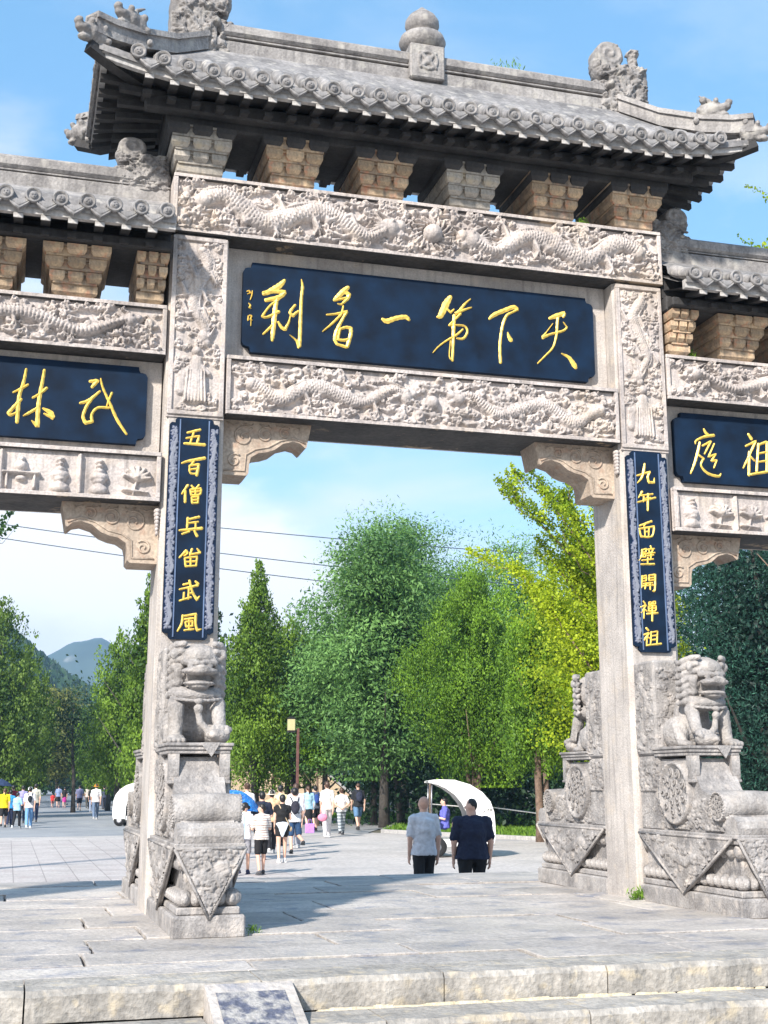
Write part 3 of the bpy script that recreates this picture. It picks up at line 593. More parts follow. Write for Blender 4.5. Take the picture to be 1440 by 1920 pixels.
CH = {'temple':[[(-1.473,5.974,0.014),(-1.517,5.92,0.0252),(-1.594,5.857,0.0279),(-1.678,5.809,0.0167)],[(-1.685,5.823,0.0125),(-1.601,5.844,0.0168),(-1.47,5.851,0.021),(-1.522,5.793,0.021),(-1.656,5.747,0.0167)],[(-1.655,5.741,0.0139),(-1.529,5.775,0.0168)],[(-1.546,5.783,0.0168),(-1.561,5.671,0.0195),(-1.57,5.552,0.0222),(-1.579,5.419,0.0194),(-1.584,5.334,0.0125)],[(-1.542,5.747,0.0112),(-1.612,5.695,0.0097),(-1.691,5.572,0.0111),(-1.638,5.57,0.0125),(-1.526,5.637,0.0153)],[(-1.587,5.491,0.0111),(-1.635,5.435,0.0111),(-1.676,5.39,0.0083)],[(-1.527,5.53,0.0097),(-1.495,5.478,0.0153),(-1.459,5.46,0.0167),(-1.422,5.537,0.0098),(-1.405,5.62,0.0056)],[(-1.361,5.724,0.0112),(-1.41,5.645,0.014),(-1.381,5.611,0.0168),(-1.328,5.665,0.0098)],[(-1.301,6.004,0.0042),(-1.288,5.923,0.0141),(-1.298,5.802,0.014),(-1.304,5.579,0.0154),(-1.308,5.372,0.0167),(-1.315,5.29,0.0181),(-1.344,5.354,0.0097),(-1.409,5.406,0.0042)]],
'name':[[(-0.82,5.97,0.0171),(-0.868,5.923,0.0256),(-0.926,5.856,0.0227),(-0.962,5.819,0.0127)],[(-0.856,5.924,0.0171),(-0.809,5.896,0.0199),(-0.826,5.849,0.017),(-0.884,5.785,0.0099),(-0.922,5.784,0.0071)],[(-0.955,5.816,0.0099),(-0.816,5.863,0.0128)],[(-0.867,5.765,0.0085),(-0.888,5.68,0.0113),(-0.967,5.583,0.0113),(-1.077,5.475,0.0056)],[(-1.036,5.656,0.0085),(-0.939,5.675,0.0113),(-0.828,5.712,0.0142),(-0.869,5.634,0.0127),(-0.933,5.497,0.0169),(-0.951,5.406,0.0169),(-0.928,5.355,0.0112)],[(-0.897,5.518,0.0113),(-0.836,5.543,0.0141),(-0.788,5.538,0.017),(-0.788,5.474,0.0169),(-0.823,5.341,0.0169)],[(-0.9,5.512,0.0113),(-0.919,5.406,0.0112),(-0.861,5.403,0.0141),(-0.806,5.423,0.0113)],[(-0.933,5.357,0.0126),(-0.835,5.334,0.0141)]],
'one':[[(-0.455,5.667,0.0143),(-0.41,5.65,0.0243),(-0.321,5.689,0.0215),(-0.216,5.715,0.0215),(-0.177,5.689,0.0144)]],
'order':[[(0.273,5.983,0.0189),(0.223,5.901,0.0334),(0.165,5.772,0.0275),(0.13,5.75,0.0116)],[(0.233,5.852,0.0102),(0.275,5.814,0.0116),(0.309,5.851,0.0073)],[(0.493,5.983,0.0058),(0.43,5.922,0.0117),(0.368,5.839,0.0146),(0.321,5.803,0.016),(0.422,5.857,0.0117),(0.501,5.891,0.0073)],[(0.382,5.809,0.0116),(0.32,5.742,0.0116),(0.255,5.671,0.0101),(0.35,5.683,0.0102),(0.43,5.676,0.0102),(0.453,5.617,0.0116),(0.409,5.544,0.013),(0.34,5.537,0.0087)],[(0.313,5.787,0.0145),(0.304,5.663,0.0174),(0.299,5.51,0.0144),(0.287,5.294,0.0115)],[(0.403,5.642,0.0087),(0.333,5.574,0.0116),(0.225,5.503,0.0087),(0.134,5.426,0.0072),(0.077,5.359,0.0043)],[(0.267,5.507,0.0043),(0.254,5.339,0.0072),(0.287,5.297,0.0101)]],
'under':[[(0.699,5.787,0.0117),(0.755,5.838,0.0205),(0.882,5.904,0.0206),(0.977,5.945,0.0207),(1.016,5.921,0.0133),(0.96,5.887,0.0103),(0.896,5.846,0.0132),(0.855,5.764,0.0147),(0.825,5.637,0.0132),(0.809,5.482,0.0146),(0.812,5.321,0.0146)],[(0.899,5.657,0.0059),(0.912,5.612,0.0176),(0.93,5.578,0.022)]],
'sky':[[(1.377,5.86,0.0134),(1.453,5.895,0.0238),(1.548,5.936,0.0194),(1.534,5.895,0.0134)],[(1.469,5.873,0.0149),(1.459,5.777,0.0134),(1.446,5.666,0.0119),(1.402,5.537,0.0103),(1.311,5.436,0.0088),(1.226,5.348,0.0073)],[(1.41,5.804,0.0045),(1.335,5.703,0.0059),(1.289,5.64,0.0192),(1.382,5.684,0.0118),(1.528,5.737,0.0119),(1.572,5.781,0.0089),(1.532,5.832,0.0045)],[(1.5,5.481,0.0059),(1.582,5.445,0.0178),(1.636,5.372,0.0267),(1.654,5.34,0.0178)]],
'signature':[[(-1.847,5.818,0.0056),(-1.826,5.827,0.0069),(-1.812,5.807,0.0069),(-1.839,5.792,0.0056)],[(-1.794,5.831,0.0042),(-1.797,5.786,0.0069),(-1.813,5.733,0.0042)],[(-1.826,5.695,0.0055),(-1.809,5.675,0.0083),(-1.822,5.651,0.0069),(-1.805,5.645,0.0055)],[(-1.827,5.563,0.0069),(-1.83,5.518,0.0069)],[(-1.813,5.571,0.0069),(-1.792,5.566,0.0069),(-1.808,5.528,0.0069),(-1.788,5.523,0.0055)],[(-1.799,5.573,0.0042),(-1.801,5.463,0.0041)]],
'forest':[[(-3.888,4.832,0.0099),(-3.902,4.718,0.0131),(-3.933,4.579,0.0147),(-3.938,4.459,0.0163),(-3.939,4.32,0.0147)],[(-3.989,4.6,0.0082),(-3.906,4.653,0.0115),(-3.865,4.684,0.0099)],[(-3.918,4.537,0.0131),(-3.966,4.474,0.0147),(-4.019,4.402,0.0147),(-3.996,4.383,0.013),(-3.931,4.422,0.0082)],[(-3.726,4.837,0.0116),(-3.736,4.733,0.0132),(-3.752,4.594,0.0164),(-3.76,4.456,0.0164),(-3.758,4.295,0.0196),(-3.808,4.342,0.0065)],[(-3.813,4.563,0.0098),(-3.752,4.607,0.0115),(-3.697,4.664,0.0132)],[(-3.761,4.473,0.0115),(-3.836,4.416,0.0131),(-3.885,4.384,0.0065)],[(-3.716,4.468,0.0082),(-3.647,4.431,0.0214),(-3.623,4.382,0.0164),(-3.702,4.418,0.0082)]],
'martial':[[(-3.306,4.764,0.0133),(-3.241,4.775,0.0184),(-3.284,4.711,0.0133)],[(-3.21,4.799,0.0067),(-3.186,4.71,0.01),(-3.113,4.559,0.0117),(-3.041,4.409,0.0133),(-2.95,4.278,0.01)],[(-3.213,4.673,0.01),(-3.309,4.578,0.0149),(-3.384,4.546,0.0116)],[(-3.268,4.616,0.0116),(-3.323,4.525,0.0133),(-3.353,4.42,0.0132),(-3.327,4.358,0.0165),(-3.267,4.375,0.0132),(-3.275,4.443,0.0116),(-3.225,4.512,0.0116),(-3.124,4.52,0.0117)],[(-3.102,4.668,0.01),(-3.142,4.54,0.0083)]],
'court':[[(3.128,4.776,0.0104),(3.149,4.738,0.0156),(3.179,4.723,0.0086)],[(3.016,4.607,0.0069),(3.028,4.644,0.0103),(3.127,4.692,0.0138),(3.241,4.718,0.0156)],[(3.069,4.625,0.0121),(3.039,4.517,0.0155),(2.993,4.39,0.0137),(2.94,4.277,0.0085)],[(3.101,4.592,0.0103),(3.205,4.649,0.0121),(3.119,4.504,0.0086)],[(3.242,4.623,0.0086),(3.163,4.472,0.0103),(3.254,4.51,0.0104),(3.197,4.43,0.012),(3.261,4.443,0.0103),(3.221,4.357,0.0086)],[(3.052,4.482,0.0103),(3.106,4.45,0.012),(3.068,4.373,0.0103),(3.14,4.293,0.0137),(3.269,4.266,0.0137),(3.298,4.298,0.0052)]],
'ancestor':[[(3.668,4.758,0.014),(3.698,4.713,0.0175)],[(3.624,4.625,0.0104),(3.751,4.688,0.014),(3.671,4.542,0.0122),(3.577,4.38,0.0087)],[(3.663,4.56,0.0139),(3.64,4.304,0.0156)],[(3.675,4.51,0.0104),(3.719,4.47,0.0104)],[(3.783,4.658,0.014),(3.755,4.476,0.0139),(3.738,4.353,0.0139)],[(3.778,4.649,0.0122),(3.89,4.693,0.014),(3.864,4.358,0.0157)],[(3.764,4.549,0.0105),(3.871,4.574,0.0105)],[(3.753,4.455,0.0104),(3.864,4.476,0.0105)],[(3.668,4.313,0.0121),(3.894,4.36,0.0139)]],
'five':[[(-2.403,4.284,0.0091),(-2.288,4.32,0.0117)],[(-2.345,4.291,0.0091),(-2.374,4.186,0.0091)],[(-2.411,4.23,0.0091),(-2.292,4.26,0.0091),(-2.31,4.19,0.0117)],[(-2.428,4.178,0.0104),(-2.242,4.178,0.0143)]],
'hundred':[[(-2.445,3.987,0.0077),(-2.381,4.013,0.0116),(-2.238,4.049,0.0143)],[(-2.332,4.017,0.0091),(-2.361,3.972,0.009)],[(-2.373,3.968,0.009),(-2.365,3.9,0.009),(-2.306,3.893,0.009)],[(-2.367,3.969,0.009),(-2.288,3.987,0.0116),(-2.304,3.882,0.0129)],[(-2.359,3.933,0.009),(-2.302,3.944,0.009)]],
'monk':[[(-2.384,3.779,0.0116),(-2.435,3.697,0.0077)],[(-2.406,3.728,0.0103),(-2.403,3.621,0.0115)],[(-2.348,3.778,0.009),(-2.328,3.756,0.009)],[(-2.281,3.788,0.009),(-2.302,3.758,0.009)],[(-2.359,3.741,0.009),(-2.35,3.689,0.009),(-2.268,3.702,0.009),(-2.262,3.757,0.009),(-2.359,3.741,0.009)],[(-2.312,3.753,0.009),(-2.31,3.697,0.009)],[(-2.352,3.718,0.009),(-2.269,3.73,0.009)],[(-2.344,3.67,0.009),(-2.338,3.614,0.009),(-2.285,3.619,0.009),(-2.282,3.679,0.009),(-2.344,3.67,0.009)],[(-2.341,3.642,0.009),(-2.286,3.65,0.009)]],
'soldier':[[(-2.373,3.47,0.0115),(-2.377,3.369,0.0089)],[(-2.377,3.421,0.0089),(-2.279,3.44,0.009)],[(-2.368,3.458,0.009),(-2.272,3.486,0.0115)],[(-2.298,3.433,0.009),(-2.299,3.373,0.009)],[(-2.444,3.352,0.0089),(-2.243,3.381,0.0141)],[(-2.356,3.345,0.0089),(-2.418,3.32,0.0089)],[(-2.308,3.352,0.0089),(-2.284,3.309,0.0128)]],
'keep':[[(-2.436,3.1,0.0076),(-2.378,3.167,0.0114),(-2.365,3.142,0.0076),(-2.395,3.117,0.0063)],[(-2.325,3.182,0.0102),(-2.341,3.126,0.0089)],[(-2.341,3.132,0.0089),(-2.248,3.152,0.0102),(-2.277,3.187,0.0076)],[(-2.388,3.097,0.0089),(-2.378,3.02,0.0089),(-2.282,3.03,0.0089),(-2.275,3.115,0.0089),(-2.388,3.097,0.0089)],[(-2.334,3.107,0.0089),(-2.332,3.028,0.0089)],[(-2.384,3.06,0.0089),(-2.28,3.073,0.0089)]],
'war':[[(-2.392,2.852,0.0088),(-2.35,2.863,0.0089)],[(-2.425,2.807,0.0076),(-2.264,2.849,0.0114)],[(-2.341,2.819,0.0088),(-2.343,2.723,0.0088)],[(-2.339,2.772,0.0088),(-2.306,2.779,0.0088)],[(-2.384,2.777,0.0088),(-2.386,2.716,0.0088)],[(-2.421,2.704,0.0076),(-2.323,2.737,0.0101)],[(-2.338,2.889,0.0101),(-2.308,2.788,0.0101),(-2.265,2.719,0.0126),(-2.243,2.75,0.0051)],[(-2.283,2.885,0.0089),(-2.259,2.864,0.0114)]],
'wind':[[(-2.388,2.57,0.0101),(-2.396,2.495,0.01),(-2.43,2.428,0.0075)],[(-2.389,2.563,0.0088),(-2.27,2.587,0.0113),(-2.27,2.498,0.0101),(-2.253,2.44,0.0113),(-2.219,2.45,0.0063)],[(-2.367,2.537,0.0088),(-2.294,2.548,0.0088)],[(-2.362,2.513,0.0088),(-2.355,2.471,0.0088),(-2.298,2.476,0.0088),(-2.296,2.52,0.0088),(-2.362,2.513,0.0088)],[(-2.33,2.541,0.0088),(-2.327,2.446,0.0088)],[(-2.368,2.437,0.0088),(-2.288,2.448,0.0088)]],
'nine':[[(2.309,4.296,0.0094),(2.296,4.228,0.0141),(2.266,4.142,0.0106),(2.216,4.088,0.0059)],[(2.216,4.166,0.0082),(2.367,4.214,0.0118),(2.338,4.158,0.0118),(2.348,4.102,0.0129),(2.407,4.104,0.0118),(2.411,4.153,0.0047)]],
'year':[[(2.265,3.997,0.0117),(2.221,3.932,0.0058)],[(2.257,3.958,0.0082),(2.383,3.98,0.0094)],[(2.277,3.924,0.0082),(2.359,3.94,0.0082)],[(2.282,3.948,0.0082),(2.275,3.895,0.0082)],[(2.199,3.881,0.0082),(2.411,3.943,0.0106)],[(2.331,3.977,0.0106),(2.32,3.806,0.0105)]],
'face':[[(2.219,3.64,0.0081),(2.355,3.692,0.0117)],[(2.287,3.667,0.0082),(2.267,3.637,0.0081)],[(2.213,3.607,0.0105),(2.229,3.529,0.0104),(2.351,3.535,0.0093),(2.383,3.64,0.0105),(2.213,3.607,0.0093)],[(2.274,3.616,0.0081),(2.275,3.539,0.0081)],[(2.323,3.625,0.0082),(2.316,3.541,0.0081)],[(2.277,3.578,0.0081),(2.319,3.585,0.0081)]],
'wall':[[(2.234,3.388,0.0081),(2.281,3.404,0.0081),(2.272,3.368,0.0081),(2.233,3.364,0.0081)],[(2.234,3.39,0.0093),(2.225,3.331,0.0093),(2.194,3.28,0.0058)],[(2.241,3.341,0.0081),(2.273,3.35,0.0081),(2.269,3.321,0.0081),(2.24,3.318,0.0081),(2.241,3.341,0.0081)],[(2.332,3.432,0.0093),(2.338,3.413,0.0081)],[(2.299,3.397,0.0081),(2.371,3.408,0.0081)],[(2.311,3.388,0.0081),(2.316,3.37,0.0081)],[(2.357,3.396,0.0081),(2.342,3.372,0.0081)],[(2.29,3.355,0.0081),(2.376,3.367,0.0081)],[(2.295,3.332,0.0081),(2.36,3.342,0.0081)],[(2.332,3.365,0.0081),(2.328,3.306,0.0081)],[(2.229,3.282,0.0081),(2.354,3.299,0.0081)],[(2.294,3.311,0.0081),(2.289,3.252,0.0081)],[(2.212,3.24,0.0081),(2.362,3.249,0.0104)]],
'open':[[(2.221,3.121,0.0081),(2.208,3.002,0.008)],[(2.22,3.115,0.0081),(2.267,3.128,0.0081),(2.263,3.076,0.0081),(2.218,3.068,0.0081)],[(2.219,3.094,0.0081),(2.264,3.1,0.0081)],[(2.297,3.13,0.0081),(2.369,3.141,0.0104),(2.356,2.987,0.0104),(2.33,2.972,0.0058)],[(2.3,3.13,0.0081),(2.297,3.077,0.0081),(2.359,3.086,0.0081)],[(2.299,3.104,0.0081),(2.36,3.111,0.0081)],[(2.236,3.043,0.0081),(2.332,3.055,0.0081)],[(2.226,3.02,0.0081),(2.339,3.032,0.0081)],[(2.262,3.05,0.0081),(2.246,2.992,0.0081)],[(2.306,3.054,0.0081),(2.305,2.988,0.0081)]],
'zen':[[(2.223,2.862,0.008),(2.241,2.841,0.008)],[(2.19,2.805,0.008),(2.251,2.827,0.0092),(2.193,2.748,0.0069)],[(2.224,2.791,0.008),(2.219,2.693,0.008)],[(2.236,2.78,0.008),(2.256,2.767,0.008)],[(2.283,2.857,0.0069),(2.309,2.86,0.0069),(2.307,2.834,0.0069),(2.282,2.831,0.0069),(2.283,2.857,0.0069)],[(2.328,2.864,0.0069),(2.355,2.867,0.0069),(2.353,2.842,0.0069),(2.327,2.838,0.0069),(2.328,2.864,0.0069)],[(2.275,2.814,0.008),(2.359,2.823,0.008),(2.35,2.772,0.008),(2.279,2.767,0.008),(2.275,2.814,0.008)],[(2.277,2.791,0.008),(2.354,2.798,0.008)],[(2.256,2.738,0.0092),(2.375,2.75,0.0103)],[(2.319,2.821,0.0092),(2.311,2.671,0.0103)]],
'forefather':[[(2.242,2.593,0.0103),(2.263,2.572,0.0103)],[(2.201,2.525,0.008),(2.27,2.546,0.0103),(2.21,2.474,0.008)],[(2.243,2.511,0.008),(2.235,2.42,0.008)],[(2.252,2.504,0.008),(2.273,2.493,0.008)],[(2.293,2.558,0.008),(2.28,2.438,0.008)],[(2.295,2.553,0.008),(2.364,2.566,0.008),(2.35,2.446,0.008)],[(2.291,2.516,0.008),(2.357,2.525,0.008)],[(2.286,2.476,0.008),(2.352,2.485,0.008)],[(2.248,2.423,0.008),(2.396,2.441,0.0103)]]}
def board(x0, x1, z0, z1, yb, yf, chars, parent=gate, corners=True):
    mb = MB().prism(notched(x0, x1, z0, z1), yf, yb); b = mb.obj('name_board', NAVY, parent)
    for c in chars: stroke_mesh(CH[c], yf-0.003, 0.012).obj('character', GOLD, b)
    return b
board(-1.885, 1.88, 5.195, 6.13, 0.225, 0.15, ['temple', 'name', 'one', 'order', 'under', 'sky', 'signature'])
# --- side bays
def side_bay(s, seed, chars):
    X0, X1 = 2.632, 5.465
    x0, x1 = (X0, X1) if s > 0 else (-X1, -X0)
    r = Relief(X1-X0-0.08, 0.43, 0.009, seed)
    w = r.w
    if s > 0: r.dragon(w-0.1, 0.3, 0.22, 0.09, 2.0, 0.058, 0.055, 1.0)
    else: r.dragon(0.1, w-0.3, 0.22, 0.09, 2.0, 0.058, 0.055, 1.0)
    r.fill(0.065, 50, 0.038, 0.012); r.fill(0.03, 40, 0.022, 0.006)
    carved_beam('side_upper_beam', x0, x1, 5.03, 5.53, -0.02, 0.76, r)
    r = Relief(X1-X0-0.08, 0.38, 0.009, seed+1)
    nP = 4; pw = w/nP
    for i in range(nP):
        cx = (i+0.5)*pw; r.line([(i*pw, 0.0), (i*pw, 0.38)], 0.02, 0.02, 0.03)
        for u, kind in ((-0.17, i % 3), (0.17, (i+1) % 3)):
            x = cx+u
            if kind == 0:   # stupa on a lotus seat
                for zz, rr in ((0.05, 0.09), (0.075, 0.06), (0.13, 0.06), (0.17, 0.085), (0.22, 0.05), (0.27, 0.035), (0.31, 0.04)): r.dome(x, zz, rr*0.62, 0.045, 0, 1.5)
            elif kind == 1: # open lotus on a stem
                for a in range(7): q = math.pi*(a+0.3)/7; r.line([(x, 0.17), (x+0.12*math.cos(q), 0.17+0.11*math.sin(q))], 0.035, 0.018, 0.04)
                r.line([(x, 0.17), (x-0.03, 0.04)], 0.012, 0.012, 0.025); r.dome(x, 0.19, 0.035, 0.055); r.line([(x-0.12, 0.07), (x+0.1, 0.05)], 0.02, 0.01, 0.03)
            else:           # altar table
                r.line([(x-0.15, 0.17), (x+0.15, 0.17)], 0.014, 0.014, 0.04); r.line([(x-0.12, 0.16), (x-0.12, 0.04)], 0.014, 0.014, 0.03); r.line([(x+0.12, 0.16), (x+0.12, 0.04)], 0.014, 0.014, 0.03)
                r.dome(x, 0.23, 0.055, 0.045); r.dome(x, 0.29, 0.03, 0.04); r.dome(x, 0.12, 0.03, 0.03, 0, 1.6)
    carved_beam('side_lower_beam', x0, x1, 3.61, 4.08, -0.03, 0.77, r)
    MB().bbox(x0, x1, 0.22, 0.52, 4.082, 5.028, 0.005).obj('recess_wall', PILLAR, gate)
    a, b_ = (2.775, 5.32) if s > 0 else (-5.32, -2.775)
    board(a, b_, 4.185, 4.945, 0.225, 0.15, chars)
side_bay(-1, 31, ['forest', 'martial']); side_bay(1, 41, ['court', 'ancestor'])
# --- corbels under the beams
def corbel_mesh():
    p = [(0, 0), (0.88, 0), (0.835, -0.225), (0.82, -0.235), (0.77, -0.19), (0.70, -0.175), (0.60, -0.205), (0.52, -0.27), (0.44, -0.30), (0.36, -0.315), (0.29, -0.36), (0.275, -0.42), (0.27, -0.52), (0.245, -0.545), (0, -0.545)]
    mb = MB().prism(p, 0.17, 0.57)
    for cx, cz, r0 in ((0.22, -0.16, 0.11), (0.43, -0.13, 0.085), (0.62, -0.10, 0.06), (0.13, -0.4, 0.07)):
        pts = []
        for i in range(26):
            t = i/25; a = 0.8+t*9.5; q = r0*(1-0.85*t); pts.append((cx+q*math.cos(a), 0.168, cz+q*math.sin(a)))
        mb.tube(pts, 0.011, 6)
    mb.tube([(0.82, 0.168, -0.19), (0.7, 0.168, -0.14), (0.57, 0.168, -0.18), (0.46, 0.168, -0.25), (0.33, 0.168, -0.28), (0.24, 0.168, -0.34), (0.23, 0.168, -0.5), (0.03, 0.168, -0.5)], 0.010, 6)
    for i in range(5): mb.tube([(0.05+i*0.16, 0.168, -0.03), (0.12+i*0.16, 0.168, -0.055), (0.16+i*0.15, 0.168, -0.03)], 0.009, 6)
    return mb.mesh('corbel')
cm = corbel_mesh(); cm.materials.append(CORBEL); cm.materials.append(STAIN_SHADE)
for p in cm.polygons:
    if p.area > 0.004 and p.normal.z < -0.35: p.material_index = 1  # corbel undersides take the painted shade too
for x, z, s in ((-2.055, 4.50, 1), (2.055, 4.50, -1), (-2.62, 3.61, -1), (2.62, 3.61, 1), (-5.467, 3.61, 1), (5.467, 3.61, -1)):
    o = link('corbel', cm, CORBEL, gate); o.location = (x, 0, z); o.scale = (s, 1, 1)
# small carved leaf where corbels meet pillars
lf = MB()
for i in range(7): lf.ball((0.0, 0.0, -0.02-i*0.035), (0.035*(1-0.1*i), 0.05, 0.028), 8, 5)
lm = lf.mesh('leaf_boss')
for x, z in ((2.035, 4.44), (-2.645, 3.56)):
    o = link('leaf_boss', lm, STONE, gate); o.location = (x, 0.06, z)
# --- couplet boards on the pillars
def couplet(cx, chars, seed):
    x0, x1, z0, z1 = cx-0.232, cx+0.232, 2.355, 4.43; nx, nz = 0.055, 0.07
    inner = (cx-0.135, cx+0.135)
    p = [(x0, z0+nz), (x0+0.03, z0+nz-0.02), (x0+nx, z0+nz*0.8), (x0+nx, z0+0.02), (x0+nx+0.02, z0), (x1-nx-0.02, z0), (x1-nx, z0+0.02), (x1-nx, z0+nz*0.8), (x1-0.03, z0+nz-0.02), (x1, z0+nz),
         (x1, z1-nz), (x1-0.02, z1-nz+0.02), (x1-nx, z1-nz*0.75), (x1-nx, z1-0.02), (x1-nx-0.025, z1), (x0+nx+0.025, z1), (x0+nx, z1-0.02), (x0+nx, z1-nz*0.75), (x0+0.02, z1-nz+0.02), (x0, z1-nz)]
    b = MB().prism(p, -0.035, 0.002).obj('couplet_board', NAVY, gate)
    for x in inner: MB().box(x-0.006, x+0.006, -0.043, -0.034, z0+0.02, z1-0.02).obj('moulding', RIM, b)
    for q, xx in enumerate((x0+0.006, inner[1]+0.008)):
        r = Relief(0.083, z1-z0-2*nz-0.02, 0.006, seed+q)
        for t in range(4):
            z = 0.05+t*0.48; r.dragon(z, z+0.36, 0.042, 0.022, 0.9, 0.014, 0.012, t+q, vert=True)
        r.fill(0.014, 200, 0.010, 0.004)
        link('side_relief', r.mesh('relief', (xx, -0.0345, z0+nz+0.01), scale=1.0), SIDEREL, b)
    for c in chars: stroke_mesh(CH[c], -0.037, 0.010).obj('character', GOLD, b)
    frame(x0-0.024, x1+0.024, z0-0.05, z1+0.0, -0.001, 0.001, 0.002)
RIM = plain('blue grey rim paint', (0.10, 0.15, 0.26), 0.5)
SIDEREL = bpy.data.materials.new('dragon strip paint'); SIDEREL.use_nodes = True
n = SIDEREL.node_tree; b = n.nodes['Principled BSDF']; b.inputs['Roughness'].default_value = 0.7
at = n.nodes.new('ShaderNodeAttribute'); at.attribute_name = 'height'
mr = n.nodes.new('ShaderNodeMapRange'); mr.inputs['From Min'].default_value = 0.003; mr.inputs['From Max'].default_value = 0.011; n.links.new(at.outputs['Fac'], mr.inputs['Value'])
mx = n.nodes.new('ShaderNodeMix'); mx.data_type = 'RGBA'; mx.inputs['A'].default_value = (0.018, 0.035, 0.10, 1); mx.inputs['B'].default_value = (0.19, 0.205, 0.25, 1)
n.links.new(mr.outputs[0], mx.inputs['Factor']); n.links.new(mx.outputs['Result'], b.inputs['Base Color'])
couplet(-2.338, ['five', 'hundred', 'monk', 'soldier', 'keep', 'war', 'wind'], 61)
couplet(2.332, ['nine', 'year', 'face', 'wall', 'open', 'zen', 'forefather'], 71)

# --- bracket sets
blk = MB()
# one small trapezoid block, origin at its bottom centre, running through in Y handled by scale
def trap(w0, w1, y0, y1, h, d=0.02):
    mb = MB(); v = [(-w0/2, y0+d, 0), (w0/2, y0+d, 0), (w0/2, y1-d, 0), (-w0/2, y1-d, 0), (-w1/2, y0, h*0.38), (w1/2, y0, h*0.38), (w1/2, y1, h*0.38), (-w1/2, y1, h*0.38), (-w1/2, y0, h), (w1/2, y0, h), (w1/2, y1, h), (-w1/2, y1, h)]
    return mb.add(v, [(3, 2, 1, 0), (0, 1, 5, 4), (1, 2, 6, 5), (2, 3, 7, 6), (3, 0, 4, 7), (4, 5, 9, 8), (5, 6, 10, 9), (6, 7, 11, 10), (7, 4, 8, 11), (8, 9, 10, 11)])
TM = {}
def bracket(cx, z, h, tiers, w0, parent=gate, mat=None, gr=0.075):
    mat = mat or BRACK; base = MB()
    for i in range(tiers):
        w = w0+gr*i; yo = 0.055*i; y0, y1 = -0.005-yo, 0.70+yo*0.4; zz = z+i*h
        if i == 0:
            t = trap(w-0.09, w, y0, y1, h, 0.04); t.v = [(a+cx, b2, c2+zz) for a, b2, c2 in t.v]; base.add(t.v, t.f)
        else: base.box(cx-w/2+0.045, cx+w/2-0.045, y0+0.035, y1-0.035, zz+0.001, zz+h-0.012); base.box(cx-w/2+0.012, cx+w/2-0.012, y0+0.012, y1-0.012, zz+h-0.024, zz+h-0.002)
    S = base.obj('bracket_set', mat, parent)
    for i in range(1, tiers):
        w = w0+gr*i; yo = 0.055*i; bw = (w-0.05)/3
        key = (i, tiers, h, w0)
        if key not in TM: TM[key] = trap(bw*0.72, bw*0.95, -0.012-yo, 0.712+yo*0.4, h*0.80, 0.035).mesh('bracket_block')
        for k in range(3):
            o = link('bracket_block', TM[key], None, S); o.location = (cx+(k-1)*(bw+0.022)+rnd.uniform(-.004, .004), rnd.uniform(-0.006, 0.006), z+i*h+h*0.19)
            o.scale = (rnd.uniform(0.95, 1.03), 1, rnd.uniform(0.96, 1.02))
            if not o.data.materials: o.data.materials.append(mat)
            o.material_slots[0].link = 'OBJECT'; o.material_slots[0].material = SOFFIT if i == tiers-1 and z > 6 else mat  # topmost main tier coloured dark to paint the eave shade
    return S
BRGREY = stone_mat('grey bracket stone', (0.26, 0.24, 0.21), (0.42, 0.38, 0.33), (0.46, 0.39, 0.28), 2.4, 0.5, tint=0.15, fine=40, streak=0.5)
for k, cx in enumerate((-2.37, -1.44, -0.50, 0.45, 1.40, 2.33)):
    bracket(cx, 6.902, 0.118, 4, 0.45, gate, BRGREY if k in (0, 3) else BRACK)
for s in (-1, 1):
    bracket(s*2.80, 5.532, 0.115, 4, 0.26, gr=0.02)
    for cx in (3.50, 4.27, 5.04, 5.75): bracket(s*cx, 5.532, 0.115, 4, 0.42)

RAFT = stone_mat('grey rafter stone', (0.17, 0.165, 0.16), (0.30, 0.29, 0.28), None, 3, 0.3)
RE_ = MB().bbox(-0.043, 0.043, -0.006, 0.006, -0.023, 0.023, 0.003).mesh('rafter_end')
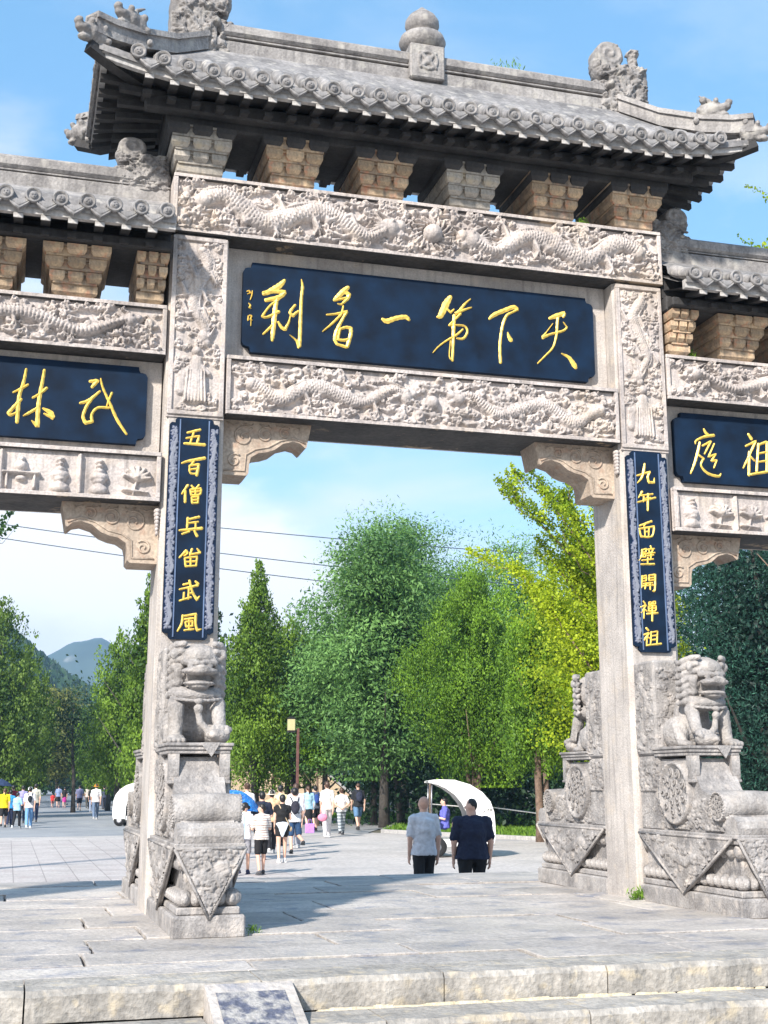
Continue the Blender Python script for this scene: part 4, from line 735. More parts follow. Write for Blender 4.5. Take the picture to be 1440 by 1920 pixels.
# ================================================================ ROOFS
def roof(X0, X1, yh, ze, zr, spacing, xs, hip, ridge_hw, lift_on=True, name='roof', cyl=0.37, ridge_y=0.13):
    """eave lines at y = cyl -/+ yh between X0 and X1; ridge along X at zr"""
    xc = (X0+X1)/2
    def lift(x, y=None):
        if not hip: return 0.0
        t = max(0.0, (abs(x-xc)-2.15)/1.25); return 0.17*t*t
    ZB = 0.13                                   # the rear eave sits a little higher
    def surf(x, v, side):                       # v 0 eave .. 1 ridge
        y = cyl+side*(yh+(ridge_y-yh)*v); z = (ze+(ZB*(1-v) if side > 0 else 0)+lift(x)*(1-v)**2)+(zr-ze)*(v**1.25*0.85+v*0.15)
        return Vector((x, y, z))
    def vmax(x):
        if not hip: return 1.0
        d = (X1-xc)-abs(x-xc); return max(0.06, min(1.0, d/((X1-xc)-ridge_hw)))
    # bed of flat tiles
    for side in (-1, 1):
        mb = MB(); nx = 40; nv = 6; V = []; VV = (0, 0.25, 0.50, 0.53, 0.7, 0.85, 1)
        for i in range(nx+1):
            x = X0+(X1-X0)*i/nx; vm = vmax(x)
            for j in range(nv+1):
                p = surf(x, vm*VV[j], side); V.append((p.x, p.y, p.z+(-0.035 if j < 3 else (0.045 if vm > 0.5 else 0.0))))
            for j in range(nv+1):
                p = surf(x, vm*VV[j], side); V.append((p.x, p.y, p.z-0.10))
        m = 2*(nv+1); f = []
        for i in range(nx):
            a, b2 = i*m, (i+1)*m
            for j in range(nv):
                f.append((a+j, b2+j, b2+j+1, a+j+1)); f.append((a+nv+1+j, a+nv+2+j, b2+nv+2+j, b2+nv+1+j))
            f.append((a, a+nv+1, b2+nv+1, b2))
        mb.add(V, f if side < 0 else [q[::-1] for q in f]); mb.obj('tile_bed', TILE, gate)
    disc = MB().lathe([(0.0, 0.03), (0.072, 0.03), (0.074, -0.014), (0.063, -0.024), (0.053, -0.004), (0.036, -0.004), (0.033, -0.016), (0.022, -0.016), (0.0, -0.02)], (0, 0, 0), 18, 'Y')
    for a in range(3): disc.ball((0.014*math.cos(a*2.1+0.5), -0.018, 0.014*math.sin(a*2.1+0.5)), 0.008, 6, 4)
    disc = disc.mesh('tile_disc')
    hw = spacing/2-0.012; dp = [(-hw, 0.0), (-hw*1.0, -0.05), (-hw*0.72, -0.082), (-hw*0.40, -0.112), (0, -0.145), (hw*0.40, -0.112), (hw*0.72, -0.082), (hw*1.0, -0.05), (hw, 0.0), (hw*0.5, -0.028), (0, -0.038), (-hw*0.5, -0.028)]
    dm = MB().prism(dp, -0.022, 0.008)
    dm.add([(p[0]*0.72, -0.027, -0.045+(p[1]+0.045)*0.6) for p in dp[1:8]], [tuple(range(7))]); dm.tube([(p[0]*0.9, -0.024, p[1]*0.92-0.002) for p in dp[1:8]], 0.006, 5)
    drip = dm.mesh('drip_tile')
    for side in (-1, 1):
        for x in xs:
            vm = min(0.56, vmax(x)); mb = MB(); pts = []; rad = []
            n = 2; 
            for i in range(n+1):
                for e, (dv, rr) in enumerate(((0.0, 0.073), (0.85, 0.066))):
                    v = vm*min(1, (i+dv)/(n+1)); p = surf(x, v, side); pts.append((x+rnd.uniform(-.003, .003), p.y, p.z)); rad.append(rr)
            mb.tube(pts, rad, 10, True, False); o = mb.obj('cover_tile', TILE, gate)
            p = surf(x, 0, side)
            d = link('tile_disc', disc, TILE, gate); d.location = (x, p.y+side*0.034, p.z+rnd.uniform(-.004, .004)); d.rotation_euler = (R(-6)*(-side), rnd.uniform(0, 6), 0 if side < 0 else math.pi)
        for a, b2 in zip(xs[:-1], xs[1:]):
            x = (a+b2)/2; p = surf(x, 0, side)
            d = link('drip_tile', drip, TILE, gate); d.location = (x, p.y+side*(0.004), p.z-0.012); d.rotation_euler = (R(8)*side, 0, 0)
    # eave board and soffit
    for side in (-1, 1):
        mb = MB(); n = 40; V = []
        for i in range(n+1):
            x = X0+(X1-X0)*i/n; z = ze+lift(x)+ZB*(side > 0); y = cyl+side*(yh-0.03); y2 = cyl+side*(yh-0.09)
            V += [(x, y, z-0.055), (x, y, z-0.15), (x, y2, z-0.15), (x, y2, z-0.055)]
        f = [(i*4+k, i*4+(k+1) % 4, i*4+4+(k+1) % 4, i*4+4+k) for i in range(n) for k in range(4)]
        f += [(0, 3, 2, 1), (n*4, n*4+1, n*4+2, n*4+3)]
        mb.add(V, f); mb.obj('eave_board', FASCIA, gate)
        mb = MB(); V = []
        yi = cyl+side*0.30
        for i in range(n+1):
            x = X0+(X1-X0)*i/n; z = ze+lift(x)+ZB*(side > 0); V += [(x, cyl+side*(yh-0.1), z-0.125), (x, yi, z+0.02)]
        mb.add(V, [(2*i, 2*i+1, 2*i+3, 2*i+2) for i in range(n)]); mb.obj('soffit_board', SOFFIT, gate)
    # rafters in two rows
    for side in (-1, 1):
        for a, b2 in zip(xs[:-1], xs[1:]):
            x = (a+b2)/2; z = ze+lift(x)+ZB*(side > 0)
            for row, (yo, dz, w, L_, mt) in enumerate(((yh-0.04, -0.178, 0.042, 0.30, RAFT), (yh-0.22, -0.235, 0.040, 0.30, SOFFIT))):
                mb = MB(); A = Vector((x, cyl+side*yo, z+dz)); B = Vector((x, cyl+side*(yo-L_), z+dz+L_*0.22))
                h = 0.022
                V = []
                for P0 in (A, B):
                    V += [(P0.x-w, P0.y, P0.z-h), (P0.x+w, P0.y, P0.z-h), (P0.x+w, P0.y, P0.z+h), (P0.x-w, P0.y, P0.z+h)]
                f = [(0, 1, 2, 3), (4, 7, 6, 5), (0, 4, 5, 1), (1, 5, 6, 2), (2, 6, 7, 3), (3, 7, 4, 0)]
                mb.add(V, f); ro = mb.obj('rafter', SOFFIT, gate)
                if row == 0: o = link('rafter_end', RE_, FASCIA, ro); o.location = (A.x, A.y+side*0.004, A.z);  # pale cap paints the lit rafter end against its dark body

    return surf, lift
sp = 0.2354
XS = [sp*k for k in range(-13, 14)]
surf, lift = roof(-3.42, 3.42, 1.0, 7.69, 8.42, sp, XS, True, 2.35)
# solid core under the tiles
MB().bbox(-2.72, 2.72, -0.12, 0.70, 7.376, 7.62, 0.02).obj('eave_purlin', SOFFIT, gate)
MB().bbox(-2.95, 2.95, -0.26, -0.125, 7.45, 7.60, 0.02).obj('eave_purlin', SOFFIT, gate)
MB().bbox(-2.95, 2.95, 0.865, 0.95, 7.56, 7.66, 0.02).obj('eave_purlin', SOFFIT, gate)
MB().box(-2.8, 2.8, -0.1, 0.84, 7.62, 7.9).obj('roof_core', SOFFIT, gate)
# gable-end slopes with their own tiles, eave board and rafters
for s in (-1, 1):
    mb = MB(); n = 14
    def es(t, v):     # t -1..1 along Y, v 0..1 inward
        yy = 0.37+t*(1.0-0.87*v); z = 7.69+(0.205*(0.55+0.45*t*t))*(1-v)**2+(8.42-7.69)*v; return (s*(3.42-1.07*v), yy, z)
    V = []; 
    for i in range(n+1):
        for j in range(7):
            p = es(-1+2*i/n, j/6); V.append((p[0], p[1], p[2]-0.035))
        for j in range(7):
            p = es(-1+2*i/n, j/6); V.append((p[0], p[1], p[2]-0.11))
    f = []
    for i in range(n):
        a, b2 = i*14, (i+1)*14
        for j in range(6): f.append((a+j, b2+j, b2+j+1, a+j+1)); f.append((a+7+j, a+8+j, b2+8+j, b2+7+j))
        f.append((a, a+7, b2+7, b2))
    mb.add(V, f); mb.obj('tile_bed', TILE, gate)
    dsc = [o for o in gate.children if o.name.startswith('tile_disc')][0].data; drp = [o for o in gate.children if o.name.startswith('drip_tile')][0].data
    for k in range(-3, 4):
        t = k*0.24/1.0; vm = 1-min(0.9, abs(t))*0.85
        MB().tube([es(t, 0), es(t*1.0, vm*0.5), es(t, vm)], 0.06, 8, True, False).obj('cover_tile', TILE, gate)
        o = link('tile_disc', dsc, TILE, gate); o.location = es(t, 0); o.rotation_euler = (0, 0, R(90)*s)
        if k < 3:
            o = link('drip_tile', drp, TILE, gate); p = es(t+0.12, 0); o.location = (p[0], p[1], p[2]-0.018); o.rotation_euler = (0, 0, R(90)*s)
        for row, (xo, dz) in enumerate(((3.385, -0.22), (3.2, -0.30))):
            m2 = MB(); a = s*xo; b2 = s*(xo-0.45); z = es(t, 0)[2]+dz
            m2.add([(a, 0.37+t-0.036, z-0.03), (a, 0.37+t+0.036, z-0.03), (a, 0.37+t+0.036, z+0.03), (a, 0.37+t-0.036, z+0.03), (b2, 0.37+t*0.8-0.036, z+0.03), (b2, 0.37+t*0.8+0.036, z+0.03), (b2, 0.37+t*0.8+0.036, z+0.09), (b2, 0.37+t*0.8-0.036, z+0.09)],
                   [(0, 1, 2, 3), (4, 7, 6, 5), (0, 4, 5, 1), (1, 5, 6, 2), (2, 6, 7, 3), (3, 7, 4, 0)]); m2.obj('rafter', SOFFIT, gate)
    m2 = MB(); V = []
    for i in range(n+1):
        p = es(-1+2*i/n, 0); V += [(s*3.39, p[1], p[2]-0.055), (s*3.39, p[1], p[2]-0.15), (s*3.33, p[1], p[2]-0.15), (s*3.33, p[1], p[2]-0.055)]
    m2.add(V, [(i*4+k, i*4+(k+1) % 4, i*4+4+(k+1) % 4, i*4+4+k) for i in range(n) for k in range(4)]); m2.obj('eave_board', FASCIA, gate)
    m2 = MB(); V = []
    for i in range(n+1):
        p = es(-1+2*i/n, 0); V += [(s*3.33, p[1], p[2]-0.13), (s*2.6, 0.37+(p[1]-0.37)*0.62, 7.72)]
    m2.add(V, [(2*i, 2*i+1, 2*i+3, 2*i+2) for i in range(n)]); m2.obj('soffit_board', SOFFIT, gate)
    # hip ridges with a dragon head near the tip, corner beam below
    for fb in (-1, 1):
        A = Vector((s*2.35, 0.37+fb*0.14, 8.55)); B = Vector((s*3.05, 0.37+fb*0.72, 8.10)); C_ = Vector((s*3.5, 0.37+fb*1.02, 8.02)); D_ = Vector((s*3.62, 0.37+fb*1.06, 7.98))
        hr = MB()
        pts = [A, A.lerp(B, 0.5)+Vector((0, 0, -0.05)), B, B.lerp(C_, 0.6)+Vector((0, 0, -0.02)), C_]
        for w, dz, h in ((0.075, 0.0, 0.17), (0.095, 0.085, 0.045)):
            V = []
            for i, p in enumerate(pts):
                q = Vector((-fb*0.64, s*0.77, 0)).normalized()*w
                V += [tuple(p+q+Vector((0, 0, dz-h/2-0.04))), tuple(p-q+Vector((0, 0, dz-h/2-0.04))), tuple(p-q*0.9+Vector((0, 0, dz+h/2-0.02))), tuple(p+q*0.9+Vector((0, 0, dz+h/2-0.02)))]
            f = [(i*4+k, i*4+(k+1) % 4, i*4+4+(k+1) % 4, i*4+4+k) for i in range(len(pts)-1) for k in range(4)]+[(3, 2, 1, 0), (len(V)-4, len(V)-3, len(V)-2, len(V)-1)]
            hr.add(V, f)
        hr.obj('hip_ridge', RIDGE, gate)
        MB().tube([(s*2.6, 0.37+fb*0.3, 7.66), (s*3.3, 0.37+fb*0.88, 7.70), (s*3.52, 0.37+fb*1.0, 7.78)], 0.07, 4, False).obj('corner_beam', SOFFIT, gate)
def dragon_head(sc=1.0):
    P = [('s', (0, 0, 0), (0.10, 0.075, 0.085)), ('s', (0.10, 0, 0.0), (0.09, 0.055, 0.045)), ('s', (0.17, 0, 0.045), (0.04, 0.045, 0.035)), ('s', (0.09, 0, -0.075), (0.08, 0.045, 0.028)), ('s', (0.05, 0.05, 0.07), 0.03), ('s', (0.05, -0.05, 0.07), 0.03),
         ('c', (-0.02, 0.04, 0.08), 0.022, (-0.12, 0.055, 0.15), 0.01), ('c', (-0.02, -0.04, 0.08), 0.022, (-0.12, -0.055, 0.15), 0.01), ('s', (-0.08, 0, -0.02), (0.09, 0.085, 0.10))]
    for a in range(6): P.append(('s', (-0.08-0.02*a, 0.07*(1 if a % 2 else -1), 0.09-0.05*a), 0.035))
    return blob([tuple(p) for p in P], 0.013, 1, 'dragon_head', 0.006, 20)
dh = dragon_head()
for s in (-1, 1):
    for fb in (-1, 1):
        ang = math.atan2(fb*0.9, s*1.0)
        o = link('corner_dragon', dh, RIDGE, gate); o.location = (s*3.13, 0.37+fb*0.80, 8.24); o.rotation_euler = (0, 0, ang); o.scale = (1.05, 1.1, 1.1)
        o = link('tip_dragon', dh, RIDGE, gate); o.location = (s*3.50, 0.37+fb*1.0, 7.92); o.rotation_euler = (0, R(4), ang); o.scale = (0.95, 1.2, 1.1)
# --- main ridge
rd = MB().bbox(-2.2, 2.2, 0.24, 0.50, 8.36, 8.60, 0.01).box(-2.2, 2.2, 0.30, 0.44, 8.59, 8.67).bbox(-2.2, 2.2, 0.235, 0.505, 8.622, 8.642, 0.004).bbox(-2.2, 2.2, 0.225, 0.515, 8.665, 8.80, 0.03)
rd.bbox(-2.3, 2.3, 0.21, 0.53, 8.30, 8.37, 0.01).obj('main_ridge', RIDGE, gate)
fb_ = MB().bbox(-0.135, 0.255, 0.17, 0.57, 8.47, 8.88, 0.015); fo = fb_.obj('finial', RIDGE, gate)
r = Relief(0.30, 0.32, 0.007, 90); r.arc(0.15, 0.16, 0.10, 0, 6.28, 0.02, 0.02); r.dome(0.15, 0.16, 0.05, 0.03)
for a in range(4): r.line([(0.15, 0.16), (0.15+0.12*math.cos(a*1.57+0.8), 0.16+0.12*math.sin(a*1.57+0.8))], 0.03, 0.02, 0.022)
link('relief_carving', r.mesh('relief', (-0.09, 0.168, 8.52)), RIDGE, fo)
MB().lathe([(0.10, 0), (0.17, 0.02), (0.235, 0.075), (0.26, 0.135), (0.24, 0.195), (0.17, 0.235), (0.12, 0.25)], (0.06, 0.37, 8.86), 28).obj('finial_lower_bulb', RIDGE, fo)
MB().lathe([(0.10, 0), (0.165, 0.04), (0.19, 0.11), (0.185, 0.165), (0.15, 0.225), (0.10, 0.27), (0.055, 0.31), (0.02, 0.345), (0.0, 0.36)], (0.06, 0.37, 9.095), 28).obj('finial_upper_bulb', RIDGE, fo)
# --- ridge beasts: origin at the outer bottom corner, biting towards +X
def beast(small=False):
    P = [('b', (0.0, 0.46, -0.13, 0.13, 0.0, 0.45)), ('b', (0.0, 0.34, -0.125, 0.125, 0.4, 0.60)), ('s', (0.50, 0, 0.12), (0.12, 0.12, 0.12)), ('s', (0.50, 0, 0.33), (0.14, 0.12, 0.09)), ('s', (0.60, 0, 0.36), (0.05, 0.09, 0.05)), ('s', (0.56, 0, 0.05), (0.09, 0.10, 0.045)),
         ('l', [(0.0, -0.115), (0.15, -0.115), (0.165, -0.09), (0.165, 0.09), (0.15, 0.115), (0.0, 0.115)], (0.43, 0, 0.72), 'Y'), ('c', (0.36, 0, 0.45), 0.12, (0.5, 0, 0.62), 0.12), ('s', (0.5, 0, 0.56), (0.1, 0.12, 0.14))]
    if not small: P += [('c', (0.10, 0, 0.58), 0.055, (0.10, 0, 0.80), 0.05), ('s', (0.10, 0, 0.83), (0.075, 0.06, 0.05)), ('s', (0.10, 0, 0.60), (0.09, 0.09, 0.05))]
    for side in (-1, 1):
        y = side*0.125
        for i in range(30):
            t = i/29; a = 2.2+t*8.0; q = 0.135*(1-0.85*t); P.append(('s', (0.43+q*math.cos(a), side*0.112, 0.72+q*math.sin(a)), 0.018))
        for i in range(26):
            t = i/25; x = 0.04+0.4*t; P.append(('s', (x, y, 0.30+0.10*math.sin(t*7)), 0.033)); P.append(('s', (x*0.9+0.02, y, 0.12+0.06*math.sin(t*9+1)), 0.028)); P.append(('s', (x*0.7+0.03, y, 0.50+0.04*math.sin(t*8+2)), 0.026))
        P.append(('s', (0.46, y, 0.33), 0.045)); P.append(('s', (0.12, y, 0.16), (0.05, 0.03, 0.05))); P.append(('s', (0.52, y*0.9, 0.20), 0.03))
        for i in range(7): P.append(('s', (0.56-0.03*i, y*0.95, 0.445+0.012*i), 0.022))
    me = blob(P, 0.0115, 1, 'ridge_beast', 0.005, 16)
    r = Relief(0.72, 1.0, 0.008, 400+small); r.fill(0.045, 90, 0.03, 0.008)
    for _ in range(16): x, y = r.r.uniform(0.05, 0.6), r.r.uniform(0.05, 0.6); r.line([(x, y), (x+r.r.uniform(-.12, .12), y+r.r.uniform(-.05, .12)), (x+r.r.uniform(-.2, .2), y+0.1)], 0.02, 0.008, 0.03)
    nn = [tuple(v.normal) for v in me.vertices]
    for v, n_ in zip(me.vertices, nn):
        if abs(n_[1]) > 0.45 and 0 <= v.co.x < 0.7 and 0 <= v.co.z < 0.98 and (v.co.x-0.43)**2+(v.co.z-0.72)**2 > 0.027:
            v.co.y += math.copysign(r.H[int(v.co.z/1.0*(r.ny-1)), int(v.co.x/0.72*(r.nx-1))]*0.9, n_[1])
    return me
bm_, bs_ = beast(), beast(True)
for x, s in ((-2.69, 1), (2.71, -1)):
    o = link('ridge_beast', bm_, RIDGE, gate); o.location = (x, 0.37, 8.43); o.scale = (s*1.03, 1.15, 1.03)
# ================================================================ side roofs
for s in (-1, 1):
    xs = [2.725+0.239*k for k in range(15)]
    if s < 0: xs = [-x for x in xs][::-1]
    X0, X1 = (2.635, 6.2) if s > 0 else (-6.2, -2.635)
    roof(X0, X1, 0.9, 6.25, 6.66, 0.239, xs, False, 0)
    a, b2 = sorted((s*2.625, s*6.0))
    MB().bbox(a, b2, -0.1, 0.84, 5.995, 6.16, 0.015).obj('eave_purlin', SOFFIT, gate)
    MB().box(a, b2, -0.02, 0.76, 6.16, 6.42).obj('roof_core', SOFFIT, gate)
    MB().bbox(a, b2, -0.24, -0.105, 6.0, 6.1, 0.015).obj('eave_purlin', SOFFIT, gate)
    m = MB().bbox(a, b2, 0.24, 0.50, 6.58, 6.84, 0.01).box(a, b2, 0.30, 0.44, 6.83, 6.89).bbox(a, b2, 0.24, 0.50, 6.852, 6.868, 0.003).bbox(a, b2, 0.225, 0.515, 6.88, 7.02, 0.03); m.obj('side_ridge', RIDGE, gate)
    o = link('ridge_beast', bs_, RIDGE, gate); o.location = (s*2.64, 0.37, 6.83); o.scale = (s*0.86, 0.95, 0.66)
    o.location.z = 6.80
# ================================================================ DRUM STONES WITH LIONS
def lion_mesh():
    """seated lion facing -Y, its forepaw on a cub at +X"""
    P = [('s', (0, -0.58, 0.27), (0.165, 0.15, 0.27)), ('s', (0.15, -0.54, 0.14), (0.10, 0.16, 0.15)), ('s', (-0.15, -0.54, 0.14), (0.10, 0.16, 0.15)), ('b', (-0.245, 0.245, -0.45, -0.40, 0, 0.30)),
         # forelegs with knobbed shoulders, paws
         ('s', (-0.175, -0.82, 0.33), (0.055, 0.06, 0.06)), ('s', (0.175, -0.82, 0.33), (0.055, 0.06, 0.06)),
         ('c', (-0.16, -0.83, 0.31), 0.066, (-0.165, -0.87, 0.07), 0.054), ('c', (0.165, -0.83, 0.31), 0.062, (0.175, -0.90, 0.16), 0.05),
         ('s', (-0.168, -0.93, 0.038), (0.075, 0.09, 0.042)), ('s', (0.165, -0.95, 0.135), (0.06, 0.07, 0.035)),
         # skull, dome of the forehead, brow, muzzle, jaw
         ('s', (0, -0.76, 0.60), (0.165, 0.13, 0.17)), ('s', (0, -0.80, 0.715), (0.165, 0.165, 0.115)), ('s', (0, -0.70, 0.62), (0.185, 0.12, 0.18)),
         ('c', (-0.125, -0.925, 0.662), 0.027, (-0.02, -0.975, 0.655), 0.024), ('c', (0.125, -0.925, 0.662), 0.027, (0.02, -0.975, 0.655), 0.024),
         ('s', (0, -0.955, 0.590), (0.145, 0.095, 0.036)), ('s', (0, -1.02, 0.615), (0.060, 0.032, 0.026)), ('s', (0.045, -1.03, 0.607), (0.022, 0.020, 0.018)), ('s', (-0.045, -1.03, 0.607), (0.022, 0.020, 0.018)),
         ('s', (-0.075, -0.965, 0.632), (0.028, 0.02, 0.015)), ('s', (0.075, -0.965, 0.632), (0.028, 0.02, 0.015)),
         ('s', (0, -0.925, 0.492), (0.125, 0.095, 0.024)), ('s', (0, -0.93, 0.465), (0.08, 0.07, 0.024)),
         ('c', (-0.15, -0.84, 0.50), 0.03, (-0.155, -0.86, 0.60), 0.035), ('c', (0.15, -0.84, 0.50), 0.03, (0.155, -0.86, 0.60), 0.035),
         # bib
         ('s', (0, -0.80, 0.405), (0.195, 0.145, 0.075)), ('s', (0, -0.74, 0.42), (0.20, 0.12, 0.09)),
         # bell, tassel, ribbon
         ('s', (0.0, -0.962, 0.345), (0.036, 0.03, 0.026)), ('s', (0, -0.955, 0.290), (0.038, 0.034, 0.034)), ('s', (0, -0.95, 0.262), (0.03, 0.028, 0.012)), ('c', (0.0, -0.945, 0.25), 0.024, (0.02, -0.95, 0.17), 0.028), ('c', (0.02, -0.95, 0.17), 0.028, (0.075, -0.965, 0.11), 0.03),
         # cub
         ('s', (0.155, -0.985, 0.065), (0.09, 0.085, 0.065)), ('s', (0.12, -1.045, 0.075), (0.052, 0.045, 0.045)), ('s', (0.10, -1.08, 0.065), (0.028, 0.022, 0.02))]
    for i in range(20):                         # rolled rim of the bib
        t = i/19*math.pi; u = (i+1)/19*math.pi
        if i < 19: P.append(('c', (0.200*math.cos(t), -0.80-0.150*math.sin(t), 0.352+0.02*math.cos(t)**2), 0.0125, (0.200*math.cos(u), -0.80-0.150*math.sin(u), 0.352+0.02*math.cos(u)**2), 0.0125))
    for s in (-1, 1):
        for i in range(4): P.append(('s', (s*0.168+(-0.052+0.035*i), -1.0, 0.028+(0.10 if s > 0 else 0)), (0.020, 0.034, 0.025)))
        P.append(('s', (s*0.19, -0.86, 0.735), (0.032, 0.03, 0.045)))
        for k in range(7):                       # swept locks of the mane, each ending in a curl
            z = 0.80-0.062*k; o = 0.012*(k % 2)
            pts = [(s*(0.12+o), -0.905+0.012*k, z+0.02), (s*(0.172+o), -0.86+0.01*k, z+0.012), (s*(0.20+o*0.5), -0.79, z-0.012), (s*(0.212), -0.715+o, z-0.030), (s*0.208, -0.672, z-0.008)]
            for p, q, r0, r1 in zip(pts[:-1], pts[1:], (0.026, 0.030, 0.030, 0.024), (0.030, 0.030, 0.024, 0.014)): P.append(('c', p, r0, q, r1))
            for i in range(8): q = i*0.8+k; P.append(('s', (s*(0.222-0.001*i), -0.70+0.022*(1-i/12)*math.cos(q), z-0.018+0.022*(1-i/12)*math.sin(q)), 0.009))
        P.append(('c', (s*0.19, -0.61, 0.20), 0.05, (s*0.19, -0.70, 0.05), 0.05)); P.append(('s', (s*0.19, -0.75, 0.03), (0.06, 0.09, 0.034)))
        for i in range(3): P.append(('s', (s*(0.17+0.02*i), -0.835, 0.03), (0.015, 0.025, 0.022)))
        for i in range(3): P.append(('c', (s*(0.185), -0.83+0.012*i, 0.30-0.02*i), 0.008, (s*(0.20), -0.85+0.012*i, 0.12), 0.006))
    for i in range(9): x = -0.12+0.03*i; P.append(('c', (x, -0.955+abs(x)*0.28, 0.70), 0.0105, (x*0.85, -0.855+abs(x)*0.2, 0.818-abs(x)*0.25), 0.010))
    for i in range(9): P.append(('s', (0.155+0.085*math.cos(i*0.7), -1.0+0.05*math.sin(i*0.7), 0.10+0.035*math.sin(i*0.7+0.5)), 0.024))
    return blob(P, 0.0085, 0, 'lion', 0.004, 24, k=0.009)
def panel_relief(w, h, seed, kind='tri'):
    r = Relief(w, h, 0.007, seed)
    return r
DS = {}
def drum_stone():
    root = thing('drum_stone', '', 'drum stone', (0, 0, 0)); H = 0.25
    W = 0.272
    # plinth: base course, lotus mouldings
    pl = MB().bbox(-W, W, -1.83, -0.002, -0.02, 0.145, 0.014)
    pl.bbox(-W+0.035, W-0.035, -1.79, -0.002, 0.145, 0.20, 0.01).bbox(-W+0.085, W-0.085, -1.73, -0.002, 0.20, 0.58, 0.02).bbox(-W+0.03, W-0.03, -1.80, -0.002, 0.575, 0.622, 0.006).bbox(-W+0.006, W-0.006, -1.815, -0.002, 0.622, 0.655, 0.006)
    P0 = pl.obj('plinth', STONE2, root)
    up = MB().ball((0, 0, 0), (0.055, 0.05, 0.062), 10, 7).ball((0, -0.03, 0.0), (0.03, 0.03, 0.045), 8, 5).mesh('lotus_petal'); 
    def petals(z, flip, n1, n2):
        for s in (-1, 1):
            for i in range(n1):
                o = link('lotus_petal', up, STONE2, P0); o.location = (s*(W-0.075), -1.72+i*(1.66/(n1-1)), z); o.rotation_euler = (R(180) if flip else 0, 0, R(90)*s)
        for i in range(n2):
            o = link('lotus_petal', up, STONE2, P0); o.location = (-W+0.10+i*((2*W-0.2)/(n2-1)), -1.735, z); o.rotation_euler = (R(180) if flip else 0, 0, 0)
    petals(0.265, False, 15, 5); petals(0.515, True, 15, 5)
    # triangular carved cloths
    def tri(a, b_, tip, y, seed, axis):
        m = MB()
        if axis == 'X': m.prism([(a[0], a[1]), (b_[0], b_[1]), (tip[0], tip[1])], y, y+0.03 if y < 0 else y-0.03, 'X')
        else: m.prism([(a[0], a[1]), (b_[0], b_[1]), (tip[0], tip[1])], y, y+0.03)
        o = m.obj('cloth_panel', STONE2, root)
        e = MB()
        for p, q in ((a, tip), (b_, tip), (a, b_)):
            p, q = Vector(p), Vector(q)
            if axis == 'X': e.tube([(y, p.x, p.y), (y, q.x, q.y)], 0.013, 6)
            else: e.tube([(p.x, y, p.y), (q.x, y, q.y)], 0.013, 6)
        w_ = b_[0]-a[0]; h_ = a[1]-tip[1]; r = Relief(w_, h_, 0.0075, 300+seed)
        r.dragon(w_*0.72, w_*0.40, h_*0.62, h_*0.10, 0.9, 0.035, 0.022, 0.6); r.fill(0.045, 40, 0.018, 0.006)
        inside = r.Y > (np.abs(r.X-w_/2)/(w_/2))*h_+0.02; r.H *= inside
        if axis == 'X': me = r.mesh('relief', (y-math.copysign(0.001, -y)*0-(0.0 if y < 0 else 0.0)+math.copysign(0.0015, y), a[0], tip[1]), (0, 1, 0), (math.copysign(1, y), 0, 0))
        else: me = r.mesh('relief', (a[0], y-0.0015, tip[1]), (1, 0, 0), (0, -1, 0))
        bm = bmesh.new(); bm.from_mesh(me); ins = inside.ravel(); bm.verts.ensure_lookup_table()
        bmesh.ops.delete(bm, geom=[v for v in bm.verts if not ins[v.index]], context='VERTS'); bm.to_mesh(me); bm.free()
        link('relief_carving', me, STONE2, o)
        e.obj('cloth_carving', STONE2, o)
    tri((-1.74, 0.62), (-0.03, 0.62), (-0.87, 0.115), -W-0.004, 1, 'X'); tri((-1.74, 0.62), (-0.03, 0.62), (-0.87, 0.115), W+0.004, 2, 'X')
    tri((-W+0.005, 0.62), (W-0.005, 0.62), (0, 0.12), -1.832, 3, 'Y')
    # big drum
    def drum(cy, cz, r, w, name, rim=True):
        prof = [(0.0, -w+0.018), (r*0.86, -w+0.018), (r*0.9, -w), (r*0.985, -w), (r, -w+0.02), (r*1.06, -w*0.45), (r*1.07, 0), (r*1.06, w*0.45), (r, w-0.02), (r*0.985, w), (r*0.9, w), (r*0.86, w-0.018), (0.0, w-0.018)]
        o = MB().lathe(prof, (0, cy, cz), 40, 'X').obj(name, STONE2, root)
        if rim:
            pm = MB().ball((0, 0, 0), (0.026, r*0.185, r*0.185), 10, 6).mesh('rosette_petal'); sp_ = MB()
            sp_.tube([(0.0, r*0.13*(1-i/14)*math.cos(i*0.6), r*0.13*(1-i/14)*math.sin(i*0.6)) for i in range(11)], r*0.028, 5); spm = sp_.mesh('petal_scroll')
            for s in (-1, 1):
                studs = MB()
                for k in range(28): a = k/28*6.283; studs.ball((s*(w-0.001), cy+r*0.94*math.cos(a), cz+r*0.94*math.sin(a)), 0.010, 6, 4)
                studs.obj('bead_ring', STONE2, o, 'stuff')
                for nr, rr_, sz in ((6, 0.34, 1.05), (9, 0.64, 0.9), (1, 0.0, 1.0)):
                    for k in range(nr):
                        q = k/nr*6.283+nr; pp = (s*(w-0.020), cy+r*rr_*math.cos(q), cz+r*rr_*math.sin(q))
                        x = link('rosette_petal', pm, STONE2, o); x.location = pp; x.scale = (0.55, sz*(0.85+0.2*(k % 2))*1.1, sz*1.1)
                        x = link('petal_scroll', spm, STONE2, o); x.location = (s*(w-0.001), pp[1], pp[2]); x.rotation_euler = (q, 0, 0)
        return o
    drum(-0.72, 0.995, 0.285, 0.262, 'drum'); drum(-1.50, 0.885, 0.125, 0.262, 'small_drum')
    # shoulder between the drums, back block, front roll
    sh = [(-0.02, 0.655), (-1.62, 0.655), (-1.64, 0.76), (-1.58, 0.86), (-1.44, 0.97), (-1.30, 0.98), (-1.16, 1.02), (-1.06, 1.16), (-0.98, 1.30), (-0.02, 1.30)]
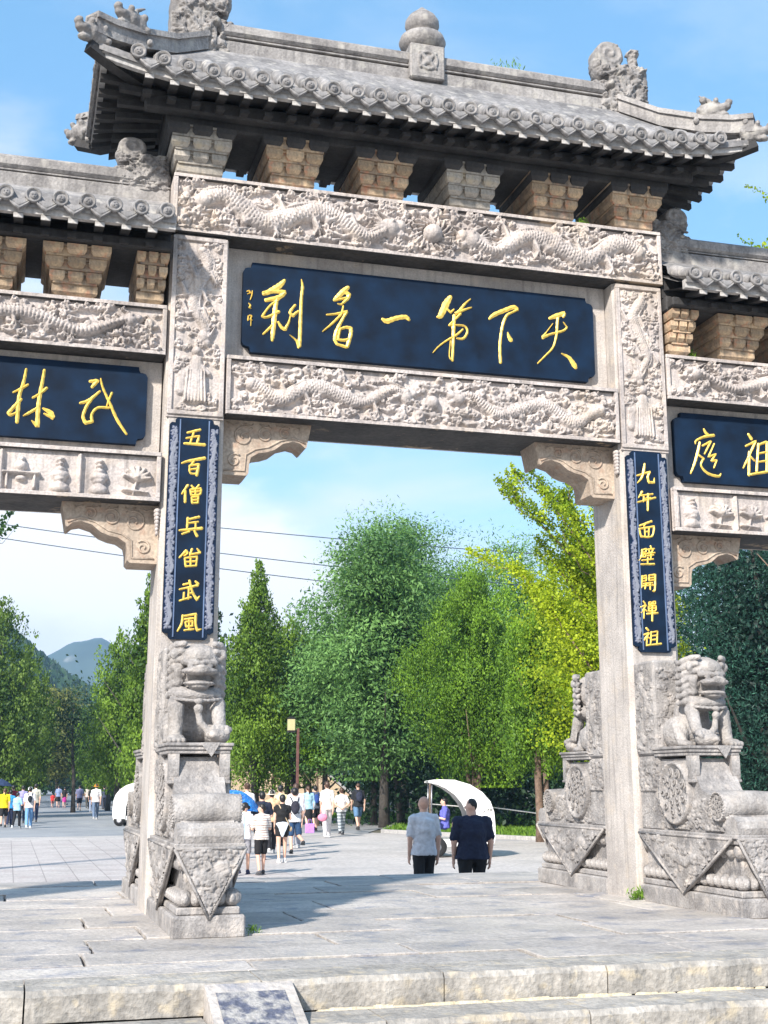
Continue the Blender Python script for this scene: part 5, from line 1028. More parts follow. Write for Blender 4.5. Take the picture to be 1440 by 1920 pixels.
    mm = MB().prism(sh, -0.205, 0.205, 'X').bbox(-0.225, 0.225, -0.42, -0.003, 0.655, 1.34, 0.01); so_ = mm.obj('stone_core', STONE2, root)
    sc = MB()
    for s in (-1, 1):
        for (cy, cz, r0) in ((-1.2, 0.80, 0.12), (-1.72, 0.74, 0.07), (-0.33, 0.78, 0.09), (-1.05, 0.73, 0.06), (-0.2, 1.15, 0.08)):
            pts = []
            for i in range(24): q = i*0.42; rad = r0*(1-i/27); pts.append((s*0.208, cy+rad*math.cos(q), cz+rad*math.sin(q)))
            sc.tube(pts, 0.014, 6)
    sc.obj('scroll_carving', STONE2, so_)
    for s in (-1, 1):
        r = Relief(1.56, 0.30, 0.009, 260+s); r.fill(0.055, 70, 0.026, 0.008); r.H *= (r.Y < 0.29)
        link('relief_carving', r.mesh('relief', (s*0.204, -1.60, 0.665), (0, 1, 0), (s, 0, 0)), STONE2, so_)
        r = Relief(0.40, 0.33, 0.009, 270+s); r.fill(0.05, 24, 0.024, 0.008)
        link('relief_carving', r.mesh('relief', (s*0.224, -0.41, 1.0), (0, 1, 0), (s, 0, 0)), STONE2, so_)
    rl = [(-1.80, 0.655), (-1.815, 0.71), (-1.80, 0.765), (-1.75, 0.80), (-1.68, 0.80), (-1.62, 0.76), (-1.60, 0.655)]
    MB().prism(rl, -0.25, 0.25, 'X').obj('front_roll', STONE2, root)
    # table the lion sits on, its two legs and hanging cloth corner
    t = MB().bbox(-0.275, 0.275, -1.10, -0.36, 1.385, 1.412, 0.006).bbox(-0.262, 0.262, -1.085, -0.36, 1.355, 1.386, 0.005).bbox(-0.25, 0.25, -1.07, -0.36, 1.325, 1.356, 0.005); T = t.obj('lion_table', STONE2, root)
    lg = MB().prism([(-1.075, 1.325), (-0.98, 1.325), (-0.985, 1.24), (-1.01, 1.19), (-0.99, 1.14), (-1.0, 1.10), (-1.07, 1.10), (-1.075, 1.15)], -0.042, 0.042, 'X').bbox(-0.05, 0.05, -1.09, -1.0, 1.085, 1.115, 0.008).mesh('table_leg')
    for x in (-0.205, 0.205): o = link('table_leg', lg, STONE2, T); o.location = (x, 0, 0)
    MB().add([(0.0, -1.103, 1.41), (0.16, -1.103, 1.41), (0.09, -1.106, 1.30), (0.0, -1.098, 1.414), (0.16, -1.098, 1.414), (0.09, -1.09, 1.30)], [(0, 2, 1), (0, 3, 5, 2), (1, 2, 5, 4), (3, 4, 5), (0, 1, 4, 3)]).obj('table_cloth', STONE2, T)
    # back slab with cloud relief on both sides and front
    MBs = MB().bbox(-0.25, 0.25, -0.42, -0.003, 1.34, 2.24, 0.02); S = MBs.obj('back_slab', STONE2, root)
    for s in (-1, 1):
        r = Relief(0.37, 0.84, 0.007, 200+s); r.dragon(0.1, 0.7, 0.18, 0.07, 1.2, 0.035, 0.022, 0.5, vert=True); r.fill(0.04, 34, 0.016, 0.006)
        link('relief_carving', r.mesh('relief', (s*0.249, -0.40, 1.37), (0, 1, 0), (s, 0, 0)), STONE2, S)
    r = Relief(0.44, 0.84, 0.007, 207); r.fill(0.04, 50, 0.016, 0.006); link('relief_carving', r.mesh('relief', (-0.22, -0.419, 1.37)), STONE2, S)
    li = link('stone_lion', lion_mesh(), STONE2, root); li.location = (0, 0.05, 1.405); li.scale = (1.06, 1.0, 1.01)
    return root
ds = drum_stone(); ds.location = (-2.3375, -0.002, 0)
def copy_tree(o, parent=None):
    c = o.copy(); COL.objects.link(c)
    if parent is not None: c.parent = parent
    for ch in o.children: copy_tree(ch, c)
    return c
ds['label'] = 'carved grey stone block with seated lion and drum, in front of the left pillar'
for x, y, rz, lab in ((2.3375, -0.002, 0, 'carved grey stone block with seated lion and drum, in front of the right pillar'),
                      (-2.3375, 0.742, math.pi, 'carved lion and drum stone mostly hidden behind the left pillar'),
                      (2.3375, 0.742, math.pi, 'carved lion and drum stone behind the right pillar, seen in profile')):
    c = copy_tree(ds); c.location = (x, y, 0); c.rotation_euler = (0, 0, rz); c['label'] = lab
    for ch in c.children:
        if ch.name.startswith('stone_lion') and x*math.cos(rz) > 0: ch.scale.x *= -1; ch.rotation_euler.z = R(8)*math.cos(rz)
for o in [ds]+[o for o in bpy.data.objects if o.name.startswith('drum_stone')]: o['group'] = 'drum stones at the feet of the two main pillars'
# ================================================================ TREES AND PLANTS
def tnorm(q, size, k=1.7): return np.clip(q.normal(size=size), -k, k)*(1-0.15*q.uniform(size=size))
def leaves(centres, spread_dir, size, aspect, jitter, tint, rsx, flat=0.0, taper=True, nrm=None):
    """one small two-triangle leaf (a diamond) per centre"""
    n = len(centres); a = rsx.normal(size=(n, 3)); a = a*jitter+spread_dir; a /= np.linalg.norm(a, axis=1)[:, None]+1e-9
    b = rsx.normal(size=(n, 3))
    if nrm is not None: b = np.cross(a, nrm+b*0.45)
    b[:, 2] *= (1-flat); b -= (b*a).sum(1)[:, None]*a; b /= np.linalg.norm(b, axis=1)[:, None]+1e-9
    L_ = size*rsx.uniform(0.6, 1.4, n)[:, None]; Wd = L_*aspect
    V = np.stack([centres-a*L_*0.5, centres+b*Wd*0.5+a*L_*0.08, centres+a*L_*0.5, centres-b*Wd*0.5+a*L_*0.08], 1).reshape(-1, 3)
    F_ = np.arange(4*n).reshape(n, 4); T = np.repeat(tint, 4)
    return V, F_, T
def leaf_object(name, parts, mat, parent=None, kind=None):
    V, F_, T = [], [], []; o = 0
    for v, f, t in parts: V.append(v); F_.append(f+o); T.append(t); o += len(v)
    me = np_mesh(name, np.concatenate(V), np.concatenate(F_), False, np.concatenate(T)); return link(name, me, mat, parent, kind)
JUN = leaf_mat('juniper foliage', (0.030, 0.080, 0.010), (0.22, 0.36, 0.035))
JUN2 = leaf_mat('bright juniper foliage', (0.035, 0.10, 0.010), (0.24, 0.42, 0.03))
WAL = leaf_mat('ash foliage', (0.020, 0.075, 0.022), (0.20, 0.38, 0.10))
WIL = leaf_mat('willow foliage', (0.045, 0.13, 0.020), (0.24, 0.44, 0.06))
GIN = leaf_mat('yellow green ginkgo foliage', (0.14, 0.26, 0.015), (0.50, 0.60, 0.03), 0.45)
SPR = leaf_mat('blue green spruce needles', (0.001, 0.008, 0.007), (0.045, 0.15, 0.10), 0.08)  # wide colour range paints lit tips against black gaps
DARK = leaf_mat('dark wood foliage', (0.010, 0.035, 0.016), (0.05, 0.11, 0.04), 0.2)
AVE = leaf_mat('avenue tree foliage', (0.020, 0.060, 0.014), (0.18, 0.28, 0.04))
OLIVE = leaf_mat('yellowing tree foliage', (0.07, 0.10, 0.02), (0.28, 0.29, 0.07))
BARK = stone_mat('brown bark', (0.10, 0.065, 0.045), (0.22, 0.15, 0.11), None, 6, 0.9, fine=30)
BARKD = stone_mat('dark bark', (0.035, 0.03, 0.026), (0.08, 0.07, 0.06), None, 6, 0.9, fine=30)
GRASS = leaf_mat('grass blades', (0.07, 0.16, 0.015), (0.24, 0.42, 0.05), 0.4)
def trunk_mesh(h, r, lean=(0, 0), seed=0, limbs=5, hl=0.35, spread=0.35, fork=0):
    q = random.Random(seed); mb = MB()
    pts = [(lean[0]*t*h+q.uniform(-.03, .03)*h*t, lean[1]*t*h+q.uniform(-.03, .03)*h*t, h*t-0.15*(t == 0)) for t in (0, 0.12, 0.3, 0.5, 0.75, 1)]
    mb.tube(pts, [r*1.35, r, r*0.88, r*0.72, r*0.42, r*0.1], 9)
    for i in range(limbs):
        t = hl+(0.9-hl)*i/max(1, limbs); k = min(4, int(t*5)); a = q.uniform(0, 6.28); p = Vector(pts[k]).lerp(Vector(pts[k+1]), 0.5)
        L_ = h*spread*(1.1-t); mb.tube([p, p+Vector((math.cos(a)*L_*0.5, math.sin(a)*L_*0.5, L_*0.45)), p+Vector((math.cos(a)*L_, math.sin(a)*L_, L_*1.1))], [r*0.4, r*0.24, r*0.06], 6)
    for i in range(fork):
        a = 2.2*i+0.6; mb.tube([(0.1*math.cos(a)*r*5, 0.1*math.sin(a)*r*5, 0.1), (math.cos(a)*0.25, math.sin(a)*0.25, h*0.2), (math.cos(a)*0.7, math.sin(a)*0.7, h*0.55)], [r*0.8, r*0.6, r*0.25], 8)
    return mb
def tree(name, label, x, y, z, h, rad, base, mat, n, kind='juniper', bark=None, seed=0, size=0.15, aspect=0.5, group=None, lean=(0, 0), fork=0, tr=0.16, lumps=0):
    t = thing(name, label, 'tree', (x, y, z), 0, group)
    trunk_mesh(h*0.92 if kind != 'spruce' else h, tr, lean, seed, 6, max(0.2, base/h), 0.3, fork).obj('trunk', bark or BARKD, t)
    q = np.random.RandomState(seed+500); parts = []; ch = h-base
    lobes = []
    nl = {'juniper': 26, 'cone': 22, 'round': 24, 'willow': 20}[kind]
    for i in range(nl):
        u = (i+0.5)/nl; a = i*2.399+seed
        if kind == 'juniper': prof = (math.sin(math.pi*min(1, u*0.86+0.14)))**0.6; lr, lz = 0.36*rad*(1-0.45*u), 0.15*ch*(1.1-0.4*u)
        elif kind == 'cone': prof = (1-u)**0.75*min(1, u*5+0.5); lr, lz = 0.36*rad*(1.05-0.72*u), 0.12*ch
        elif kind == 'round': prof = math.sqrt(max(0.02, 1-(1.75*u-0.85)**2)); lr, lz = 0.40*rad, 0.125*ch
        else: prof = math.sqrt(max(0.02, 1-(1.8*u-0.85)**2)); lr, lz = 0.34*rad, 0.20*ch
        lr *= q.uniform(0.78, 1.25); rr = max(0, rad*prof-lr*0.75)*q.uniform(0.72, 1.08)
        if i % 5 == 4: rr *= 0.35
        lobes.append((np.array([math.cos(a)*rr+lean[0]*(base+u*ch), math.sin(a)*rr+lean[1]*(base+u*ch), base+u*ch*0.94+lz*0.2]), lr, lz*q.uniform(0.85, 1.25), u, q.uniform(0.25, 0.75)))
    top = lobes[-1]; lobes.append((np.array([lean[0]*h, lean[1]*h, h-lobes[-1][2]*0.8]), top[1]*0.62, top[2]*1.0, 1.0, 0.5))
    wts = np.array([l[1]*(l[1]+l[2]) for l in lobes]); wts = wts/wts.sum()
    for (c, lr, lz, u, tn), wt in zip(lobes, wts):
        m = int(n*wt)+4
        # tufts on the lobe's skin, leaves in every tuft
        nt_ = max(5, m//(16 if kind in ('juniper', 'cone') else 30)); D = q.normal(size=(nt_, 3)); D[:, 2] = D[:, 2]*0.9+0.15; D /= np.linalg.norm(D, axis=1)[:, None]
        Rr = np.array([lr, lr, lz]); bump_ = q.uniform(0.72, 1.14, nt_)[:, None]
        C = c+D*Rr*bump_*(1+0.22*np.sin(D[:, :1]*7+tn*9)*np.cos(D[:, 2:]*6+seed)); k = m//nt_+1; Cn = np.repeat(C, k, 0); Dn = np.repeat(D, k, 0); tn_ = np.repeat(q.uniform(-0.27, 0.27, nt_), k)  # random tuft tint, widened to paint bright tufts against dark gaps
        ts = lr*(0.26 if kind in ('juniper', 'cone') else 0.34)
        if kind == 'willow': off = tnorm(q, Cn.shape)*np.array([ts*0.6, ts*0.6, ts*2.2]); off[:, 2] -= ts*1.2
        elif mat is SPR: off = tnorm(q, Cn.shape)*np.array([ts*1.6, ts*1.6, ts*0.45])
        elif kind in ('juniper', 'cone'): off = tnorm(q, Cn.shape)*np.array([ts*0.75, ts*0.75, ts*1.25])
        else: off = tnorm(q, Cn.shape)*np.array([ts*1.2, ts*1.2, ts*0.55])
        P = Cn+off; P[:, 2] = np.maximum(P[:, 2], base*0.72)
        up = np.array([0, 0, 1.0]) if kind in ('juniper', 'cone') and mat is not SPR else (np.array([0, 0, -1.0]) if kind == 'willow' else np.array([0, 0, -0.25]))
        tint = np.clip(tn+tn_+q.normal(size=len(P))*0.12+0.10*(u-0.5), 0, 1)
        parts.append(leaves(P, Dn*0.35+up, size, aspect, 0.55, tint, q, nrm=Dn))
    P = tnorm(q, (n//7, 3))*np.array([rad*0.24, rad*0.24, ch*0.2])+np.array([lean[0]*h*0.6, lean[1]*h*0.6, base+ch*0.45]); P[:, 2] = np.clip(P[:, 2], base*0.9, h)
    parts.append(leaves(P, np.array([0, 0, 1.0]), size*1.5, 0.5, 1.0, q.uniform(0, 0.3, len(P)), q))  # inner leaves coloured darker, painting the shade inside the crown
    leaf_object('crown', parts, mat, t); return t
AV = 'trees lining the avenue behind the gate'
tree('cypress', 'tall dark cypress at the left edge of the photo beside the avenue', -4.6, 62, -0.75, 11.2, 2.7, 0.9, AVE, 17000, 'juniper', seed=1, size=0.17, group=AV, tr=0.2)
tree('cypress', 'bushy olive tipped cypress just right of the leftmost one', -3.2, 72, -0.75, 9.6, 2.2, 1.2, AVE, 12000, 'juniper', seed=2, size=0.19, group=AV)
tree('cypress', 'slimmer cypress behind the bushy one on the left of the avenue', -2.6, 92, -0.75, 8.8, 2.4, 1.3, AVE, 10000, 'juniper', seed=3, size=0.22, group=AV)
tree('yellowing_tree', 'yellowing broad tree closing the avenue under the mountain', 1.0, 128, -0.75, 10.9, 3.6, 2.2, OLIVE, 12000, 'round', seed=4, size=0.30, group=AV)
tree('yellowing_tree', 'smaller olive tree left of the yellowing one at the avenue end', -2.6, 118, -0.75, 9.0, 3.2, 1.8, OLIVE, 9000, 'round', seed=5, size=0.30, group=AV)
tree('cypress', 'tall green cypress with a pointed top touching the left pillar', 2.2, 50, -0.75, 11.2, 2.0, 1.9, JUN, 19000, 'cone', seed=6, size=0.16, group=AV)
tree('cypress', 'mid height cypress one step behind the pointed one', 2.2, 66, -0.75, 10.0, 2.4, 1.6, JUN, 13000, 'juniper', seed=7, size=0.18, group=AV)
tree('cypress', 'cypress third from the left pillar, down the avenue', 2.9, 84, -0.75, 9.0, 2.5, 1.6, JUN, 11000, 'juniper', seed=8, size=0.21, group=AV)
tree('cypress', 'farthest dark cypress right of the avenue', 4.0, 104, -0.75, 8.8, 2.8, 1.6, AVE, 10000, 'juniper', seed=9, size=0.24, group=AV)
tree('cypress', 'dark cypress filling the shade behind the left pillar', 4.8, 60, -0.75, 9.6, 2.2, 2.1, JUN, 9000, 'juniper', seed=10, size=0.2, group=AV)
WD = 'trees behind the plaza'
tree('juniper', 'narrow dark juniper peeking out right of the couplet board', 6.0, 56, -0.75, 13.0, 1.3, 2.5, DARK, 8000, 'cone', seed=11, size=0.17, group=WD)
tree('juniper', 'tall pointed juniper right of the left pillar', 6.4, 45, -0.75, 11.0, 2.4, 2.0, JUN, 34000, 'cone', seed=12, size=0.13, group=WD, tr=0.14)
tree('juniper', 'lower round headed juniper between the pointed one and the big broadleaf', 8.9, 50, -0.75, 9.4, 2.3, 2.2, JUN, 20000, 'juniper', seed=13, size=0.14, group=WD, tr=0.15)
tree('juniper', 'small shaded juniper behind the crowd', 7.4, 50, -0.75, 7.8, 1.9, 2.7, JUN, 11000, 'juniper', seed=14, size=0.16, group=WD, tr=0.14)
tree('ash_tree', 'big teal green broadleaf tree in the middle of the arch', 11.1, 41, -0.75, 11.7, 3.2, 2.7, WAL, 46000, 'round', seed=15, size=0.20, aspect=0.34, group=WD, tr=0.2, lean=(-0.03, 0))
tree('ash_tree', 'lower dark lobe of broadleaf foliage left of the big teal tree', 9.4, 44.5, -0.75, 7.4, 2.1, 2.6, WAL, 16000, 'round', seed=29, size=0.17, aspect=0.36, group=WD, tr=0.14)
tree('willow', 'pale rounded willow crown rising behind the broadleaf tree', 17.6, 60, -0.75, 16.6, 4.6, 3.5, WIL, 42000, 'round', seed=16, size=0.24, aspect=0.24, group=WD, tr=0.25)
tree('willow', 'second willow crown, lower and nearer the ginkgo', 23.0, 57, -0.75, 14.9, 4.8, 2.5, WIL, 34000, 'round', seed=17, size=0.24, aspect=0.24, group=WD, tr=0.25)
tree('willow', 'third willow behind the round headed juniper, only its top pale', 13.4, 66, -0.75, 10.4, 3.2, 2.5, WIL, 22000, 'round', seed=27, size=0.25, aspect=0.24, group=WD, tr=0.25)
tree('ash_tree', 'dark broadleaf filling the gap between willow and bright juniper', 15.6, 47, -0.75, 11.2, 3.4, 2.8, WAL, 30000, 'round', seed=28, size=0.19, aspect=0.4, group=WD, tr=0.18)
tree('ginkgo', 'dense lime yellow ginkgo crown hugging the right pillar', 13.6, 25.0, -0.75, 8.9, 2.3, 2.6, GIN, 42000, 'round', BARK, seed=30, size=0.085, aspect=0.8, group=WD, tr=0.12)
tree('juniper', 'large bright green juniper above the two men', 13.5, 36.6, -0.75, 9.8, 2.8, 2.3, JUN2, 56000, 'juniper', BARK, seed=18, size=0.11, group=WD, tr=0.14, fork=3)
tree('juniper', 'bright juniper with a bare brown trunk at the kerb', 12.15, 26.9, -0.75, 7.2, 1.5, 2.4, JUN2, 24000, 'juniper', BARK, seed=19, size=0.10, group=WD, tr=0.13)
tree('leaning_tree', 'dark broadleaf tree with a leaning trunk left of the white cart', 12.3, 42.5, -0.75, 7.5, 2.3, 3.2, WAL, 12000, 'round', seed=20, size=0.18, aspect=0.4, group=WD, tr=0.17, lean=(-0.1, 0.02))
tree('spruce', 'dark blue green spruce behind the right lion', 15.4, 19.0, -0.75, 9.8, 2.9, 0.5, SPR, 56000, 'round', seed=21, size=0.11, aspect=0.2, group=WD, tr=0.18)
tree('spruce', 'dark spruce farther left, half behind the right pillar', 14.4, 23.5, -0.75, 8.4, 2.2, 0.8, SPR, 24000, 'round', seed=22, size=0.12, aspect=0.22, group=WD, tr=0.16)
tree('spruce', 'dark spruce at the right edge of the photo', 18.6, 22.0, -0.75, 11.2, 3.4, 0.4, SPR, 40000, 'round', seed=23, size=0.14, aspect=0.22, group=WD, tr=0.18)
tree('spruce', 'farther dark spruce filling the gap between the two right hand ones', 19.6, 28.0, -0.75, 11.6, 3.6, 0.4, SPR, 26000, 'round', seed=31, size=0.18, aspect=0.25, group=WD, tr=0.18)
tree('young_tree', 'small pale leaved tree on a thin trunk behind the walkers', 9.0, 44.0, -0.75, 4.3, 0.85, 2.5, JUN2, 2600, 'round', BARK, seed=24, size=0.14, group=WD, tr=0.06)
# extra bare trunks in the shade under the crowns
for i, (x, y, l) in enumerate(((5.1, 47, 'thin dark trunk at the left end of the crowd'), (5.9, 49, 'second dark trunk above the blue umbrella'), (6.7, 46.5, 'brown trunk left of the lamp post'), (8.1, 49.5, 'trunk right behind the lamp post'), (8.7, 47.5, 'slim trunk between lamp post and young tree'), (11.6, 44.5, 'dark trunk deep in the shade right of the grass'),
                                 (15.2, 33.5, 'slim brown trunk behind the kerb trunk'), (0.2, 74, 'trunk standing left in the avenue'), (2.6, 78, 'trunk right of the avenue walkers'), (3.3, 70, 'trunk nearest the small cart'))):
    t = thing('tree', l, 'tree', (x, y, -0.75), 0, 'bare lower trunks in the shade'); trunk_mesh(7.0, 0.11+0.02*(i % 3), (rnd.uniform(-.03, .03), 0), 40+i, 3, 0.5, 0.2).obj('trunk', BARKD if i % 3 else BARK, t)
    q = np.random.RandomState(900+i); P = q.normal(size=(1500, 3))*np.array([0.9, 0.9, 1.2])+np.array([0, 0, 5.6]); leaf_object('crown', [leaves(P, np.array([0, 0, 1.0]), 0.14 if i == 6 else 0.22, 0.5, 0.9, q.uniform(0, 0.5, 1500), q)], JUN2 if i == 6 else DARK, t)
# ginkgo with long bare-ended branches reaching left, right of the arch
gk = thing('ginkgo', 'yellow green ginkgo with long slanting branches beside the right pillar', 'tree', (12.4, 20.0, -0.75), 0, WD)
gm = trunk_mesh(10, 0.16, (0.0, 0), 77, 3, 0.4, 0.2); q = np.random.RandomState(77); parts = []
def branch(p0, p1, r, dens, sc, sub=True):
    p0, p1 = Vector(p0), Vector(p1); mid = p0.lerp(p1, 0.5)+Vector((q.normal()*0.1, q.normal()*0.1, -0.15)); gm.tube([p0, mid, p1], [r, r*0.6, r*0.15], 6)
    L_ = (p1-p0).length; n = int(L_*dens); t = q.uniform(0.12, 1.0, n)
    P = np.array([list(p0.lerp(p1, float(a))) for a in t])+q.normal(size=(n, 3))*sc*(0.25+1.1*(1-t))[:, None]
    parts.append(leaves(P, np.array([0, 0, 0.3]), 0.075, 0.9, 1.0, np.clip(q.uniform(0.2, 0.95)+q.normal(size=n)*0.2, 0, 1), q))
    if sub:
        for k in range(int(L_*1.6)):
            s_ = p0.lerp(p1, 0.25+0.7*q.uniform()); branch(s_, s_+Vector((q.normal()*0.6-0.25, q.normal()*0.5, 0.5+q.uniform()*0.7)), r*0.3, dens*0.55, sc*0.55, False)
for e, d, s_ in (((-4.1, 0, 9.8), 330, 0.20), ((-3.0, -0.4, 9.5), 360, 0.22), ((-2.0, 0.6, 9.6), 420, 0.25), ((-3.4, 0.8, 7.6), 600, 0.35), ((-1.0, -0.3, 9.3), 520, 0.32), ((-2.9, -0.2, 6.5), 620, 0.36), ((-0.3, 0.3, 9.0), 600, 0.36), ((-2.2, 0.5, 5.2), 600, 0.36), ((-1.9, 0, 4.0), 520, 0.34), ((-0.9, 0.4, 7.6), 700, 0.42), ((-2.6, 0.9, 8.4), 420, 0.3), ((-1.6, -0.4, 6.2), 650, 0.4), ((0.8, 0.1, 7.5), 500, 0.4), ((1.2, 0.1, 5.5), 500, 0.4)):
    z0 = max(1.8, e[2]-3.6); branch((0, 0, z0), e, 0.055, d, s_)
gm.obj('trunk', BARK, gk); leaf_object('crown', parts, GIN, gk)
# thin ginkgo shoots that show above the right side roof
g2 = thing('ginkgo', 'leafy thin twigs showing above the tiles of the right side roof', 'tree', (13.6, 13.0, -0.75), 0, WD)
gm = trunk_mesh(13.0, 0.15, (0.0, 0), 78, 3, 0.5, 0.2); parts = []; q = np.random.RandomState(5)
for e, d, s_ in (((-1.5, -0.5, 13.9), 70, 0.16), ((-0.9, 0.2, 14.4), 80, 0.16), ((-0.3, 0.3, 13.2), 150, 0.2), ((0.3, 0.3, 15.3), 110, 0.2), ((-2.4, 0, 12.6), 90, 0.13), ((0.6, 0.2, 14.6), 150, 0.2), ((-0.1, 0.2, 15.8), 70, 0.16)):
    branch((e[0]*0.25, 0, e[2]-3.4), e, 0.03, d, s_, True)
gm.obj('trunk', BARK, g2); leaf_object('crown', parts, GIN, g2)
# branch tips entering at the left edge
lt = thing('ash_tree', 'leafy branch tips entering at the left edge against the sky', 'tree', (-6.6, 16.0, -0.75), 0, WD)
gm = trunk_mesh(9.0, 0.2, (0.0, 0), 79, 3, 0.5, 0.2); parts = []; q = np.random.RandomState(8)
for e in ((2.15, 0, 7.35), (2.4, -0.6, 6.95), (1.9, 0.5, 6.75), (2.0, -1.2, 7.7), (1.4, 0.5, 8.0)):
    branch((0.3, 0, e[2]-1.6), e, 0.03, 190, 0.12, True)
gm.obj('trunk', BARKD, lt); leaf_object('crown', parts, WAL, lt)
P = np.random.RandomState(3).normal(size=(6000, 3))*np.array([1.0, 1.6, 1.5])+np.array([-0.4, 0, 8.2])
# far wood as one mass
q = np.random.RandomState(33); parts = []
for i in range(900):
    t = q.uniform(); x = 4+60*t+q.normal()*1.0; y = 98-62*t*0.55+q.uniform(0, 10); hh = 7.5+3*math.sin(x*0.6)+q.normal()*0.8
    if x < 7: hh = 6
    z = q.uniform(0, 1)**0.8*hh-0.7; P = np.array([x, y, z])+q.normal(size=(38, 3))*np.array([0.9, 0.9, 0.7]); parts.append(leaves(P, np.array([-0.2, -0.4, 0.6]), 0.5, 0.6, 0.9, np.clip(q.uniform(0, 0.7)+q.normal(size=38)*0.15, 0, 1), q))
for i in range(420):      # both sides of the far avenue
    s_ = 1 if i % 2 else -1; y = q.uniform(95, 190); x = (2.2+s_*5.5)+q.normal()*1.2+ (0 if s_ > 0 else -2); z = q.uniform(0, 1)*8.5-0.4
    P = np.array([x, y, z])+q.normal(size=(34, 3))*np.array([1.0, 1.0, 0.8]); parts.append(leaves(P, np.array([0, -0.4, 0.6]), 0.55, 0.6, 0.9, np.clip(q.uniform(0, 0.7)+q.normal(size=34)*0.15, 0, 1), q))
for i in range(260):
    x = q.uniform(-6, 10); y = 195+q.normal()*4; z = q.uniform(0, 1)*9+ (0.5 if -1 < x < 4 else 0)
    P = np.array([x, y, z])+q.normal(size=(34, 3))*np.array([1.2, 1.0, 0.9]); parts.append(leaves(P, np.array([0, -0.4, 0.6]), 0.7, 0.6, 0.9, np.clip(q.uniform(0, 0.9)+q.normal(size=34)*0.15, 0, 1), q))
w_ = leaf_object('woodland', parts, DARK); w_['kind'] = 'stuff'; w_['label'] = 'dark wood filling the background behind the nearer trees'
# shaded undergrowth below the crowns at the right and behind the carts
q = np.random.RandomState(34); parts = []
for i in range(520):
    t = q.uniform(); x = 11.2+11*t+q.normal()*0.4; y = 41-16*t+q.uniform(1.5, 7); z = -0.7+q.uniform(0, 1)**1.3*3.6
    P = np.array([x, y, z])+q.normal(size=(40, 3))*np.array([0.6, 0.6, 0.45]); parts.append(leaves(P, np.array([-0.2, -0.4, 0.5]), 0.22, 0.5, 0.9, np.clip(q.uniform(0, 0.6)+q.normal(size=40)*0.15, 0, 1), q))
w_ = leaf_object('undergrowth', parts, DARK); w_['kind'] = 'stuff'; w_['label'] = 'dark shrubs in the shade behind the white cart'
# grass
q = np.random.RandomState(35); n = 26000
t = q.uniform(size=n); A = np.array([12.2, 28.8]); poly = [np.array(p) for p in ((12.7, 44.3), (10.2, 60.0), (16.0, 60.0), (9.9, 36.6), (19, 34), (13.0, 28.2), (22, 24))]
P = np.stack([q.uniform(9.5, 22, n), q.uniform(21, 60, n), np.full(n, -0.68)], 1)
def edge_x(y): return np.interp(y, [20.5, 28.4, 36.2, 44.2, 62], [17, 12.4, 9.6, 12.5, 9.9])
keep = P[:, 0] > edge_x(P[:, 1])+0.1; P = P[keep]; P[:, 2] += 0.05*q.uniform(size=len(P))
w_ = leaf_object('grass', [leaves(P, np.array([0, 0, 1.0]), 0.22, 0.22, 0.45, q.uniform(size=len(P)), q)], GRASS); w_['kind'] = 'stuff'; w_['label'] = 'bright green grass behind the kerb'
def weed(x, y, z, sc, n, lab, seed):
    q = np.random.RandomState(seed); P = q.normal(size=(n, 3))*np.array([0.035, 0.02, 0.022])*sc*0.8+np.array([0, 0, 0.024*sc])
    o = leaf_object('weed', [leaves(P, np.array([0, 0, 1.0]), 0.034*sc, 0.2, 0.5, q.uniform(size=n), q)], GRASS); o.location = (x, y, z); tag(o, lab, 'weed', 'weeds growing in the stone joints')
weed(-1.99, -1.72, 0.0, 1.0, 90, 'small weed in the joint at the foot of the left drum stone', 1)
weed(2.02, -0.03, 0.0, 1.6, 140, 'grass tuft at the foot of the right pillar', 2)
weed(2.0, -3.0, 0.0, 0.8, 70, 'low weed in a slab joint near the right edge', 3)
weed(0.93, 0.3, 8.82, 1.5, 26, 'left of two weeds growing on the main ridge', 4)
weed(1.13, 0.3, 8.84, 1.8, 34, 'right of two weeds growing on the main ridge', 5)
weed(1.72, 0.0, 6.90, 1.3, 90, 'weed between the two rightmost bracket sets', 6)
weed(2.98, 0.1, 5.53, 1.8, 120, 'leafy weed beside the first bracket set of the right side bay', 7)
# ================================================================ HILLS
def hill(name, x0, x1, y, hf, mat, depth, nx=60, lab=None):
    V = []; rows = 16
    for j in range(rows):
        t = j/(rows-1)
        for i in range(nx):
            x = x0+(x1-x0)*i/(nx-1); h = hf(x); zz = h*math.sin(min(1, t)*math.pi/2)*(1+0.10*noise.noise(Vector((x*0.012, t*3, y*0.01)))) ; V.append((x, y-depth*(1-t), zz-2+ (0 if t < 1 else 0)))
    F_ = [(j*nx+i, j*nx+i+1, (j+1)*nx+i+1, (j+1)*nx+i) for j in range(rows-1) for i in range(nx-1)]
    o = MB().add(V, F_, True).obj(name, mat, None, 'structure'); return o
HILLM = stone_mat('wooded hillside', (0.025, 0.06, 0.03), (0.06, 0.11, 0.05), (0.03, 0.07, 0.04), 0.12, 0.3, fine=0.5)
MTN = stone_mat('distant mountainside', (0.025, 0.05, 0.045), (0.06, 0.09, 0.07), (0.45, 0.42, 0.38), 0.006, 0.3, fine=0.02)
def g(x, c, w): return math.exp(-((x-c)/w)**2)
hill('mountain', -500, 700, 1540, lambda x: 128+34*g(x, 74, 58)+9*g(x, 170, 60)+6*g(x, -30, 60)+3.5*noise.noise(Vector((x*0.05, 1, 2))), MTN, 300, 160)
hill('hill', -260, 300, 520, lambda x: 16+64*g(x, -48, 62)+3*noise.noise(Vector((x*0.1, 4, 2)))+10*g(x, 120, 90), HILLM, 160, 120)
q = np.random.RandomState(50); parts = []; n = 5000
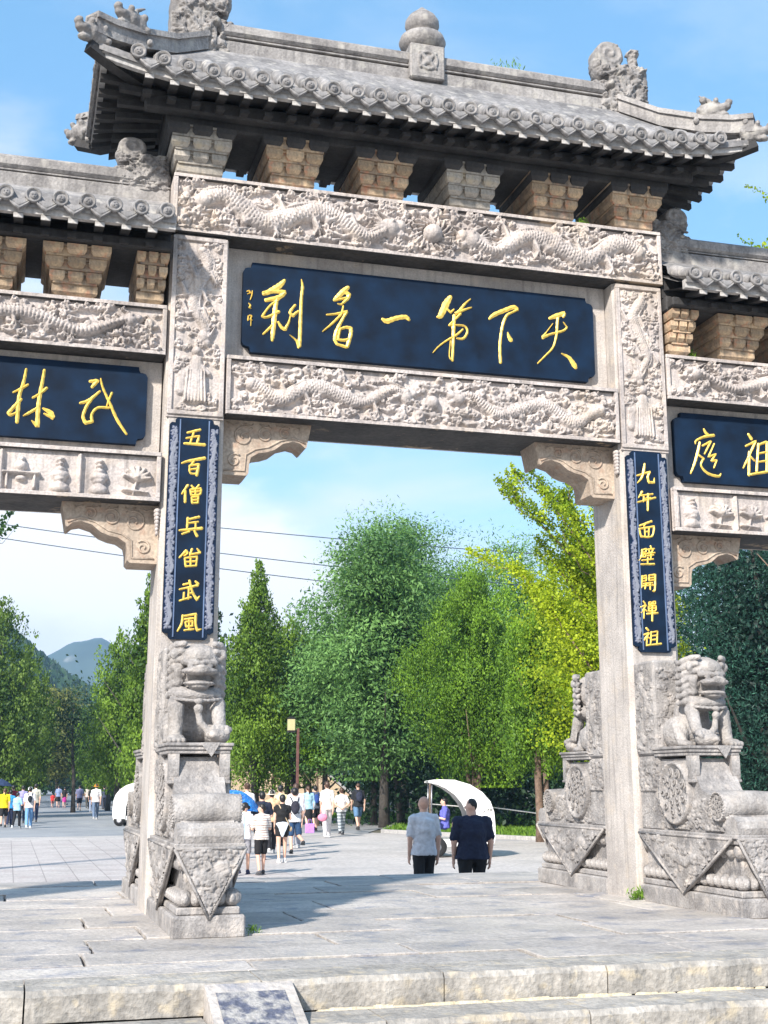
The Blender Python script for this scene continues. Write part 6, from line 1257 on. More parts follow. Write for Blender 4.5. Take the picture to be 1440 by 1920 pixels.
xx = q.uniform(-60, 60, n); tt = q.uniform(0.3, 1.0, n); hh = np.array([16+64*g(x, -48, 62)+10*g(x, 120, 90) for x in xx])
P = np.stack([xx, 520-160*(1-tt), hh*np.sin(tt*math.pi/2)-1.0], 1)
parts = [leaves(P, np.array([0, 0, 1.0]), 5.5, 0.55, 0.15, q.uniform(size=n), q)]
w_ = leaf_object('hillside_trees', parts, DARK); w_['kind'] = 'stuff'; w_['label'] = 'conifers covering the near hillside'

# ================================================================ HAZE
hz = MB().box(-1600, 2400, -80, 2500, -3, 190).obj('haze', None, None, 'stuff'); hz['label'] = 'thin blue air between the gate and the mountain'
hm = bpy.data.materials.new('thin haze'); hm.use_nodes = True; n = hm.node_tree; n.nodes.clear()
ho = n.nodes.new('ShaderNodeOutputMaterial'); hv = n.nodes.new('ShaderNodeVolumePrincipled'); hv.inputs['Density'].default_value = 0.00034; hv.inputs['Color'].default_value = (0.42, 0.68, 1.0, 1)
n.links.new(hv.outputs[0], ho.inputs['Volume']); hz.data.materials.append(hm)
# ================================================================ PEOPLE
SKIN = plain('skin', (0.70, 0.43, 0.32), 0.55, noise_amt=0.12, scale=9)
HAIR = plain('black hair', (0.012, 0.011, 0.011), 0.5)
BROWNH = plain('brown hair', (0.07, 0.035, 0.02), 0.5)
CLO = {}
def cloth(c, name=None):
    k = tuple(c)
    if k not in CLO: CLO[k] = plain(name or 'fabric', c, 0.85, noise_amt=0.18, scale=14, bump=0.25)
    return CLO[k]
def striped(name, base, st, freq, axis='Z', width=0.35):
    m = plain(name, base, 0.85, noise_amt=0.1); N = m.node_tree.nodes; K = m.node_tree.links.new; b = N['Principled BSDF']
    t = N.new('ShaderNodeTexCoord'); s = N.new('ShaderNodeSeparateXYZ'); K(t.outputs['Object'], s.inputs[0])
    a = N.new('ShaderNodeMath'); a.operation = 'MULTIPLY'; a.inputs[1].default_value = freq; K(s.outputs[axis], a.inputs[0])
    f = N.new('ShaderNodeMath'); f.operation = 'FRACT'; K(a.outputs[0], f.inputs[0]); g = N.new('ShaderNodeMath'); g.operation = 'LESS_THAN'; g.inputs[1].default_value = width; K(f.outputs[0], g.inputs[0])
    x = N.new('ShaderNodeMix'); x.data_type = 'RGBA'; old = b.inputs['Base Color'].links[0].from_socket; K(g.outputs[0], x.inputs['Factor']); K(old, x.inputs['A']); x.inputs['B'].default_value = (*st, 1); K(x.outputs['Result'], b.inputs['Base Color']); return m
def person(label, x, y, z, h, heading=0.0, stride=0.25, top=(0.7, 0.7, 0.7), bottom=(0.03, 0.03, 0.03), kind='pants', sleeve='short', hair='short', shoes=(0.5, 0.5, 0.5), wide=1.0, arms='down', vox=0.02,
           group=None, cap=None, topmat=None, botmat=None, hairmat=None, lean=0.0, face=0.0, kick=False, socks=None, female=False, seated=False):
    """a person walking towards local +Y (away from the camera when heading is 0)"""
    t = thing('person', label, 'person', (x, y, z), heading, group, s=h/1.72)
    w = wide; sh = 0.185*w*(0.9 if female else 1.0); hp = 0.085*w; V3 = Vector
    ph = stride
    hip = {s: V3((s*hp, 0, 0.90)) for s in (-1, 1)}
    knee, ank = {}, {}
    for s in (-1, 1):
        k = ph*s
        knee[s] = V3((s*0.09*w, k*0.55+0.03, 0.49)); ank[s] = V3((s*0.085*w, k*1.0-(0.06 if k < 0 else 0), 0.09+(0.05 if k < -0.1 else 0)))
    if kick: knee[1] = V3((0.12, 0.02, 0.50)); ank[1] = V3((0.20, -0.36, 0.36))
    if seated:
        for s in (-1, 1): knee[s] = V3((s*0.12, 0.42, 0.88)); ank[s] = V3((s*0.12, 0.45, 0.47))
    S = {s: V3((s*sh*0.97, lean*0.4, 1.375)) for s in (-1, 1)}
    elb, wri = {}, {}
    for s in (-1, 1):
        k = -ph*s*0.6
        elb[s] = S[s]+V3((s*0.032*w, k*0.35-0.02, -0.29)); wri[s] = elb[s]+V3((-s*0.012, k*0.45+0.05, -0.25))
        if arms == 'front' or (arms == 'rfront' and s == 1) or (arms == 'lfront' and s == -1):
            elb[s] = S[s]+V3((s*0.05, 0.03, -0.27)); wri[s] = elb[s]+V3((-s*0.08, 0.22, 0.04))
        if (arms == 'rup' and s == 1) or (arms == 'lup' and s == -1):
            elb[s] = S[s]+V3((s*0.04, 0.12, -0.24)); wri[s] = elb[s]+V3((-s*0.04, 0.14, 0.22))
        if arms == 'back' : elb[s] = S[s]+V3((s*0.09, -0.08, -0.25)); wri[s] = V3((s*0.05, -0.19, 0.98))
    hd = V3((0, 0.02+lean*0.5, 1.60)); fy, fx = math.cos(face), -math.sin(face)
    bare_leg = kind in ('shorts', 'skirt', 'dress')
    B = [('s', hd, (0.076, 0.092, 0.108)), ('s', hd+V3((fx*0.03, fy*0.03, -0.055)), (0.055, 0.06, 0.055)), ('c', V3((0, lean*0.4, 1.40)), 0.062*w, hd+V3((0, 0, -0.07)), 0.052*w),
         ('c', V3((-sh*0.75, lean*0.4, 1.365)), 0.055, V3((sh*0.75, lean*0.4, 1.365)), 0.055), ('s', V3((0, lean*0.3, 1.22)), (0.15*w, 0.092*w, 0.20)), ('s', V3((0, 0, 1.0)), (0.135*w, 0.088*w, 0.16)), ('s', V3((0, 0, 0.91)), (0.15*w, 0.105*w, 0.11)),
         ('s', hd+V3((fx*0.098, fy*0.098, -0.02)), (0.016, 0.02, 0.024))]
    for s in (-1, 1):
        ex = V3((fy*0.076*s, -fx*0.076*s, -0.01)); B.append(('s', hd+ex, (0.016, 0.02, 0.03)))
        B += [('c', S[s], 0.052*w, elb[s], 0.042*w**0.5), ('c', elb[s], 0.040*w**0.5, wri[s], 0.027), ('s', wri[s]+(wri[s]-elb[s]).normalized()*0.05, (0.024, 0.040, 0.046)),
              ('c', hip[s], 0.085*w, knee[s], 0.056*w**0.5), ('c', knee[s], 0.055*w**0.5, ank[s], 0.036), ('s', ank[s]+V3((0, 0.05, -0.045)), (0.040, 0.10, 0.035))]
    bm = blob(B, vox, 1, 'body'); mb = MB()
    for s in (-1, 1):       # five fingers on each hand, gently curled
        d = (wri[s]-elb[s]).normalized(); palm = wri[s]+d*0.085; side = V3((0, 1, 0)); side = (side-d*side.dot(d)).normalized(); inn = V3((-s, 0, 0))
        for i, L_ in enumerate((0.062, 0.072, 0.068, 0.052)):
            p = palm+side*(0.028-0.018*i); q1 = p+d*L_*0.55; q2 = q1+(d*0.7+inn*0.6).normalized()*L_*0.5; mb.tube([p-d*0.02, q1, q2], [0.0095, 0.009, 0.007], 6)
        p = wri[s]+d*0.035+side*0.03; mb.tube([p, p+(d*0.6+side*0.7).normalized()*0.035, p+(d*0.9+side*0.3+inn*0.4).normalized()*0.07], [0.011, 0.010, 0.008], 6)
    nv = len(bm.vertices); me = bpy.data.meshes.new('body'); vv = [v.co[:] for v in bm.vertices]+mb.v; ff = [tuple(p.vertices) for p in bm.polygons]+[tuple(i+nv for i in f) for f in mb.f]
    me.from_pydata(vv, [], ff); me.polygons.foreach_set('use_smooth', [True]*len(ff)); me.update(); bpy.data.meshes.remove(bm)
    body = link('body', me, SKIN, t)
    # top
    hem = 0.84
    T = [('s', V3((0, lean*0.3, 1.23)), (0.172*w, 0.125*w, 0.20)), ('s', V3((0, -0.03+lean*0.4, 1.33)), (0.165*w, 0.105*w, 0.10)), ('c', V3((0, lean*0.4, 1.425)), 0.068, V3((sh*0.82, lean*0.4, 1.365)), 0.066), ('c', V3((0, lean*0.4, 1.425)), 0.068, V3((-sh*0.82, lean*0.4, 1.365)), 0.066), ('l', [(0.0, 0), (0.198*w, 0), (0.194*w, 0.06), (0.160*w, 0.25), (0.163*w, 0.40), (0.12*w, 0.50), (0.0, 0.55)], (0, 0, hem), 'Z')]
    if kind == 'dress': T.append(('l', [(0.0, 0), (0.21, 0), (0.17, 0.3), (0.0, 0.35)], (0, 0, 0.6), 'Z'))
    for s in (-1, 1):
        if sleeve == 'short': T.append(('c', S[s]+V3((-s*0.012, 0, 0)), 0.068*w**0.7, S[s].lerp(elb[s], 0.78), 0.060*w**0.7))
        elif sleeve == 'long': T += [('c', S[s], 0.072*w, elb[s], 0.058*w), ('c', elb[s], 0.058*w, wri[s], 0.042)]
        elif sleeve == 'cap': T.append(('c', S[s], 0.07*w, S[s].lerp(elb[s], 0.3), 0.06*w))
    tm = blob(T, vox, 1, 'shirt', 0.016, 11, k=0.04)
    for v in tm.vertices:                        # flatten the round waist front to back
        q_ = max(0.0, min(1.0, (1.22-v.co.z)/0.2))
        if abs(v.co.x) < 0.22*w: v.co.y *= 1-0.24*q_
    link('shirt', tm, topmat or cloth(top), t)
    # bottoms
    Q = [('s', V3((0, 0, 0.90)), (0.150*w, 0.105*w, 0.12))]
    for s in (-1, 1):
        if kind == 'pants': Q += [('c', hip[s], 0.098*w, knee[s], 0.075), ('c', knee[s], 0.073, ank[s]+V3((0, 0, 0.0)), 0.062)]
        elif kind == 'shorts': Q += [('c', hip[s], 0.100*w, knee[s]+V3((0, 0, 0.06)), 0.088*w)]
        elif kind == 'minishorts': Q += [('c', hip[s], 0.100*w, hip[s].lerp(knee[s], 0.45), 0.095)]
    if kind == 'skirt': Q.append(('l', [(0.0, 0), (0.17, 0), (0.175, 0.2), (0.15, 0.44), (0.0, 0.5)], (0, 0, 0.47), 'Z'))
    link('trousers' if kind == 'pants' else ('skirt' if kind == 'skirt' else 'shorts'), blob(Q, vox, 1, 'bottoms', 0.005, 14), botmat or cloth(bottom), t)
    for s in (-1, 1):
        a = ank[s]; sm = MB().ball(a+V3((0, 0.055, -0.045)), (0.05, 0.135, 0.048), 12, 7).ball(a+V3((0, -0.02, -0.02)), (0.048, 0.06, 0.05), 10, 6).box(a.x-0.046, a.x+0.046, a.y-0.075, a.y+0.18, a.z-0.09, a.z-0.068); so_ = sm.obj('shoe', cloth(shoes), t)
    hm = hairmat or HAIR
    if cap is not None:
        c = MB().lathe([(0.098, -0.01), (0.102, 0.03), (0.085, 0.085), (0.05, 0.115), (0.0, 0.125)], tuple(hd), 16).tube([hd+V3((fx*0.06, fy*0.06, 0.0)), hd+V3((fx*0.17, fy*0.17, -0.01))], [0.07, 0.05], 8)
        if cap[1] == 'brim': c.lathe([(0.09, 0.012), (0.17, -0.008), (0.168, -0.014), (0.09, 0.0)], tuple(hd), 18)
        link('cap', c.mesh('cap'), cloth(cap[0]), t)
    if hair == 'short': blobh = [('s', hd+V3((-fx*0.018, -fy*0.018, 0.025)), (0.086, 0.094, 0.100)), ('s', hd+V3((-fx*0.05, -fy*0.05, -0.03)), (0.066, 0.05, 0.06))]
    elif hair == 'buzz': blobh = [('s', hd+V3((-fx*0.014, -fy*0.016, 0.016)), (0.081, 0.088, 0.098))]
    elif hair == 'long': blobh = [('s', hd+V3((-fx*0.02, -fy*0.02, 0.025)), (0.092, 0.098, 0.105)), ('c', hd+V3((-fx*0.07, -fy*0.06, 0.0)), 0.07, hd+V3((-fx*0.09, -fy*0.09, -0.24)), 0.055)]
    elif hair == 'bun': blobh = [('s', hd+V3((-fx*0.02, -fy*0.02, 0.022)), (0.088, 0.094, 0.102)), ('s', hd+V3((-fx*0.10, -fy*0.10, 0.06)), 0.045)]
    elif hair == 'tail': blobh = [('s', hd+V3((-fx*0.02, -fy*0.02, 0.022)), (0.088, 0.094, 0.102)), ('c', hd+V3((-fx*0.10, -fy*0.10, 0.02)), 0.03, hd+V3((-fx*0.13, -fy*0.13, -0.2)), 0.018)]
    else: blobh = None
    if blobh: link('hair', blob(blobh, 0.018, 1, 'hair', 0.005, 25), hm, t)
    t['_'] = 0; del t['_']
    return t, dict(S=S, elb=elb, wri=wri, hd=hd, s=h/1.72)
def attach_world(t, p): return t.matrix_basis @ Vector(p)
def backpack(per, label, col, sc=1.0, y=-0.16):
    t = per[0]; o = thing('backpack', label, 'backpack', tuple(t.location), t.rotation_euler.z, s=t.scale.x)
    P = [('s', (0, y-0.03, 1.22), (0.135*sc, 0.075, 0.19*sc)), ('s', (0, y-0.07, 1.14), (0.10*sc, 0.055, 0.11*sc))]
    link('bag_body', blob(P, 0.02, 1, 'bag_body', 0.004), cloth(col), o)
    for s in (-1, 1): MB().tube([(s*0.07, y+0.02, 1.36), (s*0.10, y+0.08, 1.45), (s*0.115, 0.03, 1.47), (s*0.12, 0.12, 1.38), (s*0.125, 0.12, 1.2), (s*0.13, 0.0, 1.08), (s*0.10, y+0.02, 1.07)], 0.016, 5).obj('strap', cloth(col), o)
    return o
def umbrella(label, x, y, z, col, tilt=(0, 0), r=0.5):
    o = thing('umbrella', label, 'umbrella', (x, y, z)); o.rotation_euler = (tilt[0], tilt[1], 0.3)
    mb = MB(); n = 8; V = [(0, 0, 0.02)]
    rings = [(0.35, -0.04), (0.7, -0.13), (1.0, -0.27)]
    for (rr, zz) in rings:
        for k in range(n*2):
            a = k*math.pi/n; q = r*rr*(1 if k % 2 == 0 else 0.95); V.append((q*math.cos(a), q*math.sin(a), zz*r*1.6+(0.0 if k % 2 == 0 else 0.012)))
    m = n*2; f = [(0, 1+k, 1+(k+1) % m) for k in range(m)]
    for g_ in range(2): f += [(1+g_*m+k, 1+(g_+1)*m+k, 1+(g_+1)*m+(k+1) % m, 1+g_*m+(k+1) % m) for k in range(m)]
    V2 = [(a, b2, c-0.006) for a, b2, c in V]; L0 = len(V)
    mb.add(V, f).add(V2, [q[::-1] for q in f]); mb.obj('canopy', col, o)
    for k in range(n):
        a = 2*math.pi*k/n; MB().tube([(0, 0, 0), (r*math.cos(a), r*math.sin(a), -0.27*r*1.6)], 0.004, 4).obj('rib', cloth((0.2, 0.2, 0.2)), o)
    MB().tube([(0, 0, 0.05), (0, 0, -0.62)], 0.007, 6).obj('shaft', cloth((0.2, 0.2, 0.2)), o); MB().tube([(0, 0, -0.62), (0, 0, -0.72)], 0.014, 6).obj('handle', cloth((0.03, 0.03, 0.03)), o)
    return o
PZ = -0.722; V_ = 0.012
CR = 'walkers on the plaza seen through the main arch'
# the two men close behind the platform
per = person('bald man in a light grey tee and black trousers, walking away in the middle', 2.02, 6.75, PZ, 1.62, 0.02, 0.12, (0.66, 0.68, 0.73), (0.012, 0.012, 0.014), 'pants', 'short', None, (0.05, 0.05, 0.05), 1.05, 'down', 0.013)
link('hair', blob([('s', (0, -0.012, 1.612), (0.079, 0.086, 0.100))], 0.015, 1, 'hair'), plain('shaved scalp', (0.62, 0.36, 0.26), 0.5), per[0])
per = person('stocky man in a dark navy tee beside the bald man, head turned left', 2.42, 5.80, PZ, 1.60, -0.05, 0.10, (0.010, 0.016, 0.045), (0.008, 0.008, 0.010), 'pants', 'short', 'buzz', (0.03, 0.03, 0.03), 1.32, 'down', 0.013, face=1.0)
# kids and group by the left pillar
WB = striped('white tee with blue back stripe', (0.78, 0.78, 0.80), (0.30, 0.42, 0.70), 1.0, 'X', 0.0); 
N = WB.node_tree.nodes
for nn in N:
    if nn.type == 'MATH' and nn.operation == 'LESS_THAN': nn.inputs[1].default_value = 0.035
ST = striped('cream tee with fine brown stripes', (0.72, 0.66, 0.60), (0.32, 0.20, 0.18), 17, 'Z', 0.28)
person('boy in a white tee with a blue stripe and black cap', 0.86, 15.25, PZ, 1.42, -0.3, 0.22, (0.8, 0.8, 0.8), (0.42, 0.42, 0.46), 'shorts', 'short', 'short', (0.03, 0.04, 0.10), 0.95, 'front', 0.017, CR, cap=((0.012, 0.012, 0.014), ''), topmat=WB, face=-0.5)
person('boy in a cream striped tee and black shorts', 1.20, 15.15, PZ, 1.40, 0.15, 0.08, (0.7, 0.6, 0.55), (0.01, 0.01, 0.012), 'shorts', 'short', 'short', (0.08, 0.08, 0.09), 1.0, 'front', 0.017, CR, topmat=ST, face=0.9, lean=0.03)
person('man in a dark navy tee just behind the striped boy', 2.14, 20.2, PZ, 1.60, -0.1, 0.2, (0.012, 0.018, 0.04), (0.015, 0.015, 0.018), 'shorts', 'short', 'short', (0.5, 0.1, 0.1), 1.1, 'rfront', 0.02, CR)
wm = person('woman in a black crop top with a white jacket tied round her waist', 2.41, 19.05, PZ, 1.54, -0.1, 0.10, (0.008, 0.008, 0.009), (0.01, 0.01, 0.012), 'minishorts', 'cap', 'short', (0.75, 0.75, 0.75), 1.0, 'rfront', 0.018, CR, female=True)
jk = blob([('s', (0, -0.04, 0.96), (0.17, 0.13, 0.09)), ('p', [(-0.15, 0.98), (0.16, 0.98), (0.02, 0.64), (-0.02, 0.64)], -0.16, -0.10)], 0.015, 2, 'jacket', 0.008, 12)
link('tied_jacket', jk, cloth((0.62, 0.68, 0.75)), wm[0])
MB().tube([(-0.10, -0.05, 1.46), (-0.05, -0.115, 1.36), (0.06, -0.12, 1.15), (0.16, -0.10, 0.98), (0.20, -0.02, 0.88)], 0.014, 6).ball((0.22, 0.02, 0.84), (0.05, 0.08, 0.07), 8, 6).obj('shoulder_strap', cloth((0.6, 0.45, 0.28)), wm[0])
p_ = person('person in white tee, dark cap and denim shorts, one heel kicked up behind', 3.30, 21.9, PZ, 1.68, -0.1, 0.12, (0.72, 0.72, 0.74), (0.02, 0.06, 0.14), 'shorts', 'short', 'short', (0.03, 0.035, 0.04), 1.0, 'down', 0.018, CR, cap=((0.03, 0.03, 0.05), ''), kick=True)
backpack(p_, 'black backpack on the person with one heel kicked up', (0.02, 0.02, 0.035), 0.9)
person('tall person in a pale pink shirt behind the kicked up heel', 4.10, 25.5, PZ, 1.78, -0.2, 0.25, (0.74, 0.62, 0.62), (0.30, 0.32, 0.38), 'pants', 'long', 'long', (0.6, 0.6, 0.6), 0.95, 'down', 0.022, CR, hairmat=BROWNH)
bg_ = MB().bbox(-0.13, 0.13, -0.03, 0.03, 0, 0.26, 0.01).tube([(-0.06, 0, 0.26), (-0.03, 0, 0.38), (0.03, 0, 0.38), (0.06, 0, 0.26)], 0.006, 5).obj('shopping_bag', cloth((0.50, 0.25, 0.75)))
bg_.location = (4.42, 25.1, PZ+0.42); tag(bg_, 'purple carrier bag hanging beside the white tee walker', 'bag')
person('person in a cream orange top and white cap in the crowd', 2.92, 23.0, PZ, 1.62, -0.1, 0.2, (0.72, 0.47, 0.28), (0.015, 0.015, 0.02), 'pants', 'short', 'short', (0.6, 0.6, 0.6), 0.95, 'rup', 0.022, CR, cap=((0.7, 0.62, 0.5), 'brim'))
person('person with black hair showing above the crowd, pale yellow top', 3.95, 27.0, PZ, 1.74, -0.1, 0.2, (0.7, 0.62, 0.35), (0.02, 0.02, 0.03), 'pants', 'short', 'short', (0.1, 0.1, 0.1), 1.0, 'down', 0.024, CR)
person('woman in a light blue top and long black skirt', 7.05, 37.2, PZ, 1.68, 0.1, 0.2, (0.34, 0.55, 0.68), (0.008, 0.008, 0.01), 'skirt', 'long', 'tail', (0.65, 0.62, 0.6), 1.05, 'down', 0.024, CR, hairmat=BROWNH, female=True)
p_ = person('walker in black with short dark hair beside the woman in light blue', 7.6, 38.4, PZ, 1.68, 0.0, 0.2, (0.08, 0.09, 0.12), (0.01, 0.01, 0.012), 'shorts', 'short', 'short', (0.02, 0.02, 0.02), 1.0, 'down', 0.024, CR)
backpack(p_, 'blue backpack on the walker beside the woman in light blue', (0.02, 0.06, 0.25), 0.95)
person('tall woman in a long white shirt and white trousers', 6.62, 32.3, PZ, 1.84, -0.15, 0.3, (0.76, 0.72, 0.68), (0.70, 0.66, 0.66), 'pants', 'short', 'short', (0.7, 0.7, 0.72), 0.98, 'down', 0.022, CR, hairmat=BROWNH, female=True)
bg_ = MB().ball((0, 0, 0), (0.17, 0.07, 0.13), 12, 8).tube([(-0.08, 0, 0.1), (-0.03, 0, 0.28), (0.04, 0, 0.28), (0.08, 0, 0.1)], 0.008, 5).obj('handbag', cloth((0.80, 0.28, 0.42)))
bg_.location = (6.42, 32.1, PZ+0.66); tag(bg_, 'pink handbag carried by the tall woman in white', 'bag')
GP = striped('grey camouflage trousers', (0.42, 0.46, 0.48), (0.12, 0.14, 0.16), 9, 'Z', 0.4)
person('youngster in a white tee and grey patterned trousers', 7.62, 34.3, PZ, 1.62, -0.1, 0.22, (0.76, 0.75, 0.74), (0.4, 0.4, 0.4), 'pants', 'short', 'short', (0.06, 0.06, 0.07), 1.0, 'back', 0.022, CR, botmat=GP, hairmat=BROWNH)
p_ = person('man in a black tee and blue denim shorts by the lawn', 9.30, 38.4, PZ, 1.78, 0.0, 0.28, (0.012, 0.014, 0.018), (0.10, 0.20, 0.34), 'shorts', 'short', 'buzz', (0.05, 0.05, 0.05), 1.08, 'down', 0.022, CR, hairmat=BROWNH)
backpack(p_, 'black backpack on the man by the lawn', (0.02, 0.025, 0.05), 1.0)
person('person under the blue umbrella, only legs and arms showing', 1.50, 20.6, PZ, 1.55, 0, 0.2, (0.04, 0.04, 0.05), (0.02, 0.02, 0.02), 'shorts', 'short', 'short', (0.2, 0.2, 0.2), 0.95, 'rup', 0.022, CR)
person('person with a bun and white top behind the blue umbrella', 2.78, 26.0, PZ, 1.80, 0, 0.2, (0.72, 0.70, 0.70), (0.05, 0.05, 0.06), 'pants', 'short', 'bun', (0.2, 0.2, 0.2), 0.95, 'down', 0.024, CR, hairmat=BROWNH, female=True)
UB = stone_mat('blue patterned umbrella fabric', (0.01, 0.10, 0.42), (0.03, 0.28, 0.72), (0.35, 0.55, 0.8), 9, 0.0, rough=0.5)
umbrella('blue patterned umbrella just right of the left drum stone', 1.58, 19.9, 0.86, UB, (R(22), R(12)), 0.56)
# avenue walkers on the left
LG = 'walkers in the avenue behind the left side bay'
person('person in a bright yellow top with blue sleeves at the left edge', -3.90, 46.8, PZ, 1.60, 0, 0.2, (0.85, 0.66, 0.01), (0.012, 0.012, 0.015), 'shorts', 'short', 'tail', (0.05, 0.05, 0.05), 1.05, 'down', 0.024, LG, hairmat=BROWNH)
person('person in a sky blue hoodie overlapping the yellow top', -3.66, 47.6, PZ, 1.52, 0, 0.1, (0.04, 0.32, 0.70), (0.02, 0.03, 0.08), 'pants', 'long', 'short', (0.3, 0.3, 0.3), 0.95, 'down', 0.026, LG)
person('person in a pale blue tee and black trousers, left group', -3.38, 45.3, PZ, 1.44, -0.4, 0.2, (0.34, 0.60, 0.76), (0.008, 0.008, 0.012), 'pants', 'short', 'short', (0.7, 0.7, 0.7), 0.95, 'rfront', 0.024, LG, face=-0.4)
p_ = person('person in a white tee and light blue jeans, left group', -2.90, 45.1, PZ, 1.66, 0, 0.26, (0.76, 0.72, 0.72), (0.16, 0.33, 0.58), 'pants', 'short', 'short', (0.7, 0.7, 0.7), 1.0, 'down', 0.024, LG, cap=((0.7, 0.7, 0.7), ''))
backpack(p_, 'small black backpack on the person in light blue jeans', (0.008, 0.012, 0.02), 0.72)
person('person in a maroon top behind the yellow top', -3.55, 51.2, PZ, 1.72, 0, 0.2, (0.22, 0.01, 0.03), (0.02, 0.02, 0.03), 'pants', 'short', 'short', (0.1, 0.1, 0.1), 1.0, 'down', 0.028, LG)
person('person in a lavender top in the middle of the left group', -3.1, 52.7, PZ, 1.70, 0, 0.2, (0.30, 0.28, 0.50), (0.03, 0.05, 0.10), 'pants', 'short', 'short', (0.1, 0.1, 0.1), 1.0, 'down', 0.028, LG)
person('person in a beige tee at the right of the left group', -2.5, 54.2, PZ, 1.78, 0, 0.2, (0.52, 0.50, 0.42), (0.03, 0.05, 0.12), 'pants', 'short', 'short', (0.1, 0.1, 0.1), 1.0, 'down', 0.028, LG)
umbrella('dark umbrella at the left edge above the walkers', -4.1, 50.5, 1.25, cloth((0.02, 0.04, 0.10)), (0.1, 0.1), 0.55)
person('distant person in a blue shirt and black shorts', -0.15, 90, PZ, 1.62, 0, 0.2, (0.22, 0.28, 0.45), (0.01, 0.01, 0.01), 'shorts', 'short', 'short', (0.3, 0.2, 0.2), 1.0, 'down', 0.03, LG)
person('distant person in a black top and magenta skirt', 0.25, 89, PZ, 1.52, 0, 0.2, (0.01, 0.01, 0.012), (0.45, 0.03, 0.25), 'skirt', 'short', 'short', (0.3, 0.2, 0.2), 1.0, 'down', 0.03, LG, female=True)
person('distant child in a red top left of the black shorts', -0.55, 90.5, PZ, 1.05, 0, 0.2, (0.6, 0.03, 0.03), (0.3, 0.1, 0.1), 'shorts', 'short', 'short', (0.3, 0.2, 0.2), 1.0, 'down', 0.03, LG)
person('person in a lilac shirt and dark shorts, middle of the avenue', 0.83, 79.3, PZ, 1.66, 0, 0.2, (0.28, 0.28, 0.45), (0.012, 0.015, 0.03), 'shorts', 'short', 'short', (0.2, 0.2, 0.2), 1.05, 'down', 0.028, LG)
person('person in black with pale jeans beside the orange hat', 1.2, 72, PZ, 1.60, 0, 0.2, (0.02, 0.02, 0.03), (0.25, 0.30, 0.42), 'pants', 'short', 'short', (0.3, 0.3, 0.3), 1.0, 'down', 0.028, LG)
person('person in a white shirt, grey jeans and an orange hat', 0.50, 56.9, PZ, 1.76, 0, 0.25, (0.76, 0.72, 0.72), (0.12, 0.17, 0.26), 'pants', 'short', 'short', (0.5, 0.5, 0.5), 1.05, 'down', 0.024, LG, cap=((0.80, 0.36, 0.02), 'brim'))
person('distant person in dark blue near the small white cart', 2.6, 82, PZ, 1.62, 0, 0.2, (0.06, 0.07, 0.12), (0.05, 0.06, 0.09), 'pants', 'short', 'short', (0.1, 0.1, 0.1), 1.1, 'down', 0.03, LG)
person('distant person in a pale top behind the lilac shirt', 1.75, 86, PZ, 1.62, 0, 0.2, (0.5, 0.46, 0.42), (0.06, 0.06, 0.06), 'pants', 'short', 'short', (0.1, 0.1, 0.1), 1.0, 'down', 0.03, LG)
person('distant person in white half hidden by the left pillar', 3.0, 74, PZ, 1.64, 0, 0.2, (0.6, 0.6, 0.62), (0.2, 0.2, 0.22), 'shorts', 'short', 'short', (0.1, 0.1, 0.1), 1.0, 'down', 0.03, LG)
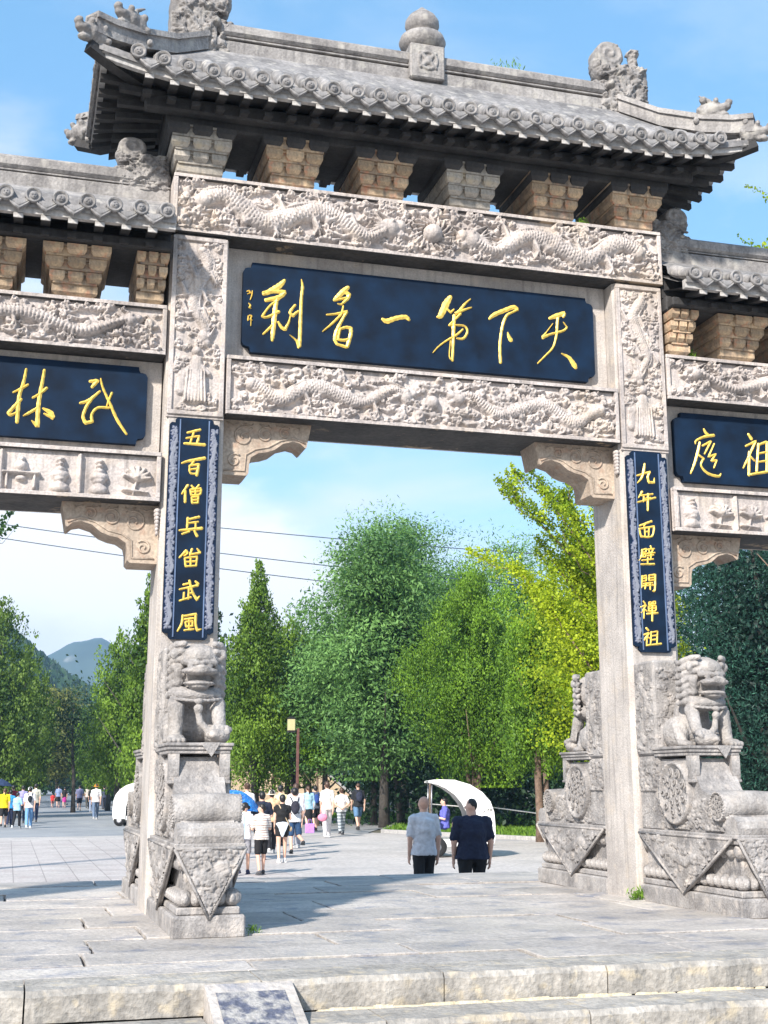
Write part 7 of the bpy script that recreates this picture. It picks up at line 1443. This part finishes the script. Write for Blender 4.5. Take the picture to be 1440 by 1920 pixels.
# ================================================================ CARTS
WHITE = plain('glossy white shell', (0.80, 0.79, 0.76), 0.25, noise_amt=0.04)
RUB = plain('black rubber', (0.012, 0.012, 0.013), 0.8); BLK = plain('black vinyl', (0.010, 0.011, 0.014), 0.4); RED = plain('red lamp glass', (0.6, 0.01, 0.01), 0.3); STEEL = plain('grey steel tube', (0.3, 0.3, 0.32), 0.35, 0.8)
def cart(label, x, y, rz, w=1.1):
    t = thing('sightseeing_cart', label, 'cart', (x, y, PZ), rz)
    # side profile in local XZ, front towards -X : the white shell sweeps over the seats like a crescent and comes down at the back
    outer = [(-0.78, 1.78), (-0.55, 1.82), (-0.2, 1.81), (0.15, 1.70), (0.42, 1.52), (0.60, 1.30), (0.68, 1.05), (0.70, 0.75), (0.70, 0.45), (0.66, 0.30)]
    inner = [(0.14, 0.30), (0.13, 0.45), (0.12, 0.8), (0.06, 1.05), (-0.05, 1.27), (-0.20, 1.46), (-0.40, 1.61), (-0.58, 1.70), (-0.78, 1.745)]
    n = len(outer); m = MB(); pr_ = outer+inner
    for s in (-1, 1):          # solid cheeks
        m.prism(pr_, s*w/2-(0.05 if s > 0 else 0), s*w/2+(0.05 if s < 0 else 0))
    V = []
    for a, b2 in outer: V += [(a, -w/2+0.05, b2-0.005), (a, w/2-0.05, b2-0.005)]
    for a, b2 in outer: V += [(a-0.02, -w/2+0.05, b2-0.04), (a-0.02, w/2-0.05, b2-0.04)]
    f = [(2*i, 2*i+1, 2*i+3, 2*i+2) for i in range(n-1)]+[(2*n+2*i, 2*n+2*i+2, 2*n+2*i+3, 2*n+2*i+1) for i in range(n-1)]
    m.add(V, f, True); m.obj('canopy_shell', WHITE, t)
    body = MB().prism([(-0.95, 0.30), (-0.98, 0.55), (-0.85, 0.78), (-0.74, 0.80), (-0.66, 0.42), (0.45, 0.42), (0.45, 0.66), (0.66, 0.66), (0.68, 0.25), (-0.9, 0.25)], -w/2+0.06, w/2-0.06).obj('body', WHITE, t)
    MB().bbox(-0.15, 0.42, -w/2+0.1, w/2-0.1, 0.42, 0.68, 0.04).obj('seat', BLK, t); MB().bbox(0.28, 0.42, -w/2+0.1, w/2-0.1, 0.68, 1.15, 0.04).obj('backrest', BLK, t)
    for a in (-0.62, 0.40):
        for s in (-1, 1):
            o = MB().lathe([(0.0, -0.05), (0.15, -0.05), (0.22, -0.05), (0.24, -0.03), (0.24, 0.03), (0.22, 0.05), (0.0, 0.05)], (a, s*(w/2-0.06), 0.24), 20, 'Y').obj('wheel', RUB, t)
            MB().lathe([(0.0, 0.052), (0.11, 0.052), (0.13, 0.045), (0.13, -0.045), (0.11, -0.052), (0.0, -0.052)], (a, s*(w/2-0.06), 0.24), 16, 'Y').obj('rim', STEEL, o)
    for s in (-1, 1):
        MB().tube([(-0.72, s*(w/2-0.1), 0.78), (-0.70, s*(w/2-0.1), 1.74)], 0.018, 6).obj('post', STEEL, t)
        MB().tube([(-0.7, s*w/2, 0.95), (-0.72, s*(w/2+0.16), 0.98), (-0.72, s*(w/2+0.2), 1.05), (-0.72, s*(w/2+0.16), 1.12), (-0.7, s*w/2, 1.10)], 0.014, 6).obj('mirror_arm', RUB, t)
        MB().bbox(0.685, 0.71, s*(w/2-0.2)-0.06, s*(w/2-0.2)+0.06, 0.58, 0.68, 0.01).obj('tail_lamp', RED, t)
    MB().tube([(-0.72, -0.25, 0.95), (-0.6, 0, 1.0), (-0.72, 0.25, 0.95)], 0.016, 6).obj('handlebar', RUB, t)
    return t
c1 = cart('white crescent roofed sightseeing cart behind the two men', 7.22, 20.15, R(-12))
c1.scale = (1.12, 1.0, 1.03)
# three small characters on the shell side facing the gate
LT = plain('dark lettering', (0.03, 0.03, 0.03), 0.6)
def mini(strokes, x, z, parent, sc=0.0011):
    mb = MB(); yy = -0.553
    for st in strokes: mb.tube([(x+a*sc, yy, z-b2*sc) for a, b2 in st], 0.0055, 5)
    mb.obj('lettering', LT, parent)
mini([[(50, 0), (50, 70)], [(25, 25), (10, 50)], [(75, 20), (90, 45)], [(80, 55), (20, 100)]], 0.40, 1.14, c1)
mini([[(0, 25), (50, 25)], [(25, 0), (25, 100)], [(25, 30), (0, 70)], [(55, 25), (105, 25)], [(80, 0), (80, 100)], [(80, 30), (55, 75)], [(80, 30), (105, 70)]], 0.52, 1.14, c1)
mini([[(0, 20), (60, 10)], [(30, 0), (30, 60)], [(5, 60), (60, 55)], [(0, 90), (70, 85)]], 0.50, 0.93, c1, 0.0009)
c2 = cart('small white cart with a red tail lamp behind the left pillar', 1.42, 47.0, R(160)); 
dr = person('driver in a purple blue shirt sitting in the white cart', 6.80, 20.2, PZ+0.02, 1.45, R(76), 0.0, (0.12, 0.13, 0.48), (0.02, 0.03, 0.15), 'pants', 'short', 'short', (0.05, 0.05, 0.05), 1.0, 'front', 0.018, seated=True)
dr[0].location.z = PZ-0.02
# ================================================================ LAMP, ROPES, WIRES, FAR WALL
lp = thing('street_lamp', 'reddish brown lamp post with a cream lantern left of its top', 'lamp', (5.75, 33.1, -0.74))
lp.scale = (0.86, 0.86, 0.86)
MB().bbox(-0.052, 0.052, -0.052, 0.052, 0, 4.25, 0.01).obj('post', plain('reddish brown post paint', (0.13, 0.055, 0.045), 0.6), lp)
MB().tube([(0, 0, 4.1), (-0.25, 0, 4.22), (-0.30, 0, 4.1)], 0.025, 6).obj('arm', RUB, lp)
MB().bbox(-0.42, -0.14, -0.14, 0.14, 4.15, 4.62, 0.02).obj('lantern', plain('cream lantern glass', (0.50, 0.46, 0.24), 0.4, noise_amt=0.05), lp)
MB().bbox(-0.44, -0.12, -0.16, 0.16, 4.62, 4.67, 0.01).bbox(-0.43, -0.13, -0.15, 0.15, 4.08, 4.15, 0.01).bbox(-0.38, -0.18, -0.1, 0.1, 4.67, 4.71, 0.01).obj('lantern_frame', RUB, lp)
WIRE = plain('dark wire', (0.03, 0.05, 0.09), 0.6)
for (a, b2, l) in (((-10.5, 50.0, 14.2), (30, 41.5, 11.0), 'uppermost power line crossing the sky behind the gate'), ((-10.5, 50.0, 13.4), (30, 41.5, 9.2), 'middle power line crossing the sky behind the gate'), ((-10.5, 50.0, 12.8), (30, 41.5, 8.3), 'lowest power line crossing the sky behind the gate')):
    a, b2 = Vector(a), Vector(b2); pts = [a.lerp(b2, i/24)-Vector((0, 0, 0.5*(1-(2*i/24-1)**2))) for i in range(25)]
    tag(MB().tube(pts, 0.021, 5).obj('power_line', WIRE), l, 'power line', 'power lines behind the gate')
ROPE = plain('pale rope', (0.55, 0.53, 0.5), 0.8)
for i, (x, y, l) in enumerate(((10.7, 33.6, 'thin stake left of the two men holding the rope'), (14.6, 27.6, 'stake in the shrubs right of the kerb trunk'))):
    s = thing('stake', l, 'stake', (x, y, -0.75)); MB().tube([(0, 0, 0), (0, 0, 1.9 if i == 0 else 1.1)], 0.03, 6).obj('post', BARK, s)
for pts, l in (([(10.7, 33.6, 0.32), (12.0, 31.5, 0.2), (13.4, 35.8, 0.25)], 'rope from the thin stake behind the cart'), ([(13.4, 35.8, 0.20), (12.2, 27.0, 0.12), (12.2, 27.0, 0.2)], 'rope slung between the two juniper trunks'), ([(12.2, 27.0, 0.25), (13.5, 27.2, 0.1), (14.6, 27.6, 0.15), (17, 26, 0.0)], 'rope running right from the kerb trunk')):
    tag(MB().tube(pts, 0.022, 5).obj('rope', ROPE), l, 'rope', 'ropes strung between the trunks')
# ochre retaining wall and stair house seen between the trunks
OCH = stone_mat('ochre plastered wall', (0.50, 0.37, 0.24), (0.64, 0.50, 0.34), (0.55, 0.4, 0.3), 0.8, 0.3, fine=8)
wl = thing('retaining_wall', 'sunlit ochre retaining wall with a sloping ramp behind the lamp post', 'wall', (15.2, 84, -0.75))
MB().prism([(-3.4, 0), (6.5, 0), (2.2, 3.4), (1.0, 3.9), (-3.4, 3.9)], 0, 0.6).obj('wall', OCH, wl); MB().prism([(-3.5, 3.9), (1.05, 3.9), (2.3, 3.4), (6.6, 0), (6.6, 0.2), (2.3, 3.62), (1.05, 4.12), (-3.5, 4.12)], -0.1, 0.7).obj('coping', FASCIA, wl)
hs = thing('house', 'pale ochre house with a dark window far behind the lamp post', 'house', (17.0, 96, -0.75))
MB().bbox(-2.6, 2.2, 0, 5, 0, 7.2, 0.02).obj('wall', OCH, hs)
for x in (-1.6, 0.6): wf = MB().bbox(x-0.35, x+0.35, -0.04, 0.05, 4.9, 6.4, 0.01).obj('window', FASCIA, hs); MB().bbox(x-0.28, x+0.28, -0.055, -0.03, 4.97, 6.33, 0.01).obj('pane', BLK, wf)
MB().prism([(-3.1, 7.2), (2.7, 7.2), (2.2, 7.9), (-2.6, 7.9)], -0.6, 5.6).obj('roof', TILE, hs)
print('objects', len(bpy.data.objects), 'tris', sum(sum(len(p.vertices)-2 for p in m.polygons) for m in bpy.data.meshes if m.users))
